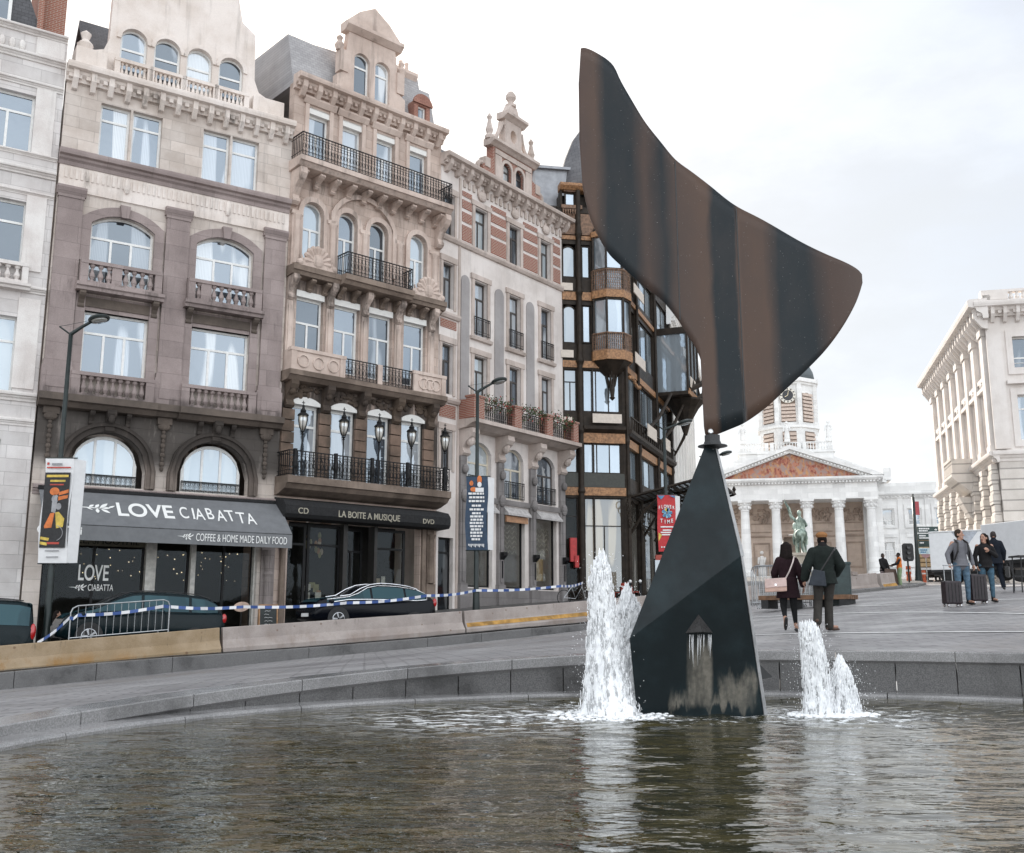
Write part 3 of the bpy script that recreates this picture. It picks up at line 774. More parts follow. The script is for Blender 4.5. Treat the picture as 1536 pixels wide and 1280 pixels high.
# awning
AWN = plain('grey_awning_cloth', (.155, .16, .168), .85, var=.12, sc=3); AWNV = plain('grey_awning_valance', (.17, .175, .182), .85, var=.1, sc=3)
LET = plain('white_lettering', (.80, .80, .78), .6, var=.05)
a_ = MB(); T0 = Vector((0, -.06, 4.42)); T1 = Vector((0, -1.62, 3.12))
a_.prof([(T0.y, T0.z), (T1.y, T1.z), (T1.y+.01, T1.z-.02), (T0.y, T0.z-.03)], .25, 8.75)
aw = a_.build('awning', AWN, B)
v_ = MB(); n = 40
for i in range(n+1):
    x = .25+8.5*i/n; v_.v += [(x, -1.625, 3.115), (x, -1.63+.012*sin(i*1.9), 2.60), (x, -1.615, 3.115), (x, -1.615+.012*sin(i*1.9), 2.60)]
for i in range(n):
    o = 4*i; v_.f += [(o, o+4, o+5, o+1), (o+2, o+3, o+7, o+6), (o+1, o+5, o+7, o+3)]; v_.m += [0]*3
ZBm = Matrix.Translation((0, 0, 1.6))
v_.build('valance', AWNV, aw, ZBm)
g = MB(); g.tube([(.25, -1.6, 3.1), (8.75, -1.6, 3.1)], .03, 6); g.box(.2, 8.8, -.16, -.01, 4.38, 4.52)
for x in (.8, 4.4, 8.2): g.tube([(x, -.05, 3.0), (x+.25, -.9, 3.25), (x, -1.58, 3.08)], .025, 5)
g.build('awning_arm', IRON, aw, ZBm)
up = (T0-T1).normalized(); nrm = Vector((0, -up.z, up.y))
def awx(x, d):   # text plane on the sloping cloth
    o = T1+up*d+nrm*.012
    return Matrix(((1, 0, 0, x), (0, up.y, nrm.y, o.y), (0, up.z, nrm.z, o.z), (0, 0, 0, 1)))
def leafsprig(P, S, M_):
    g = MB()
    def pt(u, w, q=.0): return tuple(M_ @ Vector((u*S, w*S, .004+q)))
    def leaf(u0, w0, u1, w1, wd):
        d = Vector((u1-u0, w1-w0)); L = d.length; n_ = Vector((-d.y, d.x)).normalized(); P_ = []
        for k in range(7): P_.append((u0+d.x*k/6+n_.x*wd*sin(pi*k/6), w0+d.y*k/6+n_.y*wd*sin(pi*k/6)))
        for k in range(5, 0, -1): P_.append((u0+d.x*k/6-n_.x*wd*sin(pi*k/6), w0+d.y*k/6-n_.y*wd*sin(pi*k/6)))
        g.add([pt(*p) for p in P_], [tuple(range(len(P_)))])
    leaf(-1.3, .06, .5, .0, .045)
    for a in ((0, .05, .25, .42, .1), (.25, .02, .75, .55, .12), (.35, 0, .9, .1, .1), (.1, -.02, .1, -.5, .11), (.3, -.05, .8, -.45, .11), (-.35, .08, -.05, .35, .09), (.7, .05, 1.15, .35, .08), (-.5, .02, -.15, -.2, .05)): leaf(*a)
    return g.build('sprig_motif', LET, P)
text('lettering', 'LOVE', 1.1, (0, 0, 0), LET, aw, xs=.74, align='LEFT', off=.022, xf=awx(2.62, .62))
for i, ch_ in enumerate('CIABATTA'):
    text('lettering', ch_, 1.0, (0, 0, 0), LET, aw, xs=(.47, .6, .5, .52, .5, .56, .56, .5)[i], align='LEFT', off=.003, xf=awx((4.78, 5.19, 5.33, 5.73, 6.1, 6.46, 6.82, 7.2)[i], (.66, .64, .62, .68, .6, .62, .54, .50)[i]), rot=(.0, -.05, -.02, .02, -.03, .04, -.04, -.02)[i])
leafsprig(aw, .58, ZBm @ awx(1.95, .98))
def val(x, z): return Matrix(((1, 0, 0, x), (0, 0, -1, -1.648), (0, 1, 0, z), (0, 0, 0, 1)))
text('lettering', 'COFFEE & HOME MADE DAILY FOOD', .38, (0, 0, 0), LET, aw, xs=.53, align='LEFT', xf=val(5.2, 2.73)); leafsprig(aw, .24, ZBm @ val(4.85, 2.86))
text('lettering', 'CIABATTi', .36, (0, 0, 0), LET, aw, xs=.9, align='RIGHT', off=.006, xf=val(1.45, 2.78))
text('window_lettering', 'LOVE', .76, (2.26, .235, 1.36), LET, B, xs=.56, off=.01); text('window_lettering', 'CIABATTA', .32, (2.53, .235, 1.0), LET, B, xs=.56)
leafsprig(B, .24, Matrix(((1, 0, 0, 1.8), (0, 0, -1, .235), (0, 1, 0, 1.1), (0, 0, 0, 1))))
text('fascia_lettering', 'COFFEE, SMOOTHIE', .34, (2.3, .195, 2.62), DARK, B, xs=.95)
g = MB(); rnd = random.Random(4)
for k in range(70): x = rnd.uniform(.8, 7.8); g.sph((x, rnd.uniform(.7, 1.4), rnd.uniform(1.4, 2.5)), rnd.uniform(.006, .016), 5, 4)
m, t, b = nt('fairy_light'); b.inputs['Emission Color'].default_value = (1, .8, .5, 1); b.inputs['Emission Strength'].default_value = 3.0
g.build('fairy_lights', m, B)
# ------------------------------------------------------------------ tan house with iron balconies
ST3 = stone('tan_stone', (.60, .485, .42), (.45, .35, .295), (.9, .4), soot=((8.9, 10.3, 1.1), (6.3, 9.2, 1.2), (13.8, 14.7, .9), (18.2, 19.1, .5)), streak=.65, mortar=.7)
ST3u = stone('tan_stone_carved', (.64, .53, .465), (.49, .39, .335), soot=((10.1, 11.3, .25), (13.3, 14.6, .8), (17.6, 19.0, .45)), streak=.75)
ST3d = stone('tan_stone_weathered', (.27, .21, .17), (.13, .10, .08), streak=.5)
D = house('townhouse', 'tan stone townhouse with black iron balconies over a dark music shop', 'building', (-9.06, 39.3), 48, -.9, 'row of townhouses on the left')
WD = 7.76
W4 = [(.72, 1.72), (2.36, 3.36), (4.12, 5.12), (5.92, 6.92)]
W3 = [(.6, 1.6), (2.3, 3.26), (3.86, 4.84), (6.02, 6.98)]
W2 = [(.5, 1.76), (2.28, 3.5), (4.0, 5.2), (5.82, 7.02)]
W1 = [(.5, 1.72), (2.28, 3.46), (4.06, 5.22), (5.8, 6.98)]
hol = [archpoly(a, b_, 18.55, 21.15) for a, b_ in W4]+[archpoly(a, b_, 14.0, 17.0, .48) for a, b_ in W3]+[archpoly(a, b_, 10.0, 13.1) for a, b_ in W2]+[archpoly(a, b_, 5.5, 8.72, .2) for a, b_ in W1]
hol += [archpoly(.55, 6.9, -.8, 3.9)]
wall(D, [(.012, -.9), (WD-.004, -.9), (WD-.004, 22.1), (.012, 22.1)], hol, ST3)
BOX = plain('shutter_box', (.74, .73, .70), .5, var=.06)
for a, b_ in W4: win(D, a, b_, 18.55, 20.9, cols=2, split=.66)
for a, b_ in W3: win(D, a, b_, 14.0, 17.0, .48, cols=2, split=.62)
for a, b_ in W2: win(D, a, b_, 10.0, 12.85, cols=2, split=.64)
for a, b_ in W1: win(D, a, b_, 5.5, 8.4, cols=1, split=.72, fw=.1, pm=PANED if False else PANE)
g = MB()
for a, b_ in W4: g.box(a-.02, b_+.02, .0, .2, 20.92, 21.2)
for a, b_ in W2: g.box(a-.02, b_+.02, -.03, .2, 12.86, 13.12)
for a, b_ in W1: g.slab(archpoly(a-.03, b_+.03, 8.42, 8.74, .2), (), -.06, .2)
g.build('shutter_box', BOX, D)
g = MB()
for a, b_ in W4: g.box(a-.18, a, -.06, .02, 18.5, 21.3); g.box(b_, b_+.18, -.06, .02, 18.5, 21.3); g.prof([(.02, 21.3), (-.08, 21.3), (-.2, 21.5), (-.2, 21.58), (.02, 21.62)], a-.28, b_+.28)
for a, b_ in W3: archring(g, a, b_, 16.5, 17.0, .48, .22, -.1, .02, z0=14.0)
archring(g, 2.1, 5.04, 16.3, 17.75, 1.0, .2, -.16, .02, z0=14.6)
for x in (.1, 1.78, 3.38, 5.2, 7.12):
    g.box(x, x+.42, -.12, .02, 14.0, 16.25); g.box(x-.04, x+.46, -.16, .02, 16.25, 16.42); g.lathe([(.05, 14.1), (.15, 14.15), (.13, 16.0), (.17, 16.2), (.17, 16.25)], x+.21, -.14, 10)
g.build('window_surround', ST3u, D)
g = MB()
for x in (.02, 1.86, 3.58, 5.3, 7.12):
    g.box(x, x+.32, -.1, .02, 9.7, 12.6); g.box(x+.07, x+.25, -.14, -.1, 9.9, 12.4); console(g, x+.16, .26, 12.6, 13.6, .55)
g.build('pilaster', ST3u, D)
g = MB()
for x in (.3, 1.98, 3.7, 5.46, 7.22):
    for k in range(6): g.box(x-.28, x+.26, -.1-.02*(k % 2), .02, 5.45+k*.46, 5.87+k*.46)
g.build('rusticated_pier', stone('rusticated_blocks', (.24, .165, .125), (.09, .07, .055), streak=.6), D)
g = MB()
for x in (.3, 1.98, 3.7, 5.46, 7.3): console(g, x, .34, 8.2, 9.3, .55); g.sph((x, -.3, 8.9), (.16, .16, .2), 9, 6)
rnd = random.Random(2)
for k in range(90): g.sph((rnd.uniform(.3, 7.4), -.03, rnd.uniform(8.75, 9.3)), (rnd.uniform(.08, .2), .08, rnd.uniform(.06, .14)), 7, 5)
g.build('carved_band', stone('sooty_carving', (.13, .095, .07), (.06, .047, .04), streak=.3), D)
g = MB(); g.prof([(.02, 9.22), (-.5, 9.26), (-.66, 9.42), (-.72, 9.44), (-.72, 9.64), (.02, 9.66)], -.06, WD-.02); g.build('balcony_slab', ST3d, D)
g = MB()
for x0, x1 in ((.02, 2.5), (5.95, WD-.05)):
    g.box(x0, x1, -.6, -.42, 9.65, 10.42); g.box(x0-.03, x1+.03, -.66, -.38, 10.42, 10.56); g.box(x0+.0, x0+.24, -.64, -.6, 9.66, 10.42); g.box(x1-.24, x1, -.64, -.6, 9.66, 10.42)
    xe = x0+.002 if x0 < 1 else x1-.202
    g.box(xe, xe+.2, -.42, .02, 9.66, 10.5)
    for k in range(3):
        cx = x0+.55+k*(x1-x0-1.1)/2; g.tube([(cx+.24*cos(t), -.62, 10.04+.24*sin(t)) for t in [2*pi*i/14 for i in range(14)]], .035, 5, True)
g.box(4.12, 4.34, -.62, -.42, 9.65, 10.5)
g.build('balcony_parapet', ST3u, D)
railing(D, 2.52, 4.1, 9.66, 10.5, -.55, pitch=.17, ret=False); railing(D, 4.36, 5.93, 9.66, 10.5, -.55, pitch=.17, ret=False)
g = MB()     # third-floor slab: straight ends, bowed middle
for x0, x1, p in ((-.02, 2.2, .62), (5.7, WD-.03, .62), (2.2, 5.7, .95)): g.prof([(.02, 13.55), (-p*.8, 13.6), (-p*.9, 13.74), (-p, 13.76), (-p, 13.98), (.02, 14.0)], x0+(.004 if x0 == 2.2 else 0), x1-(.004 if x0 == 2.2 else 0))
g.build('balcony_slab', ST3d, D)
railing(D, 2.3, 5.6, 14.0, 14.95, -.88, pitch=.165)
g = MB()
for cx in (1.1, 6.75): scroll(g, cx, 14.25, .95, -.5); g.box(cx-.8, cx+.8, -.56, -.36, 14.0, 14.2)
g.build('cartouche', ST3u, D)
g = MB()
for i in range(11): console(g, .3+i*.715, .2, 13.1, 13.55, .5)
g.build('slab_bracket', ST3d, D)
g = MB(); g.prof([(.02, 18.05), (-.75, 18.1), (-.9, 18.25), (-.98, 18.27), (-.98, 18.48), (.02, 18.5)], -.1, WD+.02); g.build('balcony_slab', ST3u, D)
railing(D, -.02, WD-.06, 18.5, 19.5, -.9, pitch=.15)
g = MB()
for i in range(10): console(g, .35+i*.78, .22, 17.55, 18.05, .7)
for x in (.05, 7.5): console(g, x+.1, .3, 16.6, 18.05, .85)
g.build('slab_bracket', ST3u, D)
cornice(D, -.05, WD+.0, 21.75, .6, .6, ST3u, 'eaves_cornice', dent=.25, modil=.7)
r = MB(); r.slab([(0.3, 22.2), (.9, 24.65), (6.95, 25.3), (7.7, 22.2)], (), .9, 6); r.prof([(.25, 22.1), (.9, 24.7), (6, 24.8), (7.5, 22.1)], .08, 7.68); r.build('roof', stone('glow_pale_slates', (.46, .45, .455), (.38, .37, .375), (.24, .13, .008), streak=.2, mortar=.6, rough=.6), D)  # slates coloured pale to carry the sun glow over this roof
g = MB()
gab = [(2.0, 22.2), (2.0, 23.2), (2.3, 23.4), (2.4, 24.3), (2.55, 25.4), (5.0, 25.4), (5.15, 24.3), (5.25, 23.4), (5.6, 23.2), (5.6, 22.2)]
wall(D, gab, [archpoly(2.85, 3.65, 22.6, 24.6, .3), archpoly(3.95, 4.75, 22.6, 24.6, .3)], ST3u, -.05, .3, 'roof_gable')
win(D, 2.85, 3.65, 22.6, 24.6, .3, cols=1, y=.12); win(D, 3.95, 4.75, 22.6, 24.6, .3, cols=1, y=.12)
g = MB(); g.prof([(.3, 25.4), (-.1, 25.4), (-.35, 25.6), (-.35, 25.75), (.3, 25.8)], 2.3, 5.3); g.slab([(2.3, 25.8), (5.3, 25.8), (4.6, 26.5), (3.8, 27.0), (3.0, 26.5)], (), -.15, .3)
g.prof([(.3, 22.2), (-.12, 22.2), (-.2, 22.35), (.3, 22.4)], 1.7, 5.9); g.box(2.1, 2.5, -.12, .3, 23.4, 24.4); g.box(5.1, 5.5, -.12, .3, 23.4, 24.4)
for x in (2.15, 5.45): g.lathe([(.02, 24.4), (.16, 24.4), (.22, 24.65), (.1, 24.85), (.15, 25.0), (.02, 25.15)], x, .08, 10)
g.build('gable_trim', ST3u, D)
g = MB(); g.slab(archpoly(6.2, 7.1, 22.25, 23.75, .35), [archpoly(6.42, 6.9, 22.6, 23.35)], .05, .8); g.slab(archpoly(6.1, 7.2, 23.4, 23.9, .42), (), -.04, .05); g.build('roof_dormer', stone('dormer_brick', (.42, .22, .17), (.34, .17, .13), (.24, .075, .01)), D)
win(D, 6.42, 6.9, 22.6, 23.35, cols=1, split=0, y=.2)
g = MB(); g.box(5.7, 6.75, .95, 1.6, 23.2, 25.0); g.prof([(1.7, 25.0), (.9, 25.0), (.75, 25.2), (.75, 25.35), (1.7, 25.4)], 5.55, 6.9)
for x in (5.85, 6.2, 6.55): g.lathe([(.02, 25.38), (.12, 25.38), (.08, 25.8), (.1, 25.95), (.02, 26.0)], x, 1.2, 8)
g.build('chimney', ST3u, D)
wall(D, [(0, -.9), (7.6, -.9), (7.6, 22), (0, 22)], [], ST3, 8.2, 8.6, 'rear_wall')
# first iron balcony with lanterns
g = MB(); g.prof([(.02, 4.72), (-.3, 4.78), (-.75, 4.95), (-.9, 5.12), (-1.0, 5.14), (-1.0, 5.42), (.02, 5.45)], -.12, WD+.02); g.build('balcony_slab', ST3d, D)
railing(D, -.05, WD-.04, 5.45, 6.4, -.92, pitch=.17, r=.014)
g = MB()
for x in (.18, 2.0, 3.72, 5.5, 7.5): g.box(x-.06, x+.06, -.99, -.87, 5.45, 6.46); g.sph((x, -.96, 5.95), (.11, .1, .3), 8, 6)
for i in range(9): x = .3+i*.88; g.tube([(x+.22*cos(t), -.99, 5.9+.3*sin(t)) for t in [2*pi*k/12 for k in range(12)]], .014, 4, True)
g.build('railing_post', IRON, D)
LG = glass('lantern_glass', curt=(.55, .5, .42), room=(.2, .18, .16), refl=.3, lines=False)
for x in (.42, 2.28, 3.98, 5.62, 7.4):
    g = MB(); y = -1.0; z = 6.4
    g.tube([(x, y, z-.9), (x, y, z+.62)], [.035, .025], 6); g.lathe([(.02, z+.62), (.06, z+.64), (.03, z+.7), (.09, z+.74), (.02, z+.76)], x, y, 8)
    for k in range(6):
        a = 2*pi*k/6; g.tube([(x+r_*cos(a), y+r_*sin(a), z+q) for r_, q in ((.05, .74), (.15, .95), (.2, 1.2), (.19, 1.36))], .014, 4)
    g.lathe([(.02, z+1.36), (.22, z+1.36), (.2, z+1.42), (.1, z+1.5), (.12, z+1.55), (.04, z+1.68), (.05, z+1.74), (.015, z+1.8), (.015, z+1.95)], x, y, 10); g.box(x-.06, x+.06, y-.012, y+.012, z+1.86, z+1.89)
    lo = g.build('lantern', IRON, D)
    q = MB(); q.lathe([(.02, z+.78), (.05, z+.78), (.14, z+.96), (.18, z+1.2), (.17, z+1.35), (.02, z+1.35)], x, y, 10); q.build('lantern_globe', LG, lo, Matrix.Translation((0, 0, .9)), smooth=True)
# shop: dark awning box, glass front, columns
g = MB(); g.prof([(.02, 3.8), (-.75, 3.84), (-.86, 3.98), (-.86, 4.3), (-.7, 4.5), (.02, 4.66)], -.1, WD+.12)
bx = g.build('shop_awning', plain('black_canvas', (.014, .014, .015), .85), D)
GLD = plain('dull_gilt_letters', (.36, .33, .26), .5); SZ = (0, 0, 0)
def vt(b_, sz, x, z, xs=1): text('lettering', b_, sz, (x, -.872, z), GLD, bx, xs=xs, off=.004)
vt('CD', .32, .67, 4.0, 1.0); vt('LA BOITE A MUSIQUE', .36, 3.72, 3.98, .86); vt('DVD', .28, 6.68, 3.98, 1.05)
g = MB(); g.box(.5, 6.95, 1.9, 2.0, -.9, 3.95); g.build('shop_interior', DARK, D)
for x0, x1 in ((.6, 1.5), (1.62, 3.1), (4.75, 6.3)): win(D, x0, x1, -.2, 3.7, cols=1, split=.8, pm=SHOP, fm=IRON, y=.3, wname='shop_window')
win(D, 3.4, 4.5, -.9, 3.7, cols=2, split=.8, pm=SHOP, fm=IRON, y=.8, wname='shop_door')
g = MB(); g.box(.6, 6.3, .26, .5, -.9, -.2); g.box(3.1, 3.3, .05, .5, -.9, 3.8); g.box(4.6, 4.75, .05, .5, -.9, 3.8); g.build('shopfront_panel', plain('black_wood', (.02, .018, .016), .5), D)
g = MB(); g.lathe([(.16, -.9), (.2, -.7), (.13, -.2), (.11, 2.6), (.16, 2.8), (.18, 3.2)], .3, -.1, 10); g.box(6.95, 7.15, -.12, .02, -.9, 3.85); g.box(7.15, 7.62, -.2, .02, -.9, 1.5); g.box(7.2, 7.55, -.14, .02, 1.5, 3.9); g.lathe([(.05, 1.5), (.16, 1.55), (.12, 3.4), (.2, 3.6)], 7.38, -.18, 10); g.build('shop_column', ST3d, D)
POST = [plain('poster_cream', (.5, .42, .32), .6), plain('poster_rust', (.40, .22, .12), .6), plain('poster_pale', (.55, .55, .52), .6), plain('poster_olive', (.25, .24, .12), .6)]
g = MB(); rnd = random.Random(9)
for (x0, x1, z0, z1, n) in ((4.85, 6.2, .7, 1.9, 16), (1.7, 2.6, .2, 1.6, 12)):
    for k in range(n):
        g.mi = rnd.randrange(4); a = rnd.uniform(x0, x1-.3); q = rnd.uniform(z0, z1-.3); y = .6+.02*k; g.box(a, a+rnd.uniform(.18, .34), y, y+.01, q, q+rnd.uniform(.2, .36))
for k in range(14): g.mi = (1, 3, 3, 0)[k % 4]; a = 1.75+rnd.random()*.8; q = 2.4+rnd.random()*1.1; g.sph((a, .7, q), (.08, .04, .14), 7, 5)
g.build('window_display', POST, D)

# ------------------------------------------------------------------ house with the brick-banded top floor and scrolled gable
PL = stone('pale_plaster', (.72, .665, .63), (.58, .525, .49), soot=((9.2, 11, .3),), streak=.35)
BAND = stone('brick_and_stone', (.5, .43, .38), (.42, .36, .32), streak=.3)
BRK = stone('red_brick', (.3, .12, .08), (.3, .12, .08), (.23, .08, .012), brickc=((.33, .125, .085), (.23, .085, .06), (.42, .36, .31)), streak=.25)
TR = stone('trim_stone', (.56, .48, .435), (.40, .335, .295), streak=.5)
GS = stone('blue_grey_stone', (.27, .25, .245), (.20, .185, .18), (.9, .55), soot=((6, 7.2, .3),), streak=.4, mortar=.7)
N_ = house('townhouse', 'pale townhouse with red brick bands and a scrolled gable', 'building', (-3.29, 44.5), 37, -.1, 'row of townhouses on the left')
WN = 9.9
CX = [(2.46, 3.48), (5.2, 6.12), (7.88, 8.7)]
CX = [(2.48, 3.46), (5.2, 6.14), (7.9, 8.8)]
hol = [archpoly(a, b_, 17.55, 19.55) for a, b_ in CX]+[archpoly(a, b_, 13.2, 15.85) for a, b_ in CX]+[archpoly(a, b_, 9.9, 12.2) for a, b_ in CX]
ax = (.2, .98); hol += [archpoly(ax[0], ax[1], z0, z1) for z0, z1 in ((17.55, 19.5), (14.0, 16.15), (10.0, 12.3), (6.55, 8.3))]
DX = [(2.1, 3.85), (4.85, 6.4), (7.5, 9.1)]
hol += [archpoly(a, b_, 5.65, 8.1, .5) for a, b_ in DX]+[archpoly(a-.05, b_+.1, 1.45, 5.0) for a, b_ in DX]+[archpoly(.14, 1.14, .3, 3.55)]
wall(N_, [(.012, -.1), (WN, -.1), (WN, 21.0), (.012, 21.0)], hol, PL)
NF = plain('dark_brown_frame', (.06, .05, .045), .5)
for a, b_ in CX:
    win(N_, a, b_, 17.55, 19.55, cols=2, split=.7, fm=NF); win(N_, a, b_, 13.2, 15.85, cols=2, split=.7, fm=NF); win(N_, a, b_, 9.9, 12.2, cols=2, split=.7, fm=NF)
    railing(N_, a-.08, b_+.12, 13.2, 14.05, -.12, IRON, .12, 'window_guard', rings=False, r=.01)
for z0, z1 in ((17.55, 19.5), (14.0, 16.15), (10.0, 12.3), (6.55, 8.3)): win(N_, ax[0], ax[1], z0, z1, cols=2, split=.68, fm=NF)
for i, (a, b_) in enumerate(DX): win(N_, a, b_, 5.65, 8.1, .5, cols=2, split=.6, fm=CREAM if i < 2 else NF, pm=PANEB if i < 1 else PANE); railing(N_, a, b_, 5.7, 6.5, -.05, IRON, .13, 'window_railing', rings=False, ret=False, r=.009)
for a, b_ in DX: win(N_, a-.05, b_+.1, 1.45, 5.0, cols=1, split=0, fm=IRON, pm=SHOP, wname='shop_window')
win(N_, .14, 1.14, .3, 3.55, cols=1, split=.8, fm=IRON, pm=PANED, wname='door')
g = MB(); XB = [(1.42, 2.36), (3.62, 5.06), (6.28, 7.76), (8.92, 9.84)]
for a, b_ in XB:
    for z0, z1 in ((17.6, 18.35), (18.52, 19.0), (19.2, 19.62), (19.8, 20.05)): g.box(a+.12, b_-.12, -.03, .02, z0, z1)
for z0, z1 in ((13.05, 13.45), (8.9, 9.5)): g.box(.08, 1.2, -.02, .02, z0, z1)
g.build('brick_band', BRK, N_)
g = MB()
for a, b_ in CX:
    for z0, z1 in ((17.5, 19.6), (13.1, 15.9), (9.9, 12.25)):
        g.box(a-.2, a, -.06, .02, z0, z1); g.box(b_, b_+.2, -.06, .02, z0, z1); g.box(a-.28, b_+.28, -.09, .02, z1, z1+.25)
        if z0 < 14: g.prof([(.02, z0-.2), (-.14, z0-.17), (-.18, z0-.03), (.02, z0)], a-.3, b_+.3)
for z0, z1 in ((17.5, 19.55), (13.95, 16.2), (9.95, 12.35), (6.5, 8.35)):
    g.box(ax[0]-.16, ax[0], -.05, .02, z0, z1); g.box(ax[1], ax[1]+.16, -.05, .02, z0, z1); g.box(ax[0]-.2, ax[1]+.2, -.08, .02, z1, z1+.28)
for z in (17.2, 13.5, 9.55): g.prof([(.02, z), (-.1, z+.03), (-.17, z+.15), (-.17, z+.25), (.02, z+.28)], .02, 1.36 if z < 17 else WN)
g.box(1.3, 1.44, -.05, .02, -.1, 20.6)
for i in range(24): x = 1.6+i*.35; g.box(x, x+.17, -.07, .02, 20.25, 20.6)
for x in (2.97, 5.66, 8.35): g.sph((x, -.08, 20.2), (.32, .12, .25), 9, 6)
g.build('stone_trim', TR, N_)
g = MB()
for a, b_ in ((4.05, 4.75), (6.65, 7.3), (1.5, 2.1)): g.box(a, b_, -.05, .02, 9.2, 15.2); g.slab(archpoly(a, b_, 15.2, 15.9, .3), (), -.05, .02)
g.build('grey_pilaster', stone('grey_patch_stone', (.36, .34, .335), (.30, .28, .275), streak=.2), N_)
cornice(N_, -.05, WN+.5, 20.8, .55, .6, TR, 'eaves_cornice', dent=.28, modil=.7)
# gable
gab = [(3.2, 21.3), (3.2, 22.0), (3.55, 22.5), (3.95, 22.6), (3.95, 23.4), (7.3, 23.4), (7.3, 22.6), (7.7, 22.5), (8.05, 22.0), (8.05, 21.3)]
wall(N_, gab, [archpoly(4.75, 5.45, 21.4, 22.75, .33), archpoly(5.8, 6.5, 21.4, 22.75, .33)], BRK, .05, .45, 'gable')
win(N_, 4.75, 5.45, 21.4, 22.75, .33, cols=1, fm=NF, y=.2); win(N_, 5.8, 6.5, 21.4, 22.75, .33, cols=1, fm=NF, y=.2)
g = MB()
archring(g, 4.75, 5.45, 22.4, 22.75, .33, .16, 0, .1, z0=21.4); archring(g, 5.8, 6.5, 22.4, 22.75, .33, .16, 0, .1, z0=21.4)
for z, x0, x1 in ((23.3, 3.7, 7.55), (25.15, 4.75, 6.55)): g.prof([(.45, z), (.0, z), (-.15, z+.12), (-.28, z+.18), (-.28, z+.32), (.45, z+.36)], x0, x1)
g.slab([(4.9, 23.6), (4.95, 25.2), (6.3, 25.2), (6.35, 23.6)], [[(5.63+.26*cos(t), 24.4+.36*sin(t)) for t in [2*pi*k/12 for k in range(12)]]], .02, .42)
for q, sx in ((4.9, -1), (6.35, 1)): g.tube([(q+sx*(.1+.75*k/9), .2, 24.9-1.2*(k/9)**.6+.05*sin(k)) for k in range(10)], [.16, .13, .11, .1, .1, .11, .13, .16, .2, .22], 8); g.sph((q+sx*.85, .2, 23.75), .22, 10, 7)
for x, z in ((3.85, 23.65), (7.4, 23.65)): g.lathe([(.02, z), (.24, z), (.24, z+.15), (.14, z+.3), (.2, z+.5), (.13, z+.75), (.08, z+1.05), (.14, z+1.2), (.02, z+1.4)], x, .2, 10)
g.slab([(5.05, 25.5), (5.2, 25.8), (5.35, 26.1), (5.92, 26.1), (6.05, 25.8), (6.2, 25.5)], (), .02, .4); g.lathe([(.02, 26.1), (.28, 26.1), (.3, 26.22), (.12, 26.32), (.14, 26.4), (.27, 26.6), (.27, 26.75), (.14, 26.95), (.02, 27.0)], 5.63, .2, 12)
for q, sx in ((3.3, -1), (7.95, 1)):
    g.tube([(q+sx*.1+.28*cos(t)*sx, .2, 21.9+.28*sin(t)) for t in [pi*k/6 for k in range(-3, 9)]], .12, 7)
    g.box(min(q, q-sx*.4), max(q, q-sx*.4), 0, .4, 22.0, 22.5)
g.box(4.1, 4.6, -.03, .06, 21.35, 22.9); g.box(6.65, 7.15, -.03, .06, 21.35, 22.9); g.box(4.1, 7.15, -.02, .06, 22.95, 23.2)
g.build('gable_trim', TR, N_)
r = MB(); r.prof([(.2, 21.2), (3.6, 24.2), (7.4, 21.2)], .05, WN); r.build('roof', SLATE, N_)
r = MB(); r.slab([(-.3, 21.4), (-.3, 22.7), (3.8, 23.2), (3.8, 21.4)], (), 2.5, 6); r.slab([(-.2, 22.9), (-.2, 24.2), (3.3, 24.6), (3.7, 23.2)], (), 3.5, 6)
for i in range(8): x = -.2+i*.5; r.box(x, x+.03, 2.46, 2.5, 21.4, 22.7+.12*i*.5)
r.build('zinc_roof_box', ZINC, N_)
wall(N_, [(0, -.1), (WN, -.1), (WN, 21), (0, 21)], [], PL, 8.2, 8.6, 'rear_wall')
wall(N_, [(.4, -.1), (8.2, -.1), (8.2, 21), (.4, 21)], [], PL, 0, .3, 'side_wall', xf=Matrix.Translation((WN, 0, 0)) @ Matrix.Rotation(pi/2, 4, 'Z'))
# brick-piered balcony with flowers
g = MB(); g.prof([(.02, 8.5), (-.5, 8.55), (-.85, 8.72), (-1.05, 8.74), (-1.05, 8.92), (.02, 8.95)], 1.35, WN+.15)
for x in (1.75, 4.4, 7.05, 9.6): console(g, x, .5, 7.3, 8.52, .8); g.sph((x, -.45, 8.0), (.2, .2, .3), 9, 7)
g.build('balcony_slab', TR, N_)
g = MB()
for a, b_ in ((1.35, 2.1), (4.4, 4.95), (7.05, 7.55), (9.4, 9.85)): g.box(a, b_, -.98, -.5, 8.95, 9.9); g.box(a-.04, b_+.04, -1.02, -.46, 9.9, 10.0)
g.box(1.4, 1.75, -.5, .02, 8.95, 9.85)
g.build('brick_pier', BRK, N_)
for a, b_ in ((2.1, 4.4), (4.95, 7.05), (7.55, 9.4)): railing(N_, a, b_, 8.95, 9.75, -.8, IRON, .16, ret=False, r=.01)
LEAF = plain('balcony_leaves', (.06, .085, .03), .6, var=.5, sc=8); FLW = plain('red_flowers', (.38, .06, .05), .6, var=.4)
g = MB(); rnd = random.Random(12)
def leafq(g, p, s, rnd):
    n = Vector((rnd.gauss(0, 1), rnd.gauss(0, 1), rnd.gauss(0, 1))).normalized(); u = n.orthogonal().normalized()*s; w = n.cross(u)*.55; p = Vector(p)
    g.add([p-u, p+w, p+u, p-w], [(0, 1, 2, 3)])
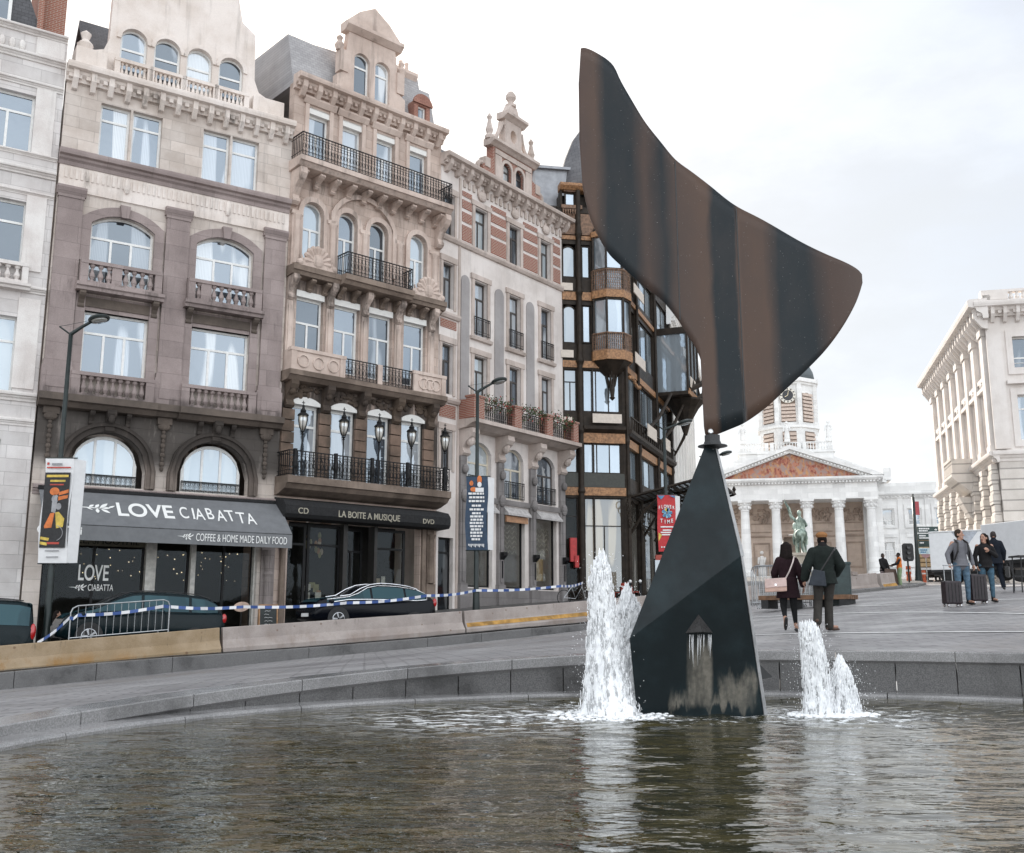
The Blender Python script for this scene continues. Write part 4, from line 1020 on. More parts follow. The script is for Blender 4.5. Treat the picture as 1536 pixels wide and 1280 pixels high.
for a, b_ in ((2.1, 4.4), (4.95, 7.05), (7.55, 9.4)):
    for k in range(420):
        x = rnd.uniform(a, b_); g.mi = 0 if rnd.random() < .84 else 1
        dz = abs(rnd.gauss(0, .17)); leafq(g, (x, -.92+rnd.gauss(0, .11), 9.82+dz-(rnd.random() < .4)*rnd.random()*.5), rnd.uniform(.035, .075), rnd)
g.build('balcony_flowers', [LEAF, FLW], N_)
# shopfront
g = MB()
for a in (1.42, 4.2, 6.78, 9.36):
    g.box(a, a+.5, -.22, .02, -.1, 1.6); g.box(a+.04, a+.46, -.15, .02, 1.6, 7.3); g.box(a+.16, a+.34, -.2, -.15, 1.7, 5.2); g.sph((a+.25, -.22, 5.5), (.2, .14, .3), 9, 6); g.sph((a+.25, -.25, 6.7), (.16, .14, .22), 9, 6)
g.box(2.0, WN, -.08, .02, -.1, 1.4); g.box(1.9, WN, -.1, .02, 5.35, 5.6)
g.build('shopfront_stone', GS, N_)
g = MB()
for a, b_ in DX: g.prof([(.0, 5.3), (-.35, 4.95), (-.35, 4.86), (0, 4.9)], a-.1, b_+.2)
g.build('rolled_awning', plain('pale_canvas', (.45, .43, .42), .8), N_)
g = MB(); g.box(4.8, 6.5, -.2, -.1, 4.55, 4.85); g.build('shop_sign_board', plain('orange_wood', (.42, .23, .13), .6), N_)
g = MB()
for a, b_ in DX:
    nx = 7
    for i in range(nx):
        for k in range(6):
            x = a+.1+(b_-a-.2)*(i+.5)/nx; z = 3.1+k*.24; s_ = 1 if (i) % 2 else -1
            g.tube([(x-.09*s_, .35, z), (x+.09*s_, .35, z+.16)], .016, 4)
g.build('window_lattice', plain('pale_lattice', (.6, .56, .48), .4), N_)
g = MB()
for x in (4.45, 7.05, 9.6): g.prof([(-.2, 2.75), (-.4, 2.95), (-.4, 3.1), (-.2, 3.1)], x-.15, x+.15); g.box(x-.03, x+.03, -.24, -.18, 1.9, 2.7)
g.build('wall_lamp', IRON, N_)
g = MB(); g.box(7.75, 8.7, .5, .52, 1.9, 3.0); g.build('window_poster', plain('amber_poster', (.5, .38, .22), .6), N_)
# ------------------------------------------------------------------ corner building of iron and glass
DIRON = plain('dark_painted_iron', (.030, .022, .016), .55, .0, var=.4, sc=3, spec=.22)
ORN = plain('gilt_orange_frieze', (.34, .175, .08), .55, var=.5, sc=9, bmp=.01)
WOODB = plain('brown_wood_carving', (.20, .115, .07), .6, var=.5, sc=7)
CREAMP = plain('cream_panel', (.6, .53, .46), .6, var=.1)
GRNP = plain('dark_green_panel', (.035, .036, .028), .45, var=.3)
PANEG = glass('pane_grey_blind', curt=(.30, .31, .30), room=(.22, .24, .24), refl=.22, lines=False, share=.9)
PANES = glass('pane_sky', curt=(.32, .36, .39), room=(.16, .19, .21), refl=.34, lines=False, fk=.4)
K = house('iron_glass_building', 'dark iron and glass corner building with orange friezes and an oriel', 'building', (2.62, 52.38), 80, .9)
SX = Matrix.Translation((3.39, 0, 0)) @ Matrix.Rotation(radians(60), 4, 'Z')
LS = 12.2
# opaque core behind the glazing
g = MB(); g.box(.02, 3.3, .5, 9, .9, 22.9); g.build('core_wall', DIRON, K)
g = MB(); g.box(0.05, LS, .5, 5, .9, 20.6); g.build('core_wall', DIRON, K, SX)
# front: windows floor by floor
def fw(x0, x1, z0, z1, cols=1, split=0, rise=0, pm=PANES, xf=None, y=.12, **k): win(K, x0, x1, z0, z1, rise, DIRON, pm, y, cols, split, fw=.05, xf=xf, **k)
fw(.12, .8, 1.4, 6.2, 1, .8, pm=SHOP, wname='shop_window'); fw(1.15, 3.25, 1.4, 6.2, 2, .7, pm=PANEB if False else glass('pane_painted_reflection', curt=(.46, .38, .27), room=(.20, .17, .13), refl=.14, lines=False, share=.6), wname='shop_window')  # wide shop pane: reflection of beige houses painted into its colour
fw(.12, .8, 7.5, 9.05, pm=PANEG); fw(1.15, 3.25, 7.5, 9.05, 3)
fw(.12, .8, 10.75, 13.0, 2, .7, pm=PANEG); fw(1.15, 3.25, 10.75, 13.0, 3)
fw(.12, .78, 14.45, 16.5, rise=.3, pm=PANEG); fw(1.18, 1.6, 14.5, 16.55)
fw(.12, .78, 18.1, 19.85, rise=.3, pm=PANEG); fw(1.18, 1.6, 18.1, 19.9)
fw(.3, .82, 22.2, 22.9, pm=PANES)
g = MB()
for x, w_ in ((0.0, .11), (.82, .05), (1.62, .08), (3.28, .12)): g.box(x, x+w_, .02, .5, .9, 23)
for z0, z1 in ((6.2, 6.32), (6.74, 7.5), (9.6, 10.72), (13.02, 13.1), (13.46, 14.4), (16.55, 16.8), (17.25, 18.05), (19.95, 20.2), (21.75, 22.1)): g.box(.03, 3.38, .03, .5, z0, z1)
g.prof([(.5, 9.62), (-.1, 9.62), (-.28, 9.78), (-.3, 9.95), (.5, 9.98)], 1.1, 3.36)
g.lathe([(.17, .9), (.24, 1.2), (.17, 2.0), (.15, 6.4), (.2, 6.5), (.14, 6.8), (.14, 9.5), (.2, 9.7), (.14, 10), (.14, 13.2), (.22, 13.4), (.14, 13.8), (.14, 17), (.2, 17.2), (.14, 17.5), (.13, 20.2), (.2, 20.5), (.13, 21), (.13, 23)], .97, -.08, 12)
g.build('iron_frame', DIRON, K)
g = MB()
for z0, z1 in ((6.32, 6.74), (9.08, 9.6), (13.1, 13.46), (16.8, 17.25), (20.2, 20.42)):
    g.box(.06, .82, -.03, .4, z0, z1); g.box(1.12, 3.36 if z0 < 16 else 1.7, -.05, .4, z0, z1)
g.prof([(.4, 23.0), (-.1, 23.02), (-.3, 23.2), (-.3, 23.35), (.4, 23.4)], -.05, 3.4)
g.build('orange_frieze', ORN, K)
g = MB(); g.box(.05, .82, 0, .4, 20.5, 21.7); g.box(1.1, 2.2, 0, .4, 20.5, 21.7)
for i in range(6): g.slab([(.1+i*.13, 21.9), (.2+i*.13, 21.9), (.15+i*.13, 21.55)], (), -.12, 0)
g.box(.2, .9, -.02, .3, 22.95, 23.02); g.box(.05, 1.2, -.1, .3, 21.95, 22.15)
g.build('carved_panel', WOODB, K)
g = MB(); g.box(1.55, 3.12, -.34, -.3, 10.1, 10.58); g.box(-.05, .62, -.12, -.05, 13.6, 14.0); g.box(-.05, .62, -.12, -.05, 17.3, 17.7); g.box(-.05, .5, -.12, -.06, 10.0, 10.4); g.build('sign_panel', CREAMP, K)
g = MB(); g.box(1.12, 3.3, -.02, .3, 6.76, 7.48); g.box(.1, .82, -.02, .3, 6.76, 7.48); g.build('spandrel_panel', GRNP, K)
# oriel on the corner
def oct_(r0, n=5): return [(r0*cos(a), r0*sin(a)) for a in [radians(198+i*(144/(n-1))) for i in range(n)]]
OC = Vector((2.72, .35)); O = [(-1.06, .3), (-1.02, -.55), (-.42, -1.08), (.5, -1.08), (1.06, -.5), (1.08, .3)]
def ring_at(g, z0, z1, s0=1.0, s1=1.0):
    n = len(O); vs = [(OC.x+x*s0, OC.y+y*s0, z0) for x, y in O]+[(OC.x+x*s1, OC.y+y*s1, z1) for x, y in O]
    g.add(vs, [(i, (i+1) % n, (i+1) % n+n, i+n) for i in range(n)]+[tuple(range(n)), tuple(range(2*n-1, n-1, -1))])
g = MB(); ring_at(g, 13.45, 13.95, 1.05, 1.05); ring_at(g, 16.85, 17.25, 1.05, 1.05); ring_at(g, 20.3, 20.6, 1.06, 1.06); g.build('oriel_frieze', ORN, K)
g = MB(); ring_at(g, 14.0, 20.28, .9, .9); go = g.build('oriel_glazing', PANES, K)
g = MB()
for i, (x, y) in enumerate(O): g.box(OC.x+x*.97-.05, OC.x+x*.97+.05, OC.y+y*.97-.05, OC.y+y*.97+.05, 13.95, 20.3)
ring_at(g, 12.7, 13.44, .35, .98); ring_at(g, 20.6, 21.4, 1.0, .6); ring_at(g, 14.88, 14.95, .97, .97); ring_at(g, 18.42, 18.5, .97, .97); ring_at(g, 16.75, 16.84, .98, .98)
for i in range(9): a = 2*pi*i/9; g.tube([(OC.x+.3*cos(a), OC.y-.2+.3*sin(a), 12.75), (OC.x+.15*cos(a), OC.y-.3+.15*sin(a), 12.2), (OC.x, OC.y-.3, 11.9)], [.05, .07, .03], 5)
g.tube([(OC.x-.1, OC.y-.7, 12.9), (OC.x-.1, OC.y-.7, 12.2)], .02, 4); g.lathe([(.02, 12.2), (.12, 12.15), (.15, 11.9), (.1, 11.5), (.16, 11.45), (.02, 11.3)], OC.x-.1, OC.y-.7, 10)
g.build('oriel_frame', DIRON, K)
def lattice(z0, z1, nm='oriel_balustrade'):
    g = MB()
    for i in range(1, len(O)-2+1):
        if i >= len(O)-1: break
        a = Vector(O[i])*1.02; b_ = Vector(O[i+1])*1.02 if i+1 < len(O) else None
        n = max(4, int((b_-a).length/.11))
        for k in range(n+1):
            p = a.lerp(b_, k/n); g.box(OC.x+p.x-.012, OC.x+p.x+.012, OC.y+p.y-.012, OC.y+p.y+.012, z0, z1)
        for k in range(n):
            p = a.lerp(b_, (k+.5)/n)
            for q in range(4): zc = z0+(z1-z0)*(q+.5)/4; g.tube([(OC.x+p.x+.05*cos(t)*(b_-a).normalized().x, OC.y+p.y+.05*cos(t)*(b_-a).normalized().y, zc+.1*sin(t)) for t in [2*pi*m_/6 for m_ in range(6)]], .014, 4, True)
        for z in (z0, z1): g.tube([(OC.x+a.x, OC.y+a.y, z), (OC.x+b_.x, OC.y+b_.y, z)], .035, 4)
    # left return
    a = Vector(O[0])*1.02; b_ = Vector(O[1])*1.02
    for z in (z0, z1): g.tube([(OC.x+a.x, OC.y+a.y, z), (OC.x+b_.x, OC.y+b_.y, z)], .035, 4)
    for k in range(8): p = a.lerp(b_, k/8); g.box(OC.x+p.x-.012, OC.x+p.x+.012, OC.y+p.y-.012, OC.y+p.y+.012, z0, z1)
    g.build(nm, WOODB, K)
lattice(13.97, 14.9); lattice(17.28, 18.4)
# roof: mansard box and slated dome
SCAL = stone('dome_slates', (.20, .20, .21), (.14, .14, .15), (.3, .2, .01), mortar=.6, streak=.2)
g = MB(); g.box(-1.2, .75, 1.0, 4, 22.5, 24.6); g.box(-1.3, .85, .8, 4.1, 24.6, 24.75); g.build('roof_box', ZINC, K)
g = MB(); g.lathe([(1.75, 23.3), (1.8, 23.8), (1.72, 24.6), (1.5, 25.6), (1.1, 26.7), (.5, 27.6), (.05, 28)], 2.15, 1.8, 24); g.build('roof_dome', SCAL, K, smooth=True)
# side front
for b0, b1 in ((.15, 2.75), (3.2, 7.6), (8.2, 12.0)):
    n = 2 if b1-b0 < 3 else 3
    if b0 < 8: fw(b0, b1, 1.5, 6.1, n, .8, xf=SX, pm=glass('pane_painted_plaza', curt=(.44, .42, .39), room=(.16, .15, .13), refl=.22, lines=False, share=.6), wname='shop_window')  # side shop panes carry a painted beige reflection in their colour
    fw(b0, b1, 7.4, 8.95, n, xf=SX); fw(b0, b1, 10.75, 13.0, n, xf=SX)
    if b0 < 1: fw(b0+.6, b1, 14.6, 16.6, 1, rise=.5, xf=SX, pm=PANEG); fw(b0+.6, b1, 17.9, 19.6, 1, xf=SX, pm=PANEG)
    else: fw(b0, b1, 14.4, 16.9, n, xf=SX); fw(b0, b1, 17.9, 19.6, n, xf=SX)
g = MB()
for x in (-.02, 2.85, 7.7, 12.02): g.box(x, x+.16, -.02, .5, .9, 20.6); g.lathe([(.12, .9), (.2, 1.4), (.12, 2), (.1, 6.2), (.16, 6.4), (.1, 6.6), (.09, 9), (.14, 9.2), (.09, 9.5), (.09, 20)], x+.08, -.1, 8)
for z0, z1 in ((6.15, 6.6), (6.62, 7.38), (9.45, 10.72), (13.02, 13.1), (13.45, 14.38), (16.95, 17.2), (17.5, 17.85), (19.65, 20.6)): g.box(0.02, LS-.02, .03, .5, z0, z1)
g.prof([(.5, 9.5), (-.2, 9.52), (-.35, 9.66), (-.37, 9.82), (.5, 9.86)], 0, LS)
for i in range(22): g.box(.2+i*.55, .26+i*.55, -.36, -.3, 9.84, 10.5)
g.box(0, LS, -.37, -.29, 10.46, 10.52)
# hanging corner turret with raking struts and two finials
T_ = Vector((10.4, -1.3))
g.lathe([(.1, 11.2), (.35, 12.0), (.9, 12.9), (1.25, 13.3), (1.25, 13.4)], T_.x, T_.y, 12)
g.box(8.4, 12.1, -1.9, .1, 13.38, 13.6)
for a, b_ in (((3.4, -.2, 10.2), (7.2, -1.1, 13.2)), ((7.4, -.2, 10.2), (9.6, -1.4, 13.1)), ((11.8, -.3, 10.2), (11.6, -1.5, 13.0))):
    g.tube([a, tuple((Vector(a)+Vector(b_))/2+Vector((.25, 0, -.25))), b_], [.07, .11, .09], 6)
def gargoyle(x, y, z, s=1):
    g.tube([(x, y, z), (x+.35*s, y-.35*s, z+.28*s), (x+.7*s, y-.75*s, z+.5*s), (x+.9*s, y-1.0*s, z+.85*s), (x+1.1*s, y-1.25*s, z+.9*s)], [.16*s, .2*s, .17*s, .15*s, .06*s], 7)
    for k in range(5): q = k/5; g.cap((x+.8*s*q, y-.85*s*q, z+.2*s+.55*s*q), (x+.8*s*q-.1*s, y-.85*s*q, z+.48*s+.6*s*q), .07*s, .02*s, 6)
gargoyle(8.9, -1.8, 13.7, .9); gargoyle(11.5, -1.8, 13.6, 1.2)
g.build('iron_frame', DIRON, K, SX)
g = MB()
for x0, x1 in ((.16, 2.83), (3.03, 7.68), (7.88, 12.0)):
    for z0, z1 in ((9.0, 9.44), (13.1, 13.44), (17.22, 17.48)): g.box(x0, x1, -.06, .4, z0, z1)
g.box(8.4, 12.05, -1.98, -1.9, 13.4, 13.75)
for i in range(7): g.sph((.3+i*.4, -.22, 12.7+.12*sin(i)), (.13, .1, .12), 7, 5)
g.build('orange_frieze', ORN, K, SX)
g = MB(); g.box(3.1, 5.4, -.55, -.5, 10.0, 10.7); g.box(7.9, 9.3, -.55, -.5, 10.0, 10.7); g.box(.3, 2.6, -.6, -.55, 13.5, 14.1); g.box(.3, 2.6, -.6, -.55, 17.4, 17.95); g.box(8.6, 10.4, -2.04, -2.0, 13.85, 14.5); g.build('sign_panel', CREAMP, K, SX)
g = MB(); g.box(8.5, 12.0, -1.85, -.02, 13.62, 17.2); g.build('turret_glazing', PANES, K, SX)
g = MB()
for x in (8.45, 9.6, 10.8, 12.0): g.box(x-.07, x+.07, -1.95, -1.83, 13.6, 17.3)
g.box(8.4, 12.1, -1.98, .05, 17.2, 17.6); g.build('turret_frame', DIRON, K, SX)
# entrance canopy of iron and glass
g = MB()
CZ = lambda y: 6.3+(-y)*.22
for x in (.3, 3.2, 6.1, 9.0): g.tube([(x, -.05, CZ(0)), (x, -4.3, CZ(-4.3))], .075, 5); g.tube([(x, -.1, 4.4), (x, -.9, 5.6), (x, -2.2, CZ(-2.2)-.05)], [.08, .07, .05], 6)
for k in range(15): y = -.15-4.15*k/14; g.tube([(.3, y, CZ(y)+.03), (9.0, y, CZ(y)+.03)], .03 if k not in (0, 7, 14) else .08, 4)
for x in (.3, 9.0): g.lathe([(.02, 7.2), (.14, 7.25), (.05, 7.4), (.12, 7.55), (.02, 7.75)], x, -4.3, 8)
rnd = random.Random(5)
for x in (.1, 2.93, 7.8):
    for s_ in (-1, 1):
        for k in range(5): g.tube([(x+s_*(.1+.75*k/5+.2*cos(t)), -.15, 4.9+.26*k+.2*sin(t)) for t in [2*pi*m_/9 for m_ in range(9)]], .03, 4, True)
cn = g.build('entrance_canopy', DIRON, K, SX)
g = MB(); g.add([(.35, -.1, CZ(-.1)+.075), (8.95, -.1, CZ(-.1)+.075), (8.95, -4.25, CZ(-4.25)+.075), (.35, -4.25, CZ(-4.25)+.075)], [(0, 1, 2, 3)])
g.build('canopy_glass', glass('canopy_wired_glass', curt=(.30, .31, .31), room=(.22, .23, .23), refl=.12, lines=False), cn, Matrix.Translation((0, 0, -.9)) @ SX)
g = MB(); g.box(.28, .62, -.35, -.1, 2.9, 4.1); g.box(.5, .7, -.45, -.1, 2.6, 3.2); g.build('red_letter_box', plain('red_enamel', (.42, .02, .02), .35), K)

# ------------------------------------------------------------------ white palace front beyond it
WS = stone('white_painted_stone', (.80, .79, .765), (.72, .705, .68), streak=.15, grain=.05)
WSo = stone('ochre_stained_stone', (.66, .53, .40), (.56, .44, .33), streak=.3)
W_ = house('white_building', 'white neoclassical building beyond the iron and glass one', 'building', (10.12, 64.42), 14, 1.4)
hol = [archpoly(1.2+i*2.45, 2.4+i*2.45, z0, z1) for i in range(8) for z0, z1 in ((3, 6.8), (8.5, 12.2), (14, 17))]
wall(W_, [(0, 1.4), (20.8, 1.4), (20.8, 19.3), (0, 19.3)], hol, WS)
for i in range(8):
    for z0, z1 in ((3, 6.8), (8.5, 12.2), (14, 17)): win(W_, 1.2+i*2.45, 2.4+i*2.45, z0, z1, cols=2, split=.7, pm=PANEG, y=.22)
g = MB()
for i in range(9): x = .25+i*2.45; g.box(x, x+.62, -.22, .02, 7.6, 18.6)
cornice(W_, -.3, 21.3, 18.9, 1.5, 1.0, WS, mb=g, dent=.5); cornice(W_, 0, 20.9, 7.0, .6, .4, WS, mb=g)
g.build('pilaster_order', WS, W_)
g = MB()
for i in range(8): g.box(1.5+i*2.45, 2.1+i*2.45, -.1, .02, 12.7, 13.5); g.box(1.1+i*2.45, 2.5+i*2.45, -.14, .02, 17.1, 17.3)
g.build('stained_ornament', WSo, W_)
g = MB(); g.box(0, 20.75, .4, 8, 1.4, 19.2); g.build('building_body', WS, W_)
g = MB(); g.prof([(-3.4, 2), (-3.4, 7.2), (-1.7, 9.3), (0, 7.2), (0, 2)], 9, 13); g.build('porch', WS, W_)

# ------------------------------------------------------------------ church at the head of the square
CH = house('church', 'white neoclassical church with a columned portico and clock tower', 'church', (36.2, 130), 103, 4.6)
WSc = stone('white_church_stone', (.85, .845, .83), (.77, .765, .75), (1.5, .62), streak=.2, mortar=.86, grain=.05)
TAN = stone('tan_portico_stone', (.60, .49, .41), (.50, .40, .335), (1.6, .7), streak=.2, mortar=.8)
g = MB()
COLX = [-10.25, -6.4, -2.55, 1.3, 5.15, 9.0]
def column(g, x, y, z0, z1, r):
    g.box(x-r*1.4, x+r*1.4, y-r*1.4, y+r*1.4, z0, z0+.3); H = z1-z0
    g.lathe([(r*1.3, z0+.3), (r*1.35, z0+.5), (r*1.1, z0+.7), (r, z0+.9), (r*.99, z0+H*.4), (r*.84, z1-1.35), (r*.95, z1-1.3), (r*.86, z1-1.2), (r*1.0, z1-.8), (r*1.25, z1-.25), (.05, z1-.25)], x, y, 18)
    g.box(x-r*1.35, x+r*1.35, y-r*1.35, y+r*1.35, z1-.25, z1)
    for a in range(8): t = 2*pi*a/8; g.sph((x+r*1.05*cos(t), y+r*1.05*sin(t), z1-.85), (.16, .16, .22), 6, 5); g.sph((x+r*1.2*cos(t), y+r*1.2*sin(t), z1-.42), (.15, .15, .16), 6, 5)
for x in COLX:
    q = MB(); column(q, x, 0, 5.4, 15.0, .62); q.build('column', WSc, CH)
g.box(-11.3, 10.05, -1.3, 1, 4.6, 4.9); g.box(-11.2, 9.95, -.95, 1, 4.9, 5.15); g.box(-11.1, 9.85, -.75, 4, 5.15, 5.4); g.build('steps', WSc, CH)
wall(CH, [(-11, 5.4), (9.8, 5.4), (9.8, 15), (-11, 15)], [archpoly(-1.9, .7, 5.5, 11.0, 1.3)], TAN, 3.6, 4.2, 'portico_wall')
g = MB(); g.box(9.4, 10.4, .4, 4, 5.4, 15); g.box(8.4, 8.8, 3.2, 3.6, 5.4, 15); g.build('anta', WSc, CH)
g = MB(); rnd = random.Random(3)
for x0, x1 in ((-9.6, -7.1), (-5.75, -3.2), (-1.9, .65), (1.95, 4.5), (5.8, 8.3)):
    g.box(x0, x1, 3.52, 3.62, 12.3, 12.42); g.box(x0, x1, 3.5, 3.62, 11.2, 11.35); g.box(x0-.3, x1+.3, 3.45, 3.62, 10.6, 10.8)
    for k in range(26): g.sph((rnd.uniform(x0+.1, x1-.1), 3.5, rnd.uniform(12.6, 14.2)), (rnd.uniform(.1, .3), .14, rnd.uniform(.12, .4)), 7, 5)
    if x0 < -2.5 or x0 > 1: g.slab([(x0+.2, 6.6), (x1-.2, 6.6), (x1-.2, 9.9), (x0+.2, 9.9)], [[(x0+.4, 6.8), (x1-.4, 6.8), (x1-.4, 9.7), (x0+.4, 9.7)]], 3.5, 3.62)
g.build('relief_panel', stone('relief_stone', (.42, .33, .27), (.28, .22, .18)), CH)
g = MB(); g.box(-1.7, .5, 4.1, 4.15, 5.4, 10.9); g.build('church_door', plain('door_wood', (.22, .17, .13), .6), CH)
g = MB()
for x in (-4.5, 3.2):
    g.box(x-.5, x+.5, 2.6, 3.5, 5.4, 6.6); g.cap((x, 3, 6.7), (x, 3, 7.9), .42, .32, 10); g.sph((x, 3, 8.6), .24, 10, 8); g.cap((x-.4, 3, 7.9), (x-.5, 2.8, 7.2), .14, .1, 8); g.cap((x+.4, 3, 7.9), (x+.3, 2.6, 7.3), .14, .1, 8)
g.build('portico_statue', WSc, CH, smooth=True)
g = MB(); g.box(-11.1, 9.9, -.75, 4.2, 15.0, 15.9); g.box(-11.05, 9.85, -.7, 4.2, 15.9, 17.0)
for x0, x1 in ((-11.4, 10.2),): g.prof([(4, 17.0), (-.75, 17.0), (-.95, 17.15), (-1.35, 17.3), (-1.5, 17.5), (-1.5, 17.75), (4, 17.8)], x0-.3, x1+.3)
for i in range(52): x = -11.2+i*.412; g.box(x, x+.2, -1.2, -.9, 17.02, 17.22)
apx = -.55
for s_, xe in ((-1, -11.9), (1, 10.7)):
    a = Vector((xe, 17.8)); b_ = Vector((apx, 21.95)); d = (b_-a).normalized(); n_ = Vector((-d.y, d.x)) if s_ < 0 else Vector((d.y, -d.x)); n_ = n_ if n_.y > 0 else -n_
    g.slab([tuple(a), tuple(b_), tuple(b_-Vector((0, .55))), tuple(a+Vector((-s_*1.35, 0)))], (), -1.52, 3.8); g.slab([tuple(a+Vector((-s_*1.2, .0))), tuple(b_-Vector((0, .5))), tuple(b_-Vector((0, 1.0))), tuple(a+Vector((-s_*2.6, .0)))], (), -1.1, 3.8)
    for i in range(26): p = a.lerp(b_, (i+1.5)/28)-Vector((0, .75)); g.box(p.x-.1, p.x+.1, -1.4, -1.05, p.y-.12, p.y+.1)
g.build('entablature', WSc, CH)
m, t, b = nt('painted_tympanum'); v = tc(t)
n1 = nd(t, 'ShaderNodeTexVoronoi', {'Vector': mapv(t, v, (1.5, 1, .8)), 'Scale': 3.2}).outputs['Color']; n2 = noi(t, v, 1.2, 5)
sc_ = nd(t, 'ShaderNodeSeparateColor', {'Color': n1}).outputs[0]
lk(t, mix(t, mrange(t, n2, .4, .6), mix(t, mrange(t, sc_, .3, .7), (.22, .055, .045), (.42, .17, .10)), mix(t, mrange(t, sc_, .35, .6), (.45, .24, .12), (.30, .22, .2))), b.inputs['Base Color']); b.inputs['Roughness'].default_value = .7
g = MB(); g.slab([(-9.2, 17.85), (8.1, 17.85), (apx, 20.9)], (), -.7, 3.6); g.build('tympanum', m, CH)
g = MB(); g.box(-6.9, 5.3, 4.4, 12, 17.5, 21.8); g.box(-7.1, 5.5, 4.2, 12, 21.8, 22.1); g.prof([(4.0, 17.5), (9, 17.5), (9, 19.2), (4.0, 17.9)], 5.3, 11.6); g.box(11.2, 12.2, 4, 9, 17.8, 19.4)
g.box(-12.9, -6.9, 4.2, 9, 17.5, 18.6); g.slab([(5.3, 21.2), (11.8, 18.6), (11.8, 17.8), (5.3, 17.8)], (), 4.5, 9); g.slab([(-6.9, 21.2), (-13, 18.6), (-13, 17.8), (-6.9, 17.8)], (), 4.5, 9)
g.build('attic', WSc, CH)
for x0, x1 in ((-6.8, -3.0), (-2.8, 1.2), (1.4, 5.2)): balustrade(CH, x0, x1, 22.1, 23.25, 4.4, WSc, 8, .5, 0, ret=False)
def statue(g, x, y, z, s=1):
    g.box(x-.35*s, x+.35*s, y-.35*s, y+.35*s, z, z+.4*s); g.cap((x, y, z+.6*s), (x, y, z+1.5*s), .36*s, .26*s, 10); g.cap((x, y, z+1.5*s), (x, y, z+2.0*s), .3*s, .2*s, 10); g.sph((x, y, z+2.5*s), .2*s, 9, 7); g.cap((x-.3*s, y, z+2.0*s), (x-.45*s, y-.2*s, z+1.4*s), .11*s, .09*s, 7); g.cap((x+.3*s, y, z+2.0*s), (x+.4*s, y-.2*s, z+1.5*s), .11*s, .09*s, 7)
for x in (-6.3, -.55, 4.8):
    g = MB(); statue(g, x, 4.6 if x != -.55 else 4.0, 23.2, 1.05); g.build('roof_statue', WSc, CH, smooth=False)
# clock tower
TX, TY = -.15, 9.0
def octw(g, z0, z1, r, w=.0, sq=True):
    pts = [(TX+r*cos(a), TY+r*sin(a)) for a in [radians(22.5+45*k) for k in range(8)]]; n = 8
    g.add([(x, y, z0) for x, y in pts]+[(x, y, z1) for x, y in pts], [(i, (i+1) % n, (i+1) % n+n, i+n) for i in range(n)]+[tuple(range(n)), tuple(range(15, 7, -1))])
g = MB(); octw(g, 22, 25.4, 4.1); octw(g, 25.4, 25.75, 4.4); octw(g, 25.75, 31.4, 3.9); octw(g, 31.4, 31.7, 4.2); octw(g, 31.7, 32.2, 4.5)
for k in range(8):
    a = radians(22.5+45*k); g.box(TX+3.95*cos(a)-.28, TX+3.95*cos(a)+.28, TY+3.95*sin(a)-.28, TY+3.95*sin(a)+.28, 25.75, 31.4)
g.build('clock_tower', WSc, CH)
g = MB(); g.lathe([(3.9, 32.2), (3.7, 33.5), (2.9, 35.2), (1.5, 36.6), (.8, 37), (.8, 38.5), (.1, 39.5)], TX, TY, 24); g.build('tower_dome', plain('verdigris_copper', (.11, .13, .14), .6), CH, smooth=True)
LV = plain('louvre_boards', (.58, .47, .40), .6)
for k in (-1, 0, 1):
    M_ = Matrix.Translation((TX, TY, 0)) @ Matrix.Rotation(radians(45*k), 4, 'Z')
    rr = 3.9*cos(radians(22.5)); rl = 4.1*cos(radians(22.5))
    g = MB(); g.slab(archpoly(-.95, .95, 26.2, 30.3, .9 if k else 0), (), -rr-.02, -rr+.1)
    g.slab(archpoly(-.9, .9, 22.6, 24.9), (), -rl-.02, -rl+.1); g.build('belfry_opening', plain('belfry_dark', (.20, .15, .12), .8), CH, M_)
    g = MB()
    for i in range(8 if k else 5): z = 26.35+i*.5; g.prof([(-rr-.04, z), (-rr-.2, z-.06), (-rr-.2, z+.22), (-rr-.04, z+.36)], -.93, .93)
    for i in range(4): z = 22.7+i*.55; g.prof([(-rl-.04, z), (-rl-.2, z-.06), (-rl-.2, z+.24), (-rl-.04, z+.38)], -.88, .88)
    g.build('louvre', LV, CH, M_)
M_ = Matrix.Translation((TX, TY-rr, 0)); g = MB(); g.slab([(1.05*cos(a), 29.8+1.05*sin(a)) for a in [2*pi*k/28 for k in range(28)]], [[(.72*cos(a), 29.8+.72*sin(a)) for a in [2*pi*k/28 for k in range(28)]]], -.32, -.1); g.build('clock_ring', plain('clock_face', (.72, .68, .6), .5), CH, M_)
g = MB(); g.slab([(.72*cos(a), 29.8+.72*sin(a)) for a in [2*pi*k/28 for k in range(28)]], (), -.26, -.1)
for k in range(12):
    a = 2*pi*k/12; g.slab([(.78*cos(a-.09), 29.8+.78*sin(a-.09)), (1.0*cos(a-.06), 29.8+1.0*sin(a-.06)), (1.0*cos(a+.06), 29.8+1.0*sin(a+.06)), (.78*cos(a+.09), 29.8+.78*sin(a+.09))], (), -.35, -.33)
ck = g.build('clock_dial', plain('clock_black', (.03, .03, .035), .4), CH, M_)
g = MB(); g.tube([(0, -.28, 29.8), (.12, -.28, 30.4)], .05, 4); g.tube([(0, -.28, 29.8), (-.38, -.28, 29.6)], .06, 4); g.build('clock_hand', plain('clock_gilt', (.7, .6, .4), .4), ck, Matrix.Translation((0, 0, -4.6)) @ M_)
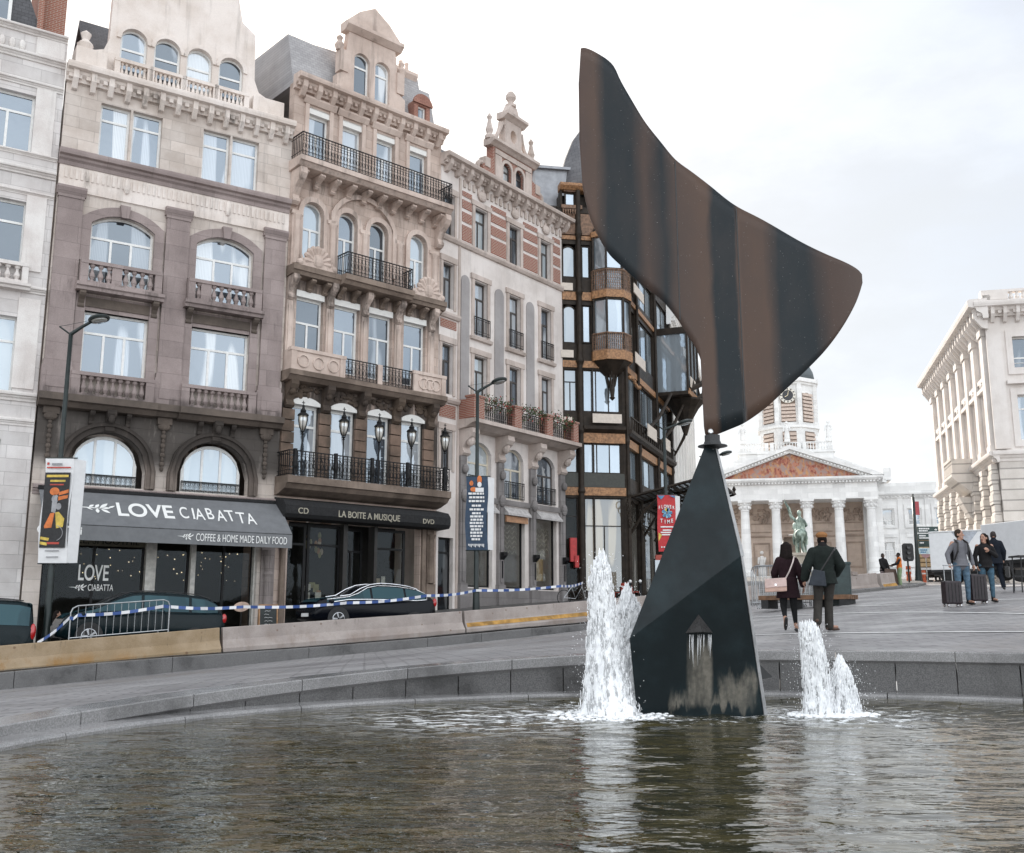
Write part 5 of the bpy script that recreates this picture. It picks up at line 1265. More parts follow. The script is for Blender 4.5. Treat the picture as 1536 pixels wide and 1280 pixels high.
# wing to the right
wx = [(10.7, 12.1), (14.0, 15.4), (17.3, 18.7), (20.6, 22.0)]
hol = [archpoly(a, b_, 12.0, 14.0) for a, b_ in wx]+[archpoly(a, b_, 7.2, 9.8) for a, b_ in (wx[0], wx[2], wx[3])]
wall(CH, [(9.9, 4.6), (26, 4.6), (26, 15.8), (9.9, 15.8)], hol, WSc, 4.4, 4.9, 'wing_wall')
for a, b_ in wx: win(CH, a, b_, 12.0, 14.0, cols=2, split=.3, y=4.6, pm=PANE)
for a, b_ in (wx[0], wx[2], wx[3]): win(CH, a, b_, 7.2, 9.8, cols=2, split=.6, y=4.6, pm=PANE)
g = MB(); cornice(CH, 9.8, 26, 15.4, .7, .6, WSc, mb=g, dent=.5)
M4 = Matrix.Translation((0, 4.4, 0)); g.box(9.9, 26, .0, .5, 16.1, 17.4)
for a, b_ in wx: g.slab([(a-.5, 11.6), (b_+.5, 11.6), (b_+.5, 14.6), (a-.5, 14.6)], [[(a-.2, 11.9), (b_+.2, 11.9), (b_+.2, 14.1), (a-.2, 14.1)]], -.14, .02); g.box(a-.4, b_+.4, -.1, .02, 10.4, 11.1); g.box(a-.5, b_+.5, -.2, .02, 6.6, 6.9)
for x in (13.05, 16.35, 19.65): g.box(x-.3, x+.3, -.12, .02, 4.6, 15.4)
g.build('wing_trim', WSc, CH, M4)

# ------------------------------------------------------------------ big corner building on the right
R = house('corner_palace', 'cream neoclassical corner building with a long sunlit side, at the right edge', 'building', (28.62, 59.57), 104, 1.9)
CRM = stone('cream_stone', (.76, .715, .68), (.66, .61, .57), streak=.2, grain=.06)
CRMr = stone('rusticated_cream_stone', (.74, .69, .64), (.64, .59, .54), (30, .62, .05), streak=.2, mortar=.5)
SD = Matrix.Translation((0, 21.4, 0)) @ Matrix.Rotation(radians(-90), 4, 'Z')
LR = 21.4; nb = 7; bw = (LR-1.6)/nb
ups = []; hs = []
for i in range(nb):
    x = .8+bw*i+bw*.5-.65
    hs += [archpoly(x, x+1.3, 14.7, 16.7), archpoly(x, x+1.3, 10.4, 13.5), archpoly(x, x+1.3, 2.2, 6.6, .6)]
wall(R, [(0, 1.9), (LR, 1.9), (LR, 17.9), (0, 17.9)], hs, CRM, 0, .5, 'side_wall', SD)
for i in range(nb):
    x = .8+bw*i+bw*.5-.65
    for z0, z1, r_ in ((14.7, 16.7, 0), (10.4, 13.5, 0), (2.2, 6.6, .6)): win(R, x, x+1.3, z0, z1, r_, cols=2, split=.7, pm=PANEG, y=.3, xf=SD)
g = MB()
for i in range(nb+1): x = .8+bw*i-.42; g.box(x, x+.84, -.28, .02, 9.9, 16.9); g.box(x-.08, x+.92, -.36, .02, 16.9, 17.5); g.box(x-.06, x+.9, -.34, .02, 9.7, 10.2)
for i in range(nb):
    x = .8+bw*i+bw*.5; g.box(x-1.0, x+1.0, -.25, .02, 13.75, 14.0); g.box(x-.95, x+.95, -.2, .02, 14.35, 14.6); g.sph((x, -.1, 14.2), (.4, .15, .2), 8, 6); g.sph((x, -.1, 17.2), (.35, .15, .2), 8, 6)
    for q in (-.85, .75): g.box(x+q, x+q+.12, -.08, .02, 10.3, 14.4)
cornice(R, -.5, LR+.7, 17.75, 1.2, 1.1, CRM, mb=g, dent=.55, modil=.9); cornice(R, -.2, LR+.35, 9.1, .65, .55, CRM, mb=g)
g.box(0, LR+.2, -.12, .3, 18.9, 19.3)
for i in range(12): g.sph((1+i*1.75, -.6, 19.05), (.2, .25, .22), 7, 5)
g.build('pilaster_order', CRM, R, SD)
g = MB()
for i in range(nb+1):
    x = .8+bw*i-.5
    for k in range(12): g.box(x+.05*(k % 2), x+1.0-.05*(k % 2), -.36-.06*(1-k % 2), .02, 1.9+k*.6, 2.47+k*.6)
g.prof([(.02, 7.9), (-.7, 8.3), (-1.5, 9.0), (-1.6, 9.15), (-1.6, 9.4), (.02, 9.4)], 12.2, 15.2); g.prof([(.02, 6.2), (-.5, 6.6), (-1.1, 7.9), (.02, 7.9)], 13.1, 14.3)
for i in range(9): g.box(12.3+i*.34, 12.5+i*.34, -1.55, -1.4, 9.4, 10.2)
g.box(12.2, 15.2, -1.6, -1.36, 10.2, 10.4); g.box(12.2, 12.45, -1.5, 0, 9.4, 10.3); g.box(14.95, 15.2, -1.5, 0, 9.4, 10.3)
g.build('rusticated_pier', CRMr, R, SD)
FXW = (1.32, 4.7)
hs = [archpoly(x, x+1.55, z0, z1) for x in FXW for z0, z1 in ((14.75, 16.65), (10.4, 13.1))]
wall(R, [(.0, 9.3), (14, 9.3), (14, 18.0), (0, 18.0)], hs, CRM, 0, .5, 'front_wall')
wall(R, [(.0, 1.9), (14, 1.9), (14, 9.3), (0, 9.3)], [archpoly(1.3, 3.1, 2.2, 7.4, .9)], CRMr, -.06, .5, 'ground_floor_wall')
for x in FXW: win(R, x, x+1.55, 14.75, 16.65, cols=2, split=.34, bars=1, y=.3); win(R, x, x+1.55, 10.4, 13.1, cols=2, split=.7, y=.3, pm=PANE)
win(R, 1.3, 3.1, 2.2, 7.4, .9, cols=2, split=.7, y=.3, pm=PANED)
g = MB()
for x in FXW:
    for z0, z1 in ((14.75, 16.65), (10.4, 13.1)): g.slab([(x-.35, z0-.4), (x+1.9, z0-.4), (x+1.9, z1+.4), (x-.35, z1+.4)], [[(x, z0), (x+1.55, z0), (x+1.55, z1), (x, z1)]], -.1, .02)
    g.box(x-.5, x+2.05, -.3, .02, 13.75, 13.98)
cornice(R, -.75, 14, 17.95, .85, .8, CRM, mb=g, dent=.42, modil=.7); cornice(R, -.35, 14, 9.15, .6, .45, CRM, mb=g); g.box(-.1, .75, -.1, .02, 9.9, 17.9)
g.box(-.1, 14, -.15, .4, 18.8, 18.98); g.box(-.2, 1.3, -.2, .5, 18.98, 19.6); g.box(1.3, 14, -.18, .3, 19.45, 19.6)
for i in range(24): g.lathe([(.08, 18.98), (.15, 19.12), (.08, 19.3), (.1, 19.45)], 1.5+i*.34, .0, 7)
g.box(-.15, .3, -.15, 21.2, 18.0, 18.9)
g.build('front_trim', CRM, R)
g = MB(); g.box(.3, 13.9, .5, 21.2, 1.9, 17.9); g.box(.2, 13.9, .6, 21, 17.9, 18.8); g.build('building_body', CRM, R)
# ------------------------------------------------------------------ metal sculpture
VANE = [(0.83, 6.78), (0.91, 6.77), (1.03, 6.7), (1.15, 6.61), (1.23, 6.51), (1.3, 6.33), (1.42, 6.08), (1.57, 5.78), (1.74, 5.52), (1.91, 5.29), (2.12, 5.13), (2.31, 4.98), (2.59, 4.73), (2.87, 4.56), (3.25, 4.35), (3.62, 4.16), (3.88, 4.04), (4.01, 3.96), (4.05, 3.88), (4.02, 3.76), (3.93, 3.55), (3.76, 3.27), (3.55, 3.0), (3.31, 2.76), (3.08, 2.55), (2.85, 2.34), (2.61, 2.17), (2.43, 2.09), (2.28, 2.03), (2.22, 2.01), (2.16, 2.02), (2.14, 2.12), (2.14, 2.42), (2.15, 2.65), (2.14, 2.84), (2.09, 3.0), (2.0, 3.15), (1.87, 3.37), (1.72, 3.57), (1.58, 3.7), (1.43, 3.84), (1.28, 4.0), (1.13, 4.16), (1.02, 4.35), (0.92, 4.59), (0.86, 4.84), (0.82, 5.09), (0.81, 5.42), (0.79, 5.8), (0.79, 6.14), (0.81, 6.48), (0.82, 6.7)]
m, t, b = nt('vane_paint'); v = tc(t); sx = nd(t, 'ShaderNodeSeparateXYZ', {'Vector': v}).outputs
# reflections on the bent plates put into the colour as brown and blue-black bands
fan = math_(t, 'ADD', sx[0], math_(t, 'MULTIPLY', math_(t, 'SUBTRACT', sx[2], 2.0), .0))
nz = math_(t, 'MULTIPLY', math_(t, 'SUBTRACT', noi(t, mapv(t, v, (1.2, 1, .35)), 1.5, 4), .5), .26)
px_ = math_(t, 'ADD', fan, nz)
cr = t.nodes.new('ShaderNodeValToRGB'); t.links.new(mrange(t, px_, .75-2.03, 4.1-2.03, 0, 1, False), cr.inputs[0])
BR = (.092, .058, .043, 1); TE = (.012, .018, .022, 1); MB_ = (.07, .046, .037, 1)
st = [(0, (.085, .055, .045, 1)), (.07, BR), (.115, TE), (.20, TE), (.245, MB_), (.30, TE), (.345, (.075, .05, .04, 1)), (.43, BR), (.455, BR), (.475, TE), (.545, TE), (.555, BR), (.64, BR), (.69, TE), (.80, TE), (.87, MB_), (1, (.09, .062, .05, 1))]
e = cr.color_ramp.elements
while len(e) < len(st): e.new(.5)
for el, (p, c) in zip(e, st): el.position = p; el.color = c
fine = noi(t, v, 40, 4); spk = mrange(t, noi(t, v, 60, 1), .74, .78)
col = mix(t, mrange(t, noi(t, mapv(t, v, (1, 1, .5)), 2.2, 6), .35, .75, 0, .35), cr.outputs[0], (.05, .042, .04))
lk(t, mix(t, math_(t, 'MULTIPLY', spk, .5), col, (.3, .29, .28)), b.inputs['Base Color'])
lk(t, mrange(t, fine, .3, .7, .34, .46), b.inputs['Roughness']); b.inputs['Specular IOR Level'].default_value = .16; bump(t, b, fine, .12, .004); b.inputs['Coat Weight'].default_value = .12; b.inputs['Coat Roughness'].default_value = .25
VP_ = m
S = thing('abstract_sculpture', 'tall dark metal sculpture of a curved vane on a faceted base, in the pool', 'sculpture', (SC.x, SC.y, WZ))
OY = -.15
def yw(x):   # the plate bows and is slightly folded at its joints
    k = x-1.9 if x < 1.9 else (x-2.6 if x > 2.6 else 0)
    return OY+.10*k*k*(1 if x < 1.9 else .5)+.02*sin(x*6)
def clipcol(xx):
    zs = []
    n = len(VANE)
    for i in range(n):
        (xa, za), (xb, zb) = VANE[i], VANE[(i+1) % n]
        if (xa-xx)*(xb-xx) <= 0 and xa != xb: zs.append(za+(zb-za)*(xx-xa)/(xb-xa))
    return (min(zs), max(zs)) if len(zs) > 1 else None
# smooth closed outline by Catmull-Rom
def smooth_loop(P, k=5):
    out = []; n = len(P)
    for i in range(n):
        p0, p1, p2, p3 = [Vector(P[(i+j) % n]) for j in (-1, 0, 1, 2)]
        for q in range(k):
            u = q/k; out.append(tuple(.5*((2*p1)+(p2-p0)*u+(2*p0-5*p1+4*p2-p3)*u*u+(3*p1-p0-3*p2+p3)*u**3)))
    return out
VANE = smooth_loop(VANE, 5)
g = MB(); xs = sorted(set([.80+.03*k for k in range(108)]+[1.9, 2.6, 2.13, 2.14, 2.15, 2.155, 4.04])); cols = []
for x in xs:
    c_ = clipcol(x)
    if c_ is None or c_[1]-c_[0] < .004: continue
    cols.append((x, c_[0], c_[1]))
NZ = 14; th = .022
for x, z0, z1 in cols:
    for f in (0, 1):
        for k in range(NZ+1): g.v.append((x-SC.x, yw(x)+(th if f else 0), z0+(z1-z0)*k/NZ-WZ))
st_ = 2*(NZ+1)
for i in range(len(cols)-1):
    a = i*st_; b_ = a+st_
    for k in range(NZ):
        g.f.append((a+k, b_+k, b_+k+1, a+k+1)); g.f.append((a+NZ+1+k, a+NZ+2+k, b_+NZ+2+k, b_+NZ+1+k))
    g.f.append((a, a+NZ+1, b_+NZ+1, b_)); g.f.append((a+NZ, b_+NZ, b_+2*NZ+1, a+2*NZ+1))
for a in (0, (len(cols)-1)*st_):
    for k in range(NZ): g.f.append((a+k, a+k+1, a+NZ+2+k, a+NZ+1+k))
g.m = [0]*len(g.f)
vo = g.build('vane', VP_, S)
vo.data.polygons.foreach_set('use_smooth', [len(p.vertices) == 4 and abs(p.normal.y) > .8 for p in vo.data.polygons])
BLK = plain('black_metal_paint', (.02, .021, .022), .4, .0, var=.3, sc=4)
g = MB()
for x in (1.905, 2.60):
    c_ = clipcol(x); g.box(x-SC.x-.006, x-SC.x+.006, yw(x)-.004, yw(x)-.001, c_[0]+.03-WZ, c_[1]-.03-WZ)
g.build('plate_seam', BLK, vo)
g = MB(); g.lathe([(.005, 0), (.03, 0), (.03, .012), (.02, .02), (.005, .02)], mat=Matrix.Translation((2.21-SC.x, yw(2.21), 2.06-WZ)) @ Matrix.Rotation(pi/2, 4, 'X'), seg=14); g.build('pivot_bolt', plain('steel_bolt', (.6, .6, .6), .3, 1), vo)
g = MB(); g.lathe([(.01, 2.93), (.09, 2.93), (.1, 2.90), (.16, 2.885), (.165, 2.875), (.1, 2.865), (.06, 2.84), (.06, 2.78), (.01, 2.78)], .20, -.12, 24); g.lathe([(.01, 3.0), (.085, 3.0), (.085, 2.92), (.01, 2.92)], .20, -.12, 18); g.build('pivot_collar', BLK, S, smooth=False)
m, t, b = nt('base_paint'); v = tc(t); sx = nd(t, 'ShaderNodeSeparateXYZ', {'Vector': v}).outputs
col = mix(t, mrange(t, noi(t, v, 1.5, 6), .4, .7), (.006, .011, .013), (.014, .025, .029))
# limescale left by the running water: two pale tongues on the lower front
def tongue(x0, x1, z0, z1, soft):
    e_ = math_(t, 'MULTIPLY', math_(t, 'SUBTRACT', noi(t, mapv(t, v, (7, 7, 1.2)), 1, 5), .5), soft)
    xx = math_(t, 'ADD', sx[0], e_); zz = math_(t, 'ADD', sx[2], math_(t, 'MULTIPLY', e_, 2.2))
    return math_(t, 'MULTIPLY', math_(t, 'MULTIPLY', mrange(t, xx, x0, x0+.05), mrange(t, xx, x1-.05, x1, 1, 0)), math_(t, 'MULTIPLY', mrange(t, zz, z0, z0+.08), mrange(t, zz, z1-.18, z1, 1, 0)))
front = mrange(t, sx[1], .05, .12, 1, 0)
ms = math_(t, 'MAXIMUM', tongue(-.22, .09, .05, .84, .06), math_(t, 'MAXIMUM', tongue(.12, .54, .06, .5, .3), tongue(-.42, .5, .05, .26, .32)))
ms = math_(t, 'MULTIPLY', ms, mrange(t, noi(t, mapv(t, v, (9, 9, 1.6)), 1, 5), .3, .62, .35, 1))
col = mix(t, math_(t, 'MULTIPLY', math_(t, 'MULTIPLY', ms, front), .8), col, mix(t, noi(t, v, 16, 6), (.06, .055, .045), (.34, .31, .26)))
lk(t, col, b.inputs['Base Color']); lk(t, mrange(t, noi(t, v, 9, 5), .3, .7, .30, .46), b.inputs['Roughness']); bump(t, b, noi(t, v, 30, 4), .15, .006)
b.inputs['Specular IOR Level'].default_value = .25
BP = m
# faceted base: bottom ring, folded ring, apex (front faces towards -y)
Vb = {'fl': (-.70, -.22, -.25), 'bl2': (-.42, .62, -.25), 'fr': (.64, -.22, -.25), 'br': (.78, .55, -.25),
      'ml': (-.80, -.402, .79), 'mbl': (-.30, .75, .9), 'mr': (.365, -.55, 1.64), 'mbr': (.52, .42, 1.5),
      'al': (.105, -.16, 2.87), 'ar': (.215, -.17, 2.87), 'abr': (.26, -.06, 2.87), 'abl': (.12, -.05, 2.87)}
ks = list(Vb); ix = {k: i for i, k in enumerate(ks)}
fs = [('al', 'ml', 'mr', 'ar'), ('ml', 'fl', 'fr', 'mr'), ('ar', 'mr', 'mbr', 'abr'), ('mr', 'fr', 'br', 'mbr'), ('abr', 'mbr', 'mbl', 'abl'), ('mbr', 'br', 'bl2', 'mbl'), ('abl', 'mbl', 'ml', 'al'), ('mbl', 'bl2', 'fl', 'ml'), ('al', 'ar', 'abr', 'abl'), ('fl', 'bl2', 'br', 'fr')]
g = MB(); g.add([Vb[k] for k in ks], [tuple(ix[q] for q in f) for f in fs]); g.build('faceted_base', BP, S, bevel=.006)
g = MB()     # bare bright edge of the right-hand plate
pa = [Vector(Vb[k]) for k in ('ar', 'mr', 'fr')]
for a, b_ in zip(pa, pa[1:]): g.add([a+Vector((.004, -.012, 0)), b_+Vector((.004, -.012, 0)), b_+Vector((.05, .03, 0)), a+Vector((.035, .03, 0)), a+Vector((.0, .03, 0)), b_+Vector((.0, .03, 0))], [(0, 1, 2, 3), (3, 2, 5, 4), (4, 5, 1, 0)])
g.build('plate_edge', plain('bare_plate_edge', (.42, .42, .42), .45, .3), S)
g = MB(); yq = -.345; A_ = Vector((-.075, -.44, 1.045)); Lq = Vector((-.225, -.40, .845)); Rq = Vector((.075, -.41, .85)); T_ = Vector((-.075, -.56, .86))
g.add([A_, Lq, T_, Rq, A_+Vector((0, .12, -.02)), Lq+Vector((0, .12, 0)), Rq+Vector((0, .12, 0))], [(0, 1, 2), (0, 2, 3), (1, 5, 6, 3), (1, 3, 2), (0, 4, 5, 1), (0, 3, 6, 4)]); g.build('spout_hood', plain('hood_paint', (.04, .038, .037), .3), S)
g = MB(); g.add([(.57, -.2, .55), (.60, -.21, .36), (.73, -.2, .385), (.57, -.1, .55), (.60, -.1, .36)], [(0, 1, 2), (0, 2, 3), (1, 4, 2), (3, 2, 4), (0, 3, 4, 1)]); g.build('spout_fin', BLK, S)
g = MB(); rnd = random.Random(8)
for k in range(15):
    x = rnd.uniform(-.19, .05); L_ = rnd.uniform(.1, .34); g.tube([(x, -.44, .83), (x+rnd.uniform(-.01, .01), -.425, .83-L_*.5), (x, -.40, .83-L_)], [.002, .003, .001], 4)
g.build('trickling_water', FOAM, S, smooth=True)

# ------------------------------------------------------------------ street lamps and banners
GLAMP = plain('dark_green_lamp_paint', (.016, .024, .023), .4, .2, var=.3)
LENS = glass('lamp_lens', curt=(.4, .38, .33), room=(.3, .28, .25), refl=.2, lines=False)
def street_lamp(label, x, y, z0, zj, zh, reach, ang=0, arm=True):
    o = thing('street_lamp', label, 'street lamp', (x, y, z0), ang, 'dark green street lamps with one bent arm')
    g = MB(); H = zj-z0; g.lathe([(.02, -.4), (.13, -.4), (.14, .0), (.12, .9), (.095, 1.0), (.09, H*.45), (.075, H*.46), (.06, H)], seg=12); g.build('pole', GLAMP, o, smooth=True)
    g = MB(); dz = zh-zj; g.tube([(0, 0, H-.12), (.0, 0, H+.02), (reach*.35, 0, H+dz*.45), (reach*.75, 0, H+dz*.86), (reach*.95, 0, H+dz*.97)], [.06, .06, .05, .045, .05], 8)
    g.tube([(0, 0, H), (-.36, 0, H+.26)], .028, 6); g.tube([(-.36, 0, H+.26), (reach*.75, 0, H+dz*.86+.03)], .007, 4); g.build('arm', GLAMP, o)
    g = MB(); M_ = Matrix.Translation((reach, 0, H+dz)) @ Matrix.Rotation(radians(-14), 4, 'Y'); g.lathe([(.01, .11), (.16, .1), (.29, .05), (.32, .0), (.30, -.045), (.01, -.045)], seg=20, mat=M_); h_ = g.build('lamp_head', GLAMP, o, smooth=False)
    g = MB(); g.lathe([(.01, -.05), (.24, -.05), (.2, -.09), (.01, -.1)], seg=18, mat=M_); g.build('lens', LENS, h_, smooth=True)
    return o
street_lamp('street lamp with the black bottle banner, before the grey cafe awning', -13.38, 30, -1.25, 8.5, 9.0, .82)
street_lamp('street lamp with the navy text banner, before the brick balcony', -1.31, 38, .1, 8.5, 8.95, .82)
street_lamp('street lamp with the red banner, before the iron and glass building', 6.19, 41, .5, 7.6, 7.92, .86)
street_lamp('street lamp mostly hidden behind the metal sculpture', 9.62, 50, 1.2, 7.7, 8.1, .95)
BW = plain('banner_white', (.70, .70, .70), .7, var=.05); BBK = plain('banner_black', (.015, .015, .016), .6)
PR_ = {'or': plain('print_orange', (.62, .17, .04), .6, var=.3), 'ye': plain('print_yellow', (.62, .45, .08), .6, var=.3), 'rd': plain('print_red', (.45, .06, .04), .6, var=.2), 'gy': plain('print_grey', (.3, .3, .31), .6), 'bl': plain('print_blue', (.08, .22, .38), .6, var=.3), 'cy': plain('print_cyan', (.25, .5, .58), .6), 'gn': plain('print_olive', (.3, .3, .05), .6)}
def banner(name, label, loc, W, H, mat, rz=0, fold=True, sway=.03):
    o = thing(name, label, 'banner', loc, rz, None)
    g = MB(); n = 14
    for k in range(n+1):
        z = -H*k/n; q = sway*sin(k*.55)
        for x in (-W/2, 0, W/2):
            for y in (0, .012): g.v.append((x+q, y+.02*sin(k*.5+x*3), z))
    for k in range(n):
        a = k*6; b_ = a+6
        g.f += [(a, b_, b_+2, a+2), (a+2, b_+2, b_+4, a+4), (a+1, a+3, b_+3, b_+1), (a+3, a+5, b_+5, b_+3), (a, a+1, b_+1, b_), (a+4, b_+4, b_+5, a+5)]
    g.m = [0]*len(g.f); g.build('cloth', mat, o, smooth=False)
    if fold:
        g = MB(); g.add([(W/2+.01, .03, 0), (W/2+.24, .3, -.02), (W/2+.2, .3, -H+.02), (W/2+.01, .03, -H), (W/2+.02, .05, 0), (W/2+.25, .32, -.02), (W/2+.21, .32, -H+.02), (W/2+.02, .05, -H)], [(0, 1, 2, 3), (4, 7, 6, 5), (0, 4, 5, 1), (3, 2, 6, 7), (1, 5, 6, 2)]); g.build('back_cloth', BW, o)
    g = MB(); g.tube([(-W/2, .04, .02), (W/2+.1, .04, .02)], .02, 5); g.tube([(-W/2, .04, -H-.01), (W/2+.1, .04, -H-.01)], .02, 5); g.build('banner_rod', GLAMP, o)
    return o
def ell(g, cx, cz, rx, rz, y=-.03, y1=-.012, a=0, n=14):
    g.slab([(cx+rx*cos(t_)*cos(a)-rz*sin(t_)*sin(a), cz+rx*cos(t_)*sin(a)+rz*sin(t_)*cos(a)) for t_ in [2*pi*k/n for k in range(n)]], (), y, y1)
o = banner('street_banner', 'white banner with a black poster of orange and yellow bottles', (-13.34, 29.86, 4.68), .82, 3.06, BW)
g = MB(); g.slab([(-.37, -.42), (.37, -.42), (.37, -2.62), (-.37, -2.62)], (), -.045, -.03); po = g.build('poster_field', BBK, o)
def pp(nm, fn, mt, par): g = MB(); fn(g); return g.build(nm, mt, par)
Yp = -.052
pp('printed_figure', lambda g: (ell(g, -.05, -.98, .14, .12, Yp, Yp+.01), g.slab([(.08, -1.0), (.36, -.92), (.36, -1.02), (.08, -1.1)], (), Yp, Yp+.01), g.slab([(.05, -1.14), (.36, -1.08), (.34, -1.18), (.05, -1.25)], (), Yp, Yp+.01), g.slab([(-.12, -1.62), (-.28, -2.0), (-.26, -2.06), (-.06, -2.04), (.0, -1.6)], (), Yp, Yp+.01)), PR_['or'], po)
pp('printed_figure', lambda g: (ell(g, -.02, -1.2, .1, .13, Yp, Yp+.01), g.slab([(-.1, -1.3), (.05, -1.3), (.02, -1.62), (-.1, -1.58)], (), Yp-.003, Yp+.007), ell(g, .1, -1.42, .08, .1, Yp, Yp+.01), g.tube([(.28*cos(a)+.0, Yp, -2.2+.24*sin(a)) for a in [1.2-2.3*k/9 for k in range(10)]], .012, 4)), PR_['gy'], po)
pp('printed_figure', lambda g: (g.slab([(.02, -1.6), (.12, -1.58), (.3, -1.78), (.27, -2.02), (.08, -2.06)], (), Yp-.004, Yp+.006), g.slab([(-.35, -2.3), (-.1, -2.34), (-.12, -2.42), (-.36, -2.38)], (), Yp, Yp+.01), g.slab([(-.36, -2.44), (-.14, -2.48), (-.16, -2.56), (-.36, -2.52)], (), Yp, Yp+.01)), PR_['ye'], po)
pp('printed_lines', lambda g: (g.box(-.32, .32, Yp, Yp+.01, -.56, -.49), g.box(-.2, .24, Yp, Yp+.01, -.7, -.64)), PR_['ye'], po)
pp('printed_lines', lambda g: (g.box(-.2, .2, Yp, Yp+.01, -.8, -.76), g.box(-.16, .2, Yp, Yp+.01, -2.52, -2.46)), PR_['rd'], po)
pp('printed_lines', lambda g: (g.box(-.34, .36, -.04, -.03, -.29, -.25), g.box(-.34, -.28, -.04, -.03, -.19, -.12)), PR_['rd'], o)
pp('printed_lines', lambda g: (g.box(-.2, .2, -.04, -.03, -2.72, -2.69), g.box(-.15, .2, -.04, -.03, -2.9, -2.87), g.box(-.2, .1, -.04, -.03, -.2, -.14)), PR_['gy'], o)
NAVY = plain('banner_navy', (.02, .045, .085), .6)
o = banner('street_banner', 'navy blue banner with white lines of text and three orange heads', (-1.31, 37.86, 5.25), .8, 2.72, NAVY)
wl_ = [(.62, .6), (.56, .74), (.58, .88), (.36, 1.05), (.52, 1.19), (.34, 1.33), (.48, 1.45), (.44, 1.57), (.5, 1.69), (.48, 1.81), (.42, 1.93), (.46, 2.05), (.44, 2.17), (.36, 2.29)]
def wlines(g):
    rnd = random.Random(6)
    for w_, z in wl_:
        x = -w_/2
        while x < w_/2-.03: c_ = rnd.uniform(.05, .15); g.box(x, min(w_/2, x+c_), -.04, -.028, -z-.075, -z); x += c_+.022
    for k in range(12): g.box(-.3+k*.05, -.3+k*.05+.03, -.04, -.028, -2.56-.03*(k % 3), -2.5)
pp('printed_lines', wlines, BW, o)
pp('printed_figure', lambda g: (ell(g, -.2, -.25, .07, .1, -.04, -.028), ell(g, .1, -.12, .09, .16, -.04, -.028), ell(g, -.12, -.48, .12, .09, -.04, -.028)), PR_['or'], o)
pp('printed_figure', lambda g: (ell(g, .1, -.3, .08, .1, -.045, -.03), g.box(-.05, .26, -.05, -.034, -.58, -.42)), BW, o)
REDB = plain('banner_red', (.46, .025, .03), .6, var=.12)
o = banner('street_banner', 'red banner with a blue flower ringed by white capital letters', (6.17, 40.86, 4.92), .72, 2.25, REDB, sway=.015)
for i, ch_ in enumerate('FLOWER'): text('lettering', ch_, .19, (-.28+i*.112, -.055, -.60+(.06, .12, .15, .15, .12, .06)[i]*.5), BW, o, off=.004, xs=.66)
for i, ch_ in enumerate('TIME'): text('lettering', ch_, .21, (-.21+i*.14, -.055, -1.10-(.0, .04, .04, .0)[i]), BW, o, off=.004, xs=.75)
def petals(r, n, ph): return lambda g: [ell(g, .02+r*.6*cos(ph+2*pi*k/n), -.72+r*.6*sin(ph+2*pi*k/n), r*.45, r*.24, -.042-.002*(k % 2), -.026, ph+2*pi*k/n) for k in range(n)]
pp('printed_flower', petals(.20, 7, .2), PR_['cy'], o); pp('printed_flower', lambda g: [ell(g, .02+.13*cos(k*1.3), -.72+.13*sin(k*1.3), .09, .05, -.05, -.03, k*1.3) for k in range(5)], PR_['bl'], o); pp('printed_flower', lambda g: (ell(g, .0, -.6, .07, .07, -.05, -.032), g.slab([(-.34, -1.5), (-.2, -1.6), (-.34, -1.85)], (), -.04, -.026)), PR_['ye'], o)
pp('printed_lines', lambda g: [g.box(-w_/2, w_/2, -.04, -.026, -z-.05, -z) for w_, z in ((.5, 1.25), (.34, 1.38), (.5, 1.47), (.42, 1.56))]+[g.box(-.25+k*.1, -.2+k*.1, -.04, -.026, -2.1, -2.05) for k in range(5)], BW, o)
pp('printed_lines', lambda g: (g.slab([(-.35, -.02), (-.05, -.02), (-.2, -.18)], (), -.04, -.026), g.slab([(.12, -.02), (.35, -.02), (.35, -.12)], (), -.04, -.026)), PR_['bl'], o)
# ------------------------------------------------------------------ barriers, fences, tape
def concrete(name, seed, tint):
    m, t, b = nt(name); v = tc(t); s_ = nd(t, 'ShaderNodeSeparateXYZ', {'Vector': v}).outputs
    col = mix(t, mrange(t, noi(t, v, 1.1, 6), .35, .65), tint[0], tint[1])
    stn = math_(t, 'MULTIPLY', mrange(t, noi(t, mapv(t, v, (1.5, 1, .6)), 1.2, 6, .7), .45, .65), mrange(t, s_[2], .55, .1))
    col = mix(t, math_(t, 'MULTIPLY', stn, tint[3]), col, tint[2])
    drip = mrange(t, noi(t, mapv(t, v, (9, 9, .7)), 1, 5, .7), .6, .75, 0, .7); col = mix(t, math_(t, 'MULTIPLY', drip, mrange(t, s_[2], .15, .7)), col, (.07, .06, .05))
    spot = mrange(t, nd(t, 'ShaderNodeTexVoronoi', {'Vector': v, 'Scale': 1.6, 'Randomness': 1.0}).outputs['Distance'], .05, .09, 1, 0); col = mix(t, math_(t, 'MULTIPLY', spot, .7), col, (.13, .07, .04))
    g_ = mrange(t, noi(t, v, 40, 3), .2, .8, .85, 1.15, False); col = mix(t, 1.0, col, nd(t, 'ShaderNodeCombineColor', {'Red': g_, 'Green': g_, 'Blue': g_}).outputs[0], 'MULTIPLY')
    lk(t, col, b.inputs['Base Color']); b.inputs['Roughness'].default_value = .9; bump(t, b, noi(t, v, 26, 5), .5, .01); return m
OCH = concrete('ochre_stained_concrete', 1, ((.33, .25, .165), (.25, .18, .105), (.25, .14, .05), .95))
PNK = concrete('pinkish_concrete', 2, ((.36, .315, .29), (.28, .24, .22), (.20, .15, .12), .5))
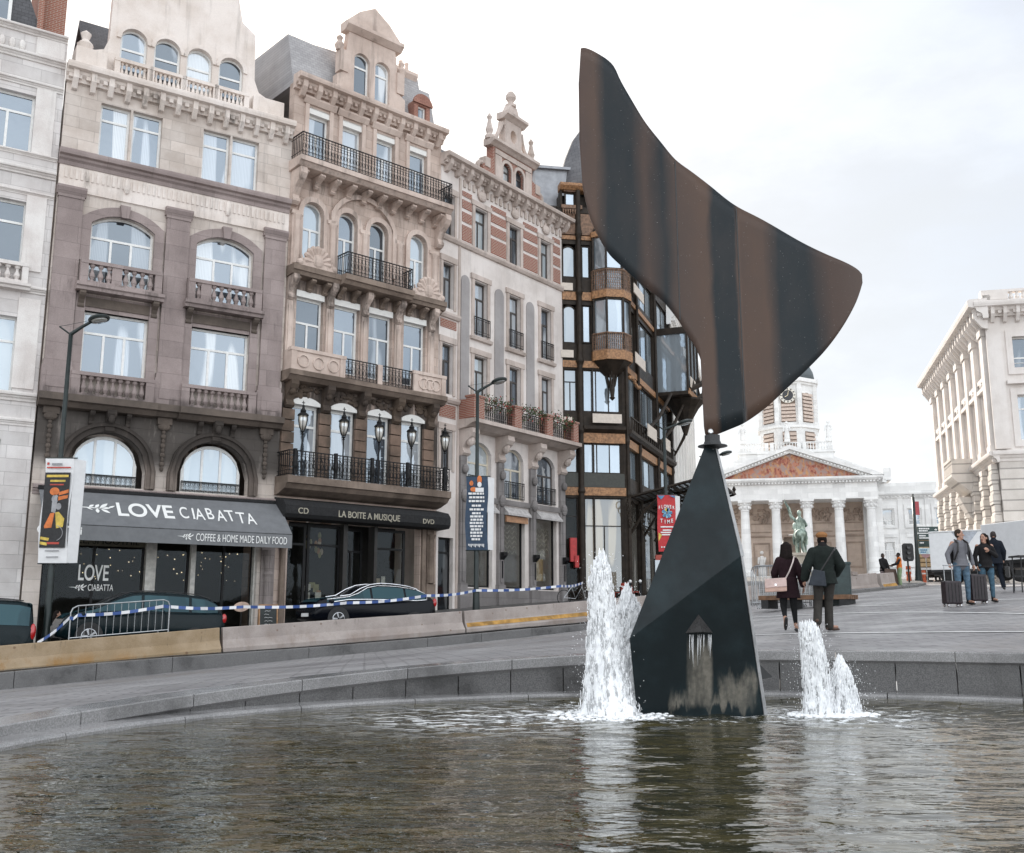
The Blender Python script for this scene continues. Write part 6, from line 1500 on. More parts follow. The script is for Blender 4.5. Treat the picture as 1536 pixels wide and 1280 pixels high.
def barrier(label, a, b_, za, zb, mat, H=.7, group=None, stripe=None):
    a = Vector(a); b_ = Vector(b_); L = (b_-a).length; mid = (a+b_)/2; zm = (za+zb)/2
    o = thing('concrete_barrier', label, 'concrete barrier', (mid.x, mid.y, zm), atan2(b_.y-a.y, b_.x-a.x), group)
    pr = [(-.3, -.03), (-.3, .1), (-.25, .16), (-.14, .34), (-.09, H-.02), (-.07, H), (.07, H), (.09, H-.02), (.14, .34), (.25, .16), (.3, .1), (.3, -.03)]
    g = MB(); sl = (zb-za)/L; h = L/2-.015; n = 24; k = len(pr); rnd = random.Random(int(L*100)); vs = []
    for i in range(n+1):
        x = -h+2*h*i/n
        for y, z in pr: vs.append((x+(.02 if z > .3 else 0)*(1 if i == 0 else -1 if i == n else 0), y+rnd.uniform(-.004, .004), z+sl*x+rnd.uniform(-.004, .004)))
    fs = [(i*k+j, (i+1)*k+j, (i+1)*k+(j+1) % k, i*k+(j+1) % k) for i in range(n) for j in range(k)]+[tuple(range(k)), tuple(range((n+1)*k-1, n*k-1, -1))]
    g.add(vs, fs); g.build('barrier_body', mat, o)
    if stripe:
        g = MB(); g.add([(-h+.05, -.256, .17-sl*h), (h-.05, -.256, .17+sl*h), (h-.05, -.175, .30+sl*h), (-h+.05, -.175, .30-sl*h)], [(0, 1, 2, 3)]); g.build('painted_stripe', stripe, o)
    return o
YP = plain('faded_yellow_paint', (.40, .22, .055), .8, var=.5, sc=3)
GB = 'concrete barriers along the street kerb'
def zb_(s): return {-60: -5}.get(s, np.interp(s, [-12, -4.3, -.9, 1.5, 9.6, 14.25, 16.7, 24], [-2.0, -1.34, -1.10, -.92, -.41, -.11, .13, .75]))
for (s0, s1, lab, mt, stp) in ((-12.5, -7.5, None, OCH, None), (-7.5, 1.5, 'ochre stained concrete barrier nearest the left edge', OCH, None), (1.53, 9.65, 'long pinkish concrete barrier in front of the two dark parked cars', PNK, None), (9.68, 16.7, 'concrete barrier with a yellow stripe along its foot', PNK, YP), (16.73, 23.5, 'concrete barrier half hidden by the sculpture and water jet', PNK, None)):
    if lab is None: continue
    barrier(lab, bpt(s0), bpt(s1), zb_(s0), zb_(s1), mt, .7, GB, stp)
barrier('pale concrete block barrier right of the man in the cap', (13.9, 45.5), (17.0, 48.4), 1.0, 1.32, PNK, .85, GB); barrier('short concrete barrier with orange marks before the church', (17.2, 48.6), (18.4, 50.0), 1.34, 1.46, PNK, .8, GB, YP)
g = MB(); g.box(-.3, .1, -.1, .1, .0, .3); g.box(.15, .6, -.12, .08, 0, .16); ob = g.build('stone_block', PNK); ob.location = (15.2, 46.7, 2.0); ob.rotation_euler = (0, 0, .75); tag(ob, 'small stone blocks lying on top of the concrete barrier', 'stone block')
STEEL = plain('galvanised_steel', (.42, .43, .44), .35, .8, var=.15)
def crowd_fence(label, a, b_, za, zb, H=1.1, n=16, group=None):
    a = Vector(a); b_ = Vector(b_); L = (b_-a).length; mid = (a+b_)/2
    o = thing('crowd_fence', label, 'crowd barrier', (mid.x, mid.y, (za+zb)/2), atan2(b_.y-a.y, b_.x-a.x), group); sl = (zb-za)/L; h = L/2
    P = lambda x, z: (x, 0, z+sl*x)
    g = MB(); g.tube([P(-h, .1), P(-h, H-.18), P(-h+.05, H-.06), P(-h+.18, H), P(h-.18, H), P(h-.05, H-.06), P(h, H-.18), P(h, .1)], .02, 6); g.tube([P(-h, .22), P(h, .22)], .016, 5); g.build('frame', STEEL, o)
    g = MB()
    for i in range(1, n): x = -h+L*i/n; g.tube([P(x, .22), P(x, H)], .008, 5)
    g.build('bars', STEEL, o)
    for x in (-h+.3, h-.3):
        g = MB(); g.tube([(x, -.3, sl*x+.02), (x, 0, sl*x+.2), (x, .3, sl*x+.02)], .02, 5); g.build('foot', STEEL, o)
    return o
GF = 'steel crowd barriers'
crowd_fence('steel crowd barrier with blue and white tape, before the dark minivan', bpt(-2.5, -.85), bpt(.22, -.85), -.72, -.5, 1.1, 14, GF)
for k, (dx, dy) in enumerate(((0, 0), (.12, .25), (.26, .5))):
    crowd_fence(('nearest', 'middle', 'rearmost')[k]+' of three stacked crowd barriers beside the woman in the long coat', (8.15+dx, 35.2+dy), (9.75+dx, 34.0+dy), .36, .36, 1.45, 15, 'stacked crowd barriers')
TPW = plain('tape_white', (.72, .72, .74), .5, var=.05); TPB = plain('tape_blue', (.04, .09, .28), .5, var=.1)
TP = [(-13.0, 28.64, -.62), (-12.47, 29.36, .06), (-12.3, 29.48, .13), (-10.3, 30.72, .40), (-8.31, 32.17, .40), (-5.41, 33.98, .55), (-2.92, 35.53, .82), (-1.31, 37.8, 1.06), (1.89, 39.72, 1.28), (2.91, 42.5, 1.5)]
g = MB(); cnt = 0
for (a, b_) in zip(TP, TP[1:]):
    a = Vector(a); b_ = Vector(b_); n = max(2, int((b_-a).length/.22))
    for k in range(n):
        p = a.lerp(b_, k/n); q = a.lerp(b_, (k+1)/n); sg = lambda u: Vector((0, 0, -.06*sin(pi*u)))
        p = p+sg(k/n); q = q+sg((k+1)/n); g.mi = cnt % 2; cnt += 1; e_ = Vector((0, .01*sin(cnt), .045))
        g.add([p-e_, q-e_, q+e_, p+e_], [(0, 1, 2, 3)])
tag(g.build('barrier_tape', [TPW, TPB]), 'blue and white barrier tape strung along behind the concrete barriers', 'barrier tape')

# ------------------------------------------------------------------ vehicles
TYRE = plain('tyre_rubber', (.015, .015, .015), .8); RIM = plain('alloy_rim', (.45, .46, .48), .3, .9)
AUTOG = glass('car_glass', curt=(.012, .03, .036), room=(.006, .014, .018), refl=.05, lines=False, rough=.01, fk=.3, tint=(.5, .8, .9))
CHROME = plain('chrome', (.7, .7, .72), .15, 1); TAIL = plain('tail_lamp_red', (.45, .01, .012), .2, coat=1); HEADL = plain('headlamp_glass', (.55, .58, .62), .12, .4, coat=1)
def car(name, label, loc, rz, L, W, H, roof, belt, paint, pitch=0, wheels=(.17, .80), wr=.33, plate=True, chrome=False, taillow=False, cat='car', group='dark cars parked by the kerb'):
    """roof: [(u,z)] u=0 nose..1 tail top line; belt: shoulder height fraction line"""
    o = thing(name, label, cat, loc, rz, group); o.rotation_euler = (0, pitch, rz)
    N = 44; us = [i/N for i in range(N+1)]
    rz_ = lambda u: float(np.interp(u, [p[0] for p in roof], [p[1] for p in roof])); bz = lambda u: min(rz_(u), float(np.interp(u, [p[0] for p in belt], [p[1] for p in belt])))
    hw = lambda u: W/2*(1-.16*max(0, (.10-u)/.10)**2-.10*max(0, (u-.92)/.08)**2)
    def sect(u):
        x = L/2-u*L; w = hw(u); b_ = bz(u); r = rz_(u); gap = r-b_; ti = .27*min(1, gap/.5)
        hemz = .22+.06*max(0, (.06-u)/.06)+.1*max(0, (u-.95)/.05)
        return [(x, 0, hemz), (x, w*.9, hemz), (x, w*.98, .38), (x, w, .62), (x, w*.985, b_-.03), (x, w*.97, b_), (x, w*(.97-ti*.55), b_+gap*.55), (x, w*(.97-ti*.92), b_+gap*.9), (x, w*(.93-ti*1.3), r-.005), (x, w*.35, r+.02*min(1, gap)), (x, 0, r+.025*min(1, gap))]
    g = MB(); k = 11
    for u in us:
        s_ = sect(u); g.v += s_+[(x, -y, z) for x, y, z in s_[-2:0:-1]]
    kk = 2*k-2
    for i in range(N):
        for j in range(kk): g.f.append((i*kk+j, (i+1)*kk+j, (i+1)*kk+(j+1) % kk, i*kk+(j+1) % kk))
    g.f += [tuple(range(kk)), tuple(range((N+1)*kk-1, N*kk-1, -1))]; g.m = [0]*len(g.f)
    # wheel arches: push the flank in
    body = g.build('body', paint, o, smooth=True)
    def side(u, f, sg):       # point on side glass, f 0..1 belt to roof
        w = hw(u); b_ = bz(u); r = rz_(u); gap = r-b_; ti = .27*min(1, gap/.5); return Vector((L/2-u*L, sg*(w*(.97-ti*f)+.012), b_+gap*f))
    ug = [u for u in us if rz_(u)-bz(u) > .12]; u0, u1 = ug[0], ug[-1]
    for sg in (1, -1):
        for a, b_ in ((u0+.03, u0+(u1-u0)*.44), (u0+(u1-u0)*.46, u0+(u1-u0)*.77), (u0+(u1-u0)*.79, u1-.02)):
            g = MB(); n = 8
            for i in range(n+1):
                u = a+(b_-a)*i/n
                for f in (.10, .5, .84): g.v.append(side(u, f, sg))
            for i in range(n):
                for j in (0, 1): g.f.append((i*3+j, (i+1)*3+j, (i+1)*3+j+1, i*3+j+1))
            g.m = [0]*len(g.f); g.build('side_window', AUTOG, o, smooth=True)
        if chrome:
            pts = [side(u0+.03+(u1-u0-.03)*i/10, .92, sg) for i in range(11)]+[side(u1-.01, .1, sg)]+[side(u1-.02-(u1-u0-.05)*i/10, .05, sg) for i in range(11)]
            g = MB(); g.tube([p+Vector((0, sg*.006, 0)) for p in pts], .013, 4); g.build('window_trim', CHROME, o)
    # windscreen and rear window
    def across(a, b_, nm):
        g = MB(); n = 6
        for i in range(n+1):
            u = a+(b_-a)*i/n; r = rz_(u)+.03; w = hw(u)*.72
            for y in (-1, -.5, 0, .5, 1): g.v.append((L/2-u*L, w*y, r-.012*abs(y)))
        for i in range(n):
            for j in range(4): g.f.append((i*5+j, (i+1)*5+j, (i+1)*5+j+1, i*5+j+1))
        g.m = [0]*len(g.f); g.build(nm, AUTOG, o, smooth=True)
    ws = [p for p in roof if p[1] > roof[-1][1]]
    mx = max(p[1] for p in roof); cow = next(p[0] for p in roof if p[1] > bz(p[0])+.02) if False else u0
    across(max(.02, u0-.06), u0+.14, 'windscreen'); across(u1-.03, min(.985, u1+.06), 'rear_window')
    for u in wheels:
        for sg in (1, -1):
            g = MB(); M_ = Matrix.Translation((L/2-u*L, sg*(W/2-.09), wr)) @ Matrix.Rotation(pi/2*sg, 4, 'X'); g.lathe([(wr*.55, -.1), (wr*.92, -.11), (wr, -.08), (wr, .08), (wr*.92, .11), (wr*.55, .1)], seg=24, mat=M_); wh = g.build('wheel', TYRE, o, smooth=True)
            g = MB(); g.lathe([(.01, -.085), (wr*.64, -.085), (wr*.66, -.115), (wr*.6, -.118), (wr*.58, -.095), (.01, -.095)], seg=20, mat=M_)
            for q in range(5):
                a = 2*pi*q/5; g.add([tuple(M_ @ Vector((r_*cos(a+d_), r_*sin(a+d_), z_))) for z_ in (-.125, -.09) for r_, d_ in ((.04, -.5), (wr*.6, -.16), (wr*.6, .16), (.04, .5))], [(0, 1, 2, 3), (4, 7, 6, 5), (0, 4, 5, 1), (1, 5, 6, 2), (2, 6, 7, 3)])
            g.build('rim', RIM, wh)
            g = MB(); g.lathe([(wr*1.16, -.02), (wr*1.16, .0), (.02, .0), (.02, -.02)], seg=24, mat=Matrix.Translation((L/2-u*L, sg*(hw(u)*.995+.004), wr+.01)) @ Matrix.Rotation(pi/2*sg, 4, 'X')); g.build('wheel_arch', BBK, o)
    for sg in (1, -1):
        u = .05; b_ = bz(u); g = MB(); g.add([side(.015, 0, sg)+Vector((.01, -sg*.22, -.12)), side(.03, 0, sg)+Vector((.02, .0, -.16)), side(.14, 0, sg)+Vector((0, .0, -.06)), side(.12, 0, sg)+Vector((0, 0, .0)), side(.03, 0, sg)+Vector((.02, -sg*.1, -.03))], [(0, 1, 2, 3, 4)]); g.build('headlight', HEADL, o)
        u = .97; g = MB(); zt = bz(.95); p0 = side(.985, 0, sg)
        g.sph((p0.x+.02, sg*(hw(.975)*.93), zt-.10), (.09, .075, .15 if not taillow else .24), 10, 8); g.build('tail_light', TAIL, o, smooth=True)
        g = MB(); g.sph(tuple(side(u0+.05, .12, sg)+Vector((0, sg*.12, .02))), (.09, .12, .075), 9, 7); g.build('wing_mirror', paint, o, smooth=True)
    if plate:
        g = MB(); g.box(L/2-.02, L/2+.03, -.26, .26, .36, .47); g.build('number_plate', BW, o)
    g = MB()
    for sg in (1, -1): g.tube([(L/2-u*L, sg*hw(u)*.62, rz_(u)+.035) for u in [u0+.16+(u1-u0-.22)*i/8 for i in range(9)]], .016, 5)
    g.build('roof_rail', CHROME if chrome else BBK, o)
    return o
CT = plain('dark_teal_car_paint', (.003, .010, .013), .2, .0, var=.15, spec=.2); CN = plain('black_blue_car_paint', (.003, .004, .007), .18, .0, var=.15, spec=.2)
hd = radians(58); crz = atan2(-cos(hd), -sin(hd))
def carat(s, off, dz=0): p = bpt(s, off); return (p.x, p.y, zroad(p.x, p.y)+dz)
MPV = [(0, .55), (.02, .78), (.05, .90), (.13, 1.03), (.20, 1.12), (.30, 1.42), (.40, 1.64), (.5, 1.70), (.7, 1.71), (.86, 1.66), (.93, 1.50), (.975, 1.12), (.99, .9), (1, .6)]
MPB = [(0, .7), (.2, 1.02), (1, 1.14)]
car('parked_minivan', 'dark teal minivan parked before the grey cafe awning', carat(-.4, -1.95, .0), crz, 4.75, 1.85, 1.74, MPV, MPB, CT, pitch=-.055)
SUV = [(0, .55), (.02, .82), (.05, .93), (.2, 1.04), (.29, 1.12), (.40, 1.45), (.5, 1.57), (.65, 1.59), (.82, 1.53), (.92, 1.34), (.97, 1.1), (.99, .85), (1, .6)]
SUB = [(0, .75), (.25, .98), (.8, 1.08), (1, 1.22)]
car('parked_suv', 'black blue SUV with chrome window trim, parked before the music shop', carat(7.1, -2.1, .02), crz+.05, 4.5, 1.83, 1.6, SUV, SUB, CN, pitch=-.055, chrome=True)
VAN = [(0, .6), (.03, .95), (.1, 1.1), (.2, 1.2), (.3, 1.7), (.36, 1.88), (.5, 1.92), (.9, 1.92), (.965, 1.84), (.99, 1.2), (1, .6)]
VAB = [(0, .8), (.2, 1.1), (1, 1.18)]
car('parked_van', 'dark teal van at the left edge, only its rear with a red light in view', carat(-5.78, -1.95, .0), crz, 4.8, 1.86, 1.92, VAN, VAB, CT, pitch=-.055, taillow=True)
def box_truck(label, loc, rz, L, W, H, open_=False):
    o = thing('white_truck', label, 'truck', loc, rz, 'white trucks by the sunlit palace')
    g = MB(); g.box(-L/2, L/2, -W/2, W/2, .75, H); g.build('box_body', plain('truck_white', (.74, .75, .76), .4, var=.05), o, bevel=.03)
    g = MB(); g.box(-L/2, L/2, -W/2-.01, W/2+.01, .62, .75); g.box(-L/2+.1, L/2-.1, -W/2+.2, W/2-.2, .45, .62); g.build('chassis', BBK, o)
    g = MB(); g.prof([(-W/2+.05, .5), (-W/2+.05, 2.3), (W/2-.05, 2.3), (W/2-.05, .5)], L/2+.05, L/2+1.7); g.build('cab', plain('truck_cab_white', (.72, .73, .74), .35, var=.05), o, bevel=.12)
    g = MB(); g.box(L/2+1.70, L/2+1.71, -W/2+.25, W/2-.25, 1.35, 2.1); g.box(L/2+.6, L/2+1.4, -W/2+.035, -W/2+.05, 1.35, 2.05); g.build('cab_window', AUTOG, o)
    for x in (-L/2+.9, L/2+.9):
        for sg in (1, -1):
            g = MB(); g.lathe([(.2, -.12), (.42, -.12), (.45, -.08), (.45, .08), (.42, .12), (.2, .12)], seg=18, mat=Matrix.Translation((x, sg*(W/2-.16), .45)) @ Matrix.Rotation(pi/2, 4, 'X')); wh = g.build('wheel', TYRE, o, smooth=True)
            g = MB(); g.lathe([(.01, -.1), (.22, -.1), (.22, .1), (.01, .1)], seg=12, mat=Matrix.Translation((x, sg*(W/2-.16), .45)) @ Matrix.Rotation(pi/2, 4, 'X')); g.build('rim', RIM, wh)
    if open_:
        g = MB(); g.box(-L/2-.02, -L/2-.005, -W/2+.08, W/2-.08, .9, H-.1); g.build('load_opening', plain('load_interior', (.16, .11, .06), .8), o)
        g = MB(); rnd = random.Random(1)
        for k in range(12): z = .95+.28*(k % 7); y = -W/2+.2+(k//7)*.9; g.box(-L/2-.08, -L/2-.03, y, y+.8, z, z+.22)
        g.build('stacked_boards', plain('tan_boards', (.5, .36, .2), .7, var=.3), o)
    else:
        g = MB(); g.slab([(-L/2+1.2, H-.05), (-L/2+2.6, H-.08), (-L/2+1.9, 1.9)], (), -W/2-.012, -W/2-.006); g.build('grey_panel', plain('truck_grey', (.42, .45, .5), .4), o)
        g = MB(); g.box(-.1, -.05, -W/2-.015, -W/2-.006, .8, H-.05); g.box(-L/2-.015, L/2, -W/2-.012, -W/2-.004, H-.1, H-.04); g.build('body_trim', plain('truck_trim', (.5, .5, .5), .4), o)
    return o
box_truck('white truck with its back open on stacked boards, behind the signpost', (27.2, 66, 2.3), radians(64), 5, 2.2, 3.0, True)
box_truck('white box truck filling the right edge behind the walkers', (22.0, 41.4, 1.55), radians(18), 5.5, 2.3, 2.25)
box_truck('white truck between the signpost and the walking couple', (25.6, 57.8, 2.0), radians(-35), 3.6, 2.1, 2.9)
# ------------------------------------------------------------------ small street things
OAK = plain('raw_wood', (.36, .20, .10), .7, var=.3)
o = thing('chalkboard_sign', 'wooden A-frame chalkboard on the pavement between the two shops', 'chalkboard', (-8.3, 35.4, -.72), radians(20))
g = MB()
for y, sg in ((-.3, 1), (.3, -1)):
    for x in (-.3, .3): g.tube([(x, y, 0), (x, y*.08, 1.25)], .028, 4)
g.tube([(-.3, -.03, 1.22), (.3, -.03, 1.22)], .03, 4); g.tube([(-.3, -.26, .2), (.3, -.26, .2)], .025, 4); g.build('frame', OAK, o)
g = MB(); g.add([(-.27, -.27, .2), (.27, -.27, .2), (.27, -.05, 1.18), (-.27, -.05, 1.18)], [(0, 1, 2, 3)]); bd = g.build('board', plain('blackboard', (.02, .025, .025), .7), o)
g = MB(); rnd = random.Random(3)
for k in range(7): z = .35+.11*k; y = -.275+.22*(z-.2)/.98; g.tube([(-.15+.06*q+rnd.uniform(0, .05), y-.008, z+.02*(q % 2)) for q in range(rnd.randint(3, 5))], .007, 4)
g.build('chalk_lines', BW, bd)
o = thing('oval_sign', 'pale oval sign board standing on the pavement near the chalkboard', 'sign', (-8.95, 34.4, -.75)); g = MB(); g.tube([(0, 0, 0), (0, 0, 1.0)], .02, 5); g.lathe([(.01, 0), (.18, 0), (.18, .03), (.01, .03)], seg=10); g.build('stand', IRON, o)
g = MB(); ell(g, 0, 1.18, .26, .16, -.02, .02, .12, 20); g.build('board', plain('oval_board', (.5, .36, .28), .6), o)
# red cafe chairs and table by the iron and glass building
RED = plain('red_chair_plastic', (.45, .05, .025), .4)
def cafe_chair(label, x, y, z, rz, mat=RED, group='red cafe chairs'):
    o = thing('cafe_chair', label, 'chair', (x, y, z), rz, group)
    g = MB(); g.box(-.21, .21, -.21, .21, .43, .46); g.build('seat', mat, o, bevel=.01); g = MB(); g.prof([(.19, .46), (.27, .88), (.25, .88), (.17, .46)], -.2, .2); g.build('backrest', mat, o)
    for sx in (-.18, .18):
        for sy in (-.18, .18): g = MB(); g.tube([(sx*1.1, sy*1.15, 0), (sx, sy, .44)], .014, 5); g.build('leg', mat, o)
cafe_chair('red cafe chair just right of the tall water jet', 4.1, 46.2, .72, .4); cafe_chair('red cafe chair turned sideways under the umbrella end', 4.75, 46.6, .76, -1.3); cafe_chair('rightmost red cafe chair, near the bollards', 5.5, 47.0, .80, 2.1)
o = thing('cafe_table', 'small round cafe table among the red chairs', 'table', (4.8, 46.0, .72)); g = MB(); g.lathe([(.01, .72), (.36, .72), (.36, .75), (.01, .75)], seg=20); g.build('table_top', plain('table_white', (.6, .6, .6), .4), o); g = MB(); g.lathe([(.2, 0), (.2, .02), (.03, .05), (.03, .72), (.01, .72)], seg=12); g.build('pedestal', IRON, o)
o = thing('folded_parasol', 'folded red parasol standing by the cafe table', 'parasol', (4.15, 46.0, .7)); g = MB(); g.lathe([(.25, 0), (.25, .06), (.03, .1), (.025, 2.0), (.01, 2.1)], seg=10); g.build('pole', IRON, o); g = MB(); g.lathe([(.16, .75), (.19, .8), (.15, 1.3), (.06, 1.95), (.01, 2.0)], seg=9); g.build('canopy', RED, o)
o = thing('bicycle', 'bicycle leaning by the dark doorway of the iron and glass building', 'bicycle', (2.75, 45.6, .62), radians(25))
for x in (-.52, .52):
    g = MB(); g.tube([(x+.33*cos(a), 0, .34+.33*sin(a)) for a in [2*pi*k/22 for k in range(22)]], .018, 5, True); w_ = g.build('wheel', TYRE, o)
    g = MB()
    for k in range(9): a = pi*k/9; g.tube([(x+.32*cos(a), 0, .34+.32*sin(a)), (x-.32*cos(a), 0, .34-.32*sin(a))], .003, 3)
    g.build('spokes', STEEL, w_)
g = MB(); g.tube([(-.52, 0, .34), (-.15, 0, .8), (.38, 0, .82), (.05, 0, .3), (-.15, 0, .8)], .017, 5); g.tube([(.38, 0, .82), (.52, 0, .34)], .016, 5); g.tube([(.05, 0, .3), (-.52, 0, .34)], .013, 5); g.build('frame', STEEL, o)
g = MB(); g.sph((-.18, 0, .88), (.13, .06, .03), 8, 5); g.build('saddle', TYRE, o); g = MB(); g.tube([(.36, -.26, .95), (.38, 0, .98), (.36, .26, .95)], .014, 5); g.tube([(.38, 0, .82), (.38, 0, .98)], .014, 5); g.build('handlebar', STEEL, o)
for k, (x, y, lab) in enumerate(((5.05, 44.2, 'left of two black bollards with white caps near the red chairs'), (5.45, 44.0, 'right of two black bollards with white caps near the red chairs'))):
    o = thing('bollard', lab, 'bollard', (x, y, .62), 0, 'black bollards'); g = MB(); g.lathe([(.01, 0), (.09, 0), (.07, .1), (.06, .85), (.085, .88), (.06, .93), (.01, .95)], seg=12); g.build('post', IRON, o); g = MB(); g.sph((0, 0, 1.0), .07, 10, 7); g.build('cap', BW, o)
o = thing('post_box', 'small red box on a post under the glass canopy', 'post box', (7.6, 53.2, 1.2)); g = MB(); g.tube([(0, 0, 0), (0, 0, 1.4)], .035, 6); g.build('post', IRON, o); g = MB(); g.box(-.2, .2, -.12, .12, 1.3, 2.1); g.build('box', plain('dull_red_box', (.36, .05, .03), .4), o, bevel=.02)
o = thing('glass_windscreen', 'pale glass wind screen beside the sculpture base', 'screen', (7.2, 47.5, .8), radians(20)); g = MB(); g.box(-.7, .7, -.01, .01, .3, 1.9); g.build('pane', glass('screen_glass', curt=(.4, .41, .41), room=(.3, .31, .31), refl=.2, lines=False), o); g = MB()
for x in (-.72, .72): g.box(x-.02, x+.02, -.03, .03, 0, 1.95)
g.build('frame', IRON, o)
# planter bench and cabinet behind the couple
o = thing('wooden_platform', 'low wooden pallet bench behind the couple in dark coats', 'bench', (9.5, 33.4, .36), radians(-38)); g = MB()
for k in range(5): g.box(-1.5, 1.5, -.4+.17*k, -.26+.17*k, .28, .42)
g.build('deck', plain('brown_planks', (.16, .085, .045), .7, var=.4), o)
for x in (-1.3, -.45, .45, 1.3): g = MB(); g.box(x-.12, x+.12, -.38, .4, 0, .28); g.build('block', BBK, o)
o = thing('utility_cabinet', 'dark green utility cabinet partly hidden by the man in the cap', 'cabinet', (10.4, 33.2, .4), radians(-20)); g = MB(); g.box(-.45, .45, -.25, .25, 0, 1.35); g.box(-.48, .48, -.28, .28, 1.35, 1.42); g.build('body', plain('cabinet_green', (.03, .05, .05), .5), o, bevel=.01); g = MB(); g.box(-.42, -.01, -.265, -.25, .1, 1.3); g.box(.01, .42, -.265, -.25, .1, 1.3); g.build('door', plain('cabinet_door', (.035, .055, .055), .5), o)
o = thing('traffic_cone', 'orange traffic cone by the signpost', 'traffic cone', (23.6, 61.5, 2.15), 0, 'orange cones by the signpost'); CO = plain('cone_orange', (.55, .12, .05), .5); g = MB(); g.box(-.22, .22, -.22, .22, 0, .04); g.lathe([(.01, .04), (.17, .04), (.12, .5), (.16, .52), (.14, 1.0), (.01, 1.0)], seg=14); g.build('body', CO, o); g = MB(); g.lathe([(.145, .62), (.155, .62), (.150, .8), (.14, .8)], seg=14); g.build('band', BW, o)
o2 = dup(o, (24.9, 62.5, 2.2), 0, 'orange traffic cone right of the signpost, smaller in view'); o2.scale = (.8, .8, .75)
# direction signpost
SGN = plain('sign_dark_green', (.012, .035, .032), .4)
o = thing('direction_signpost', 'tall dark signpost with stacked dark green direction panels', 'signpost', (23.95, 60.9, 2.2)); g = MB(); g.lathe([(.01, -.1), (.26, -.1), (.22, 0.1), (.16, .8), (.1, 2.0), (.09, 5.0), (.01, 5.0)], seg=12); g.build('pole', GLAMP, o, smooth=True)
for k in range(4):
    z = 3.25-.42*k; g = MB(); g.box(.12, 1.36-.0*k, -.03, .03, z-.36, z); pn = g.build('direction_panel', SGN if k < 3 else plain('sign_pale', (.5, .62, .66), .4), o)
    g = MB(); rnd = random.Random(k)
    for q in range(2 if k != 2 else 1):
        x = .2
        for w_ in range(rnd.randint(3, 6)): l_ = rnd.uniform(.05, .12); g.box(x, x+l_, -.04, -.03, z-.16-.13*q, z-.08-.13*q); x += l_+.02
    if k < 3: g.slab([(1.12, z-.16), (1.2, z-.16), (1.2, z-.1), (1.28, z-.18), (1.2, z-.26), (1.2, z-.2), (1.12, z-.2)], (), -.04, -.03)
    g.build('panel_lettering', BW if k < 3 else PR_['bl'], pn)
g = MB(); g.box(.1, .32, -.03, .03, 3.95, 4.75); g.build('red_plate', plain('red_plate', (.36, .05, .06), .5), o)
g = MB(); g.box(-.02, .02, -.1, .1, 5.0, 5.2); g.build('top_cap', GLAMP, o)
o = thing('round_road_sign', 'small greyish red round road sign behind the signpost', 'road sign', (24.9, 62, 2.2)); g = MB(); g.tube([(0, 0, 0), (0, 0, 1.7)], .03, 6); g.build('post', STEEL, o); g = MB(); ell(g, 0, 1.75, .28, .28, -.03, .0, 0, 20); g.build('disc', plain('faded_sign', (.42, .24, .26), .5), o)
o = thing('traffic_light', 'back of a dark traffic light with a rounded backing board', 'traffic light', (22.3, 58, 1.9)); g = MB(); g.tube([(0, .1, 0), (0, .1, 2.2)], .05, 6); g.build('post', IRON, o); g = MB(); g.slab([(.32*max(-1, min(1, 1.25*cos(a))), 1.85+.5*max(-1, min(1, 1.25*sin(a)))) for a in [2*pi*k/28 for k in range(28)]], (), -.03, .02); g.build('backing_board', BBK, o); g = MB()
for k in range(3): g.lathe([(.01, 0), (.1, 0), (.11, .14), (.01, .1)], seg=10, mat=Matrix.Translation((0, -.03, 1.55+.3*k)) @ Matrix.Rotation(pi/2, 4, 'X'))
g.build('lamp_hood', plain('hood_grey', (.05, .05, .05), .5), o)
# cafe chair and table at the right edge
DM = plain('dark_bistro_metal', (.03, .03, .032), .45, .4)
cafe_chair('dark metal bistro chair at the right edge', 14.95, 30.4, .82, 1.2, DM, None)
o = thing('bistro_table', 'tall dark metal table at the right edge beside the bistro chair', 'table', (14.75, 29.4, .76)); g = MB(); g.box(-.45, .45, -.3, .3, 1.0, 1.04); g.build('table_top', DM, o)
for sx in (-.4, .4):
    for sy in (-.25, .25): g = MB(); g.tube([(sx, sy, 0), (sx*.9, sy, 1.0)], .018, 5); g.build('leg', DM, o)

# ------------------------------------------------------------------ bronze rider on his pedestal
m, t, b = nt('green_bronze'); v = tc(t); lk(t, mix(t, mrange(t, noi(t, mapv(t, v, (1, 1, .5)), 1.6, 5), .4, .62), (.10, .14, .12), (.40, .50, .45)), b.inputs['Base Color']); b.inputs['Roughness'].default_value = .55; b.inputs['Metallic'].default_value = .3
BRZ = m
o = thing('equestrian_statue', 'green bronze rider raising a banner on a rearing horse, on a stone pedestal', 'statue', (25.95, 92.4, 3.6), radians(-10))
g = MB(); g.box(-1.1, 1.1, -1.8, 1.8, 0, .5); g.box(-.85, .85, -1.5, 1.5, .5, .7); g.box(-.75, .75, -1.4, 1.4, .7, 2.0); g.box(-.9, .9, -1.55, 1.55, 2.0, 2.25); g.build('pedestal', stone('pedestal_stone', (.5, .47, .42), (.36, .33, .28)), o, bevel=.02)
g = MB()     # horse seen from behind, walking away, head to the left
g.cap((0, -.75, 3.85), (0, .75, 3.95), .56, .5, 14); g.cap((0, .7, 4.1), (-.25, 1.3, 4.9), .42, .28, 12); g.cap((-.25, 1.3, 4.95), (-.4, 1.75, 4.7), .22, .14, 10); g.sph((-.2, -.95, 3.9), (.34, .3, .42), 12, 8); g.sph((.2, -.95, 3.9), (.34, .3, .42), 12, 8)
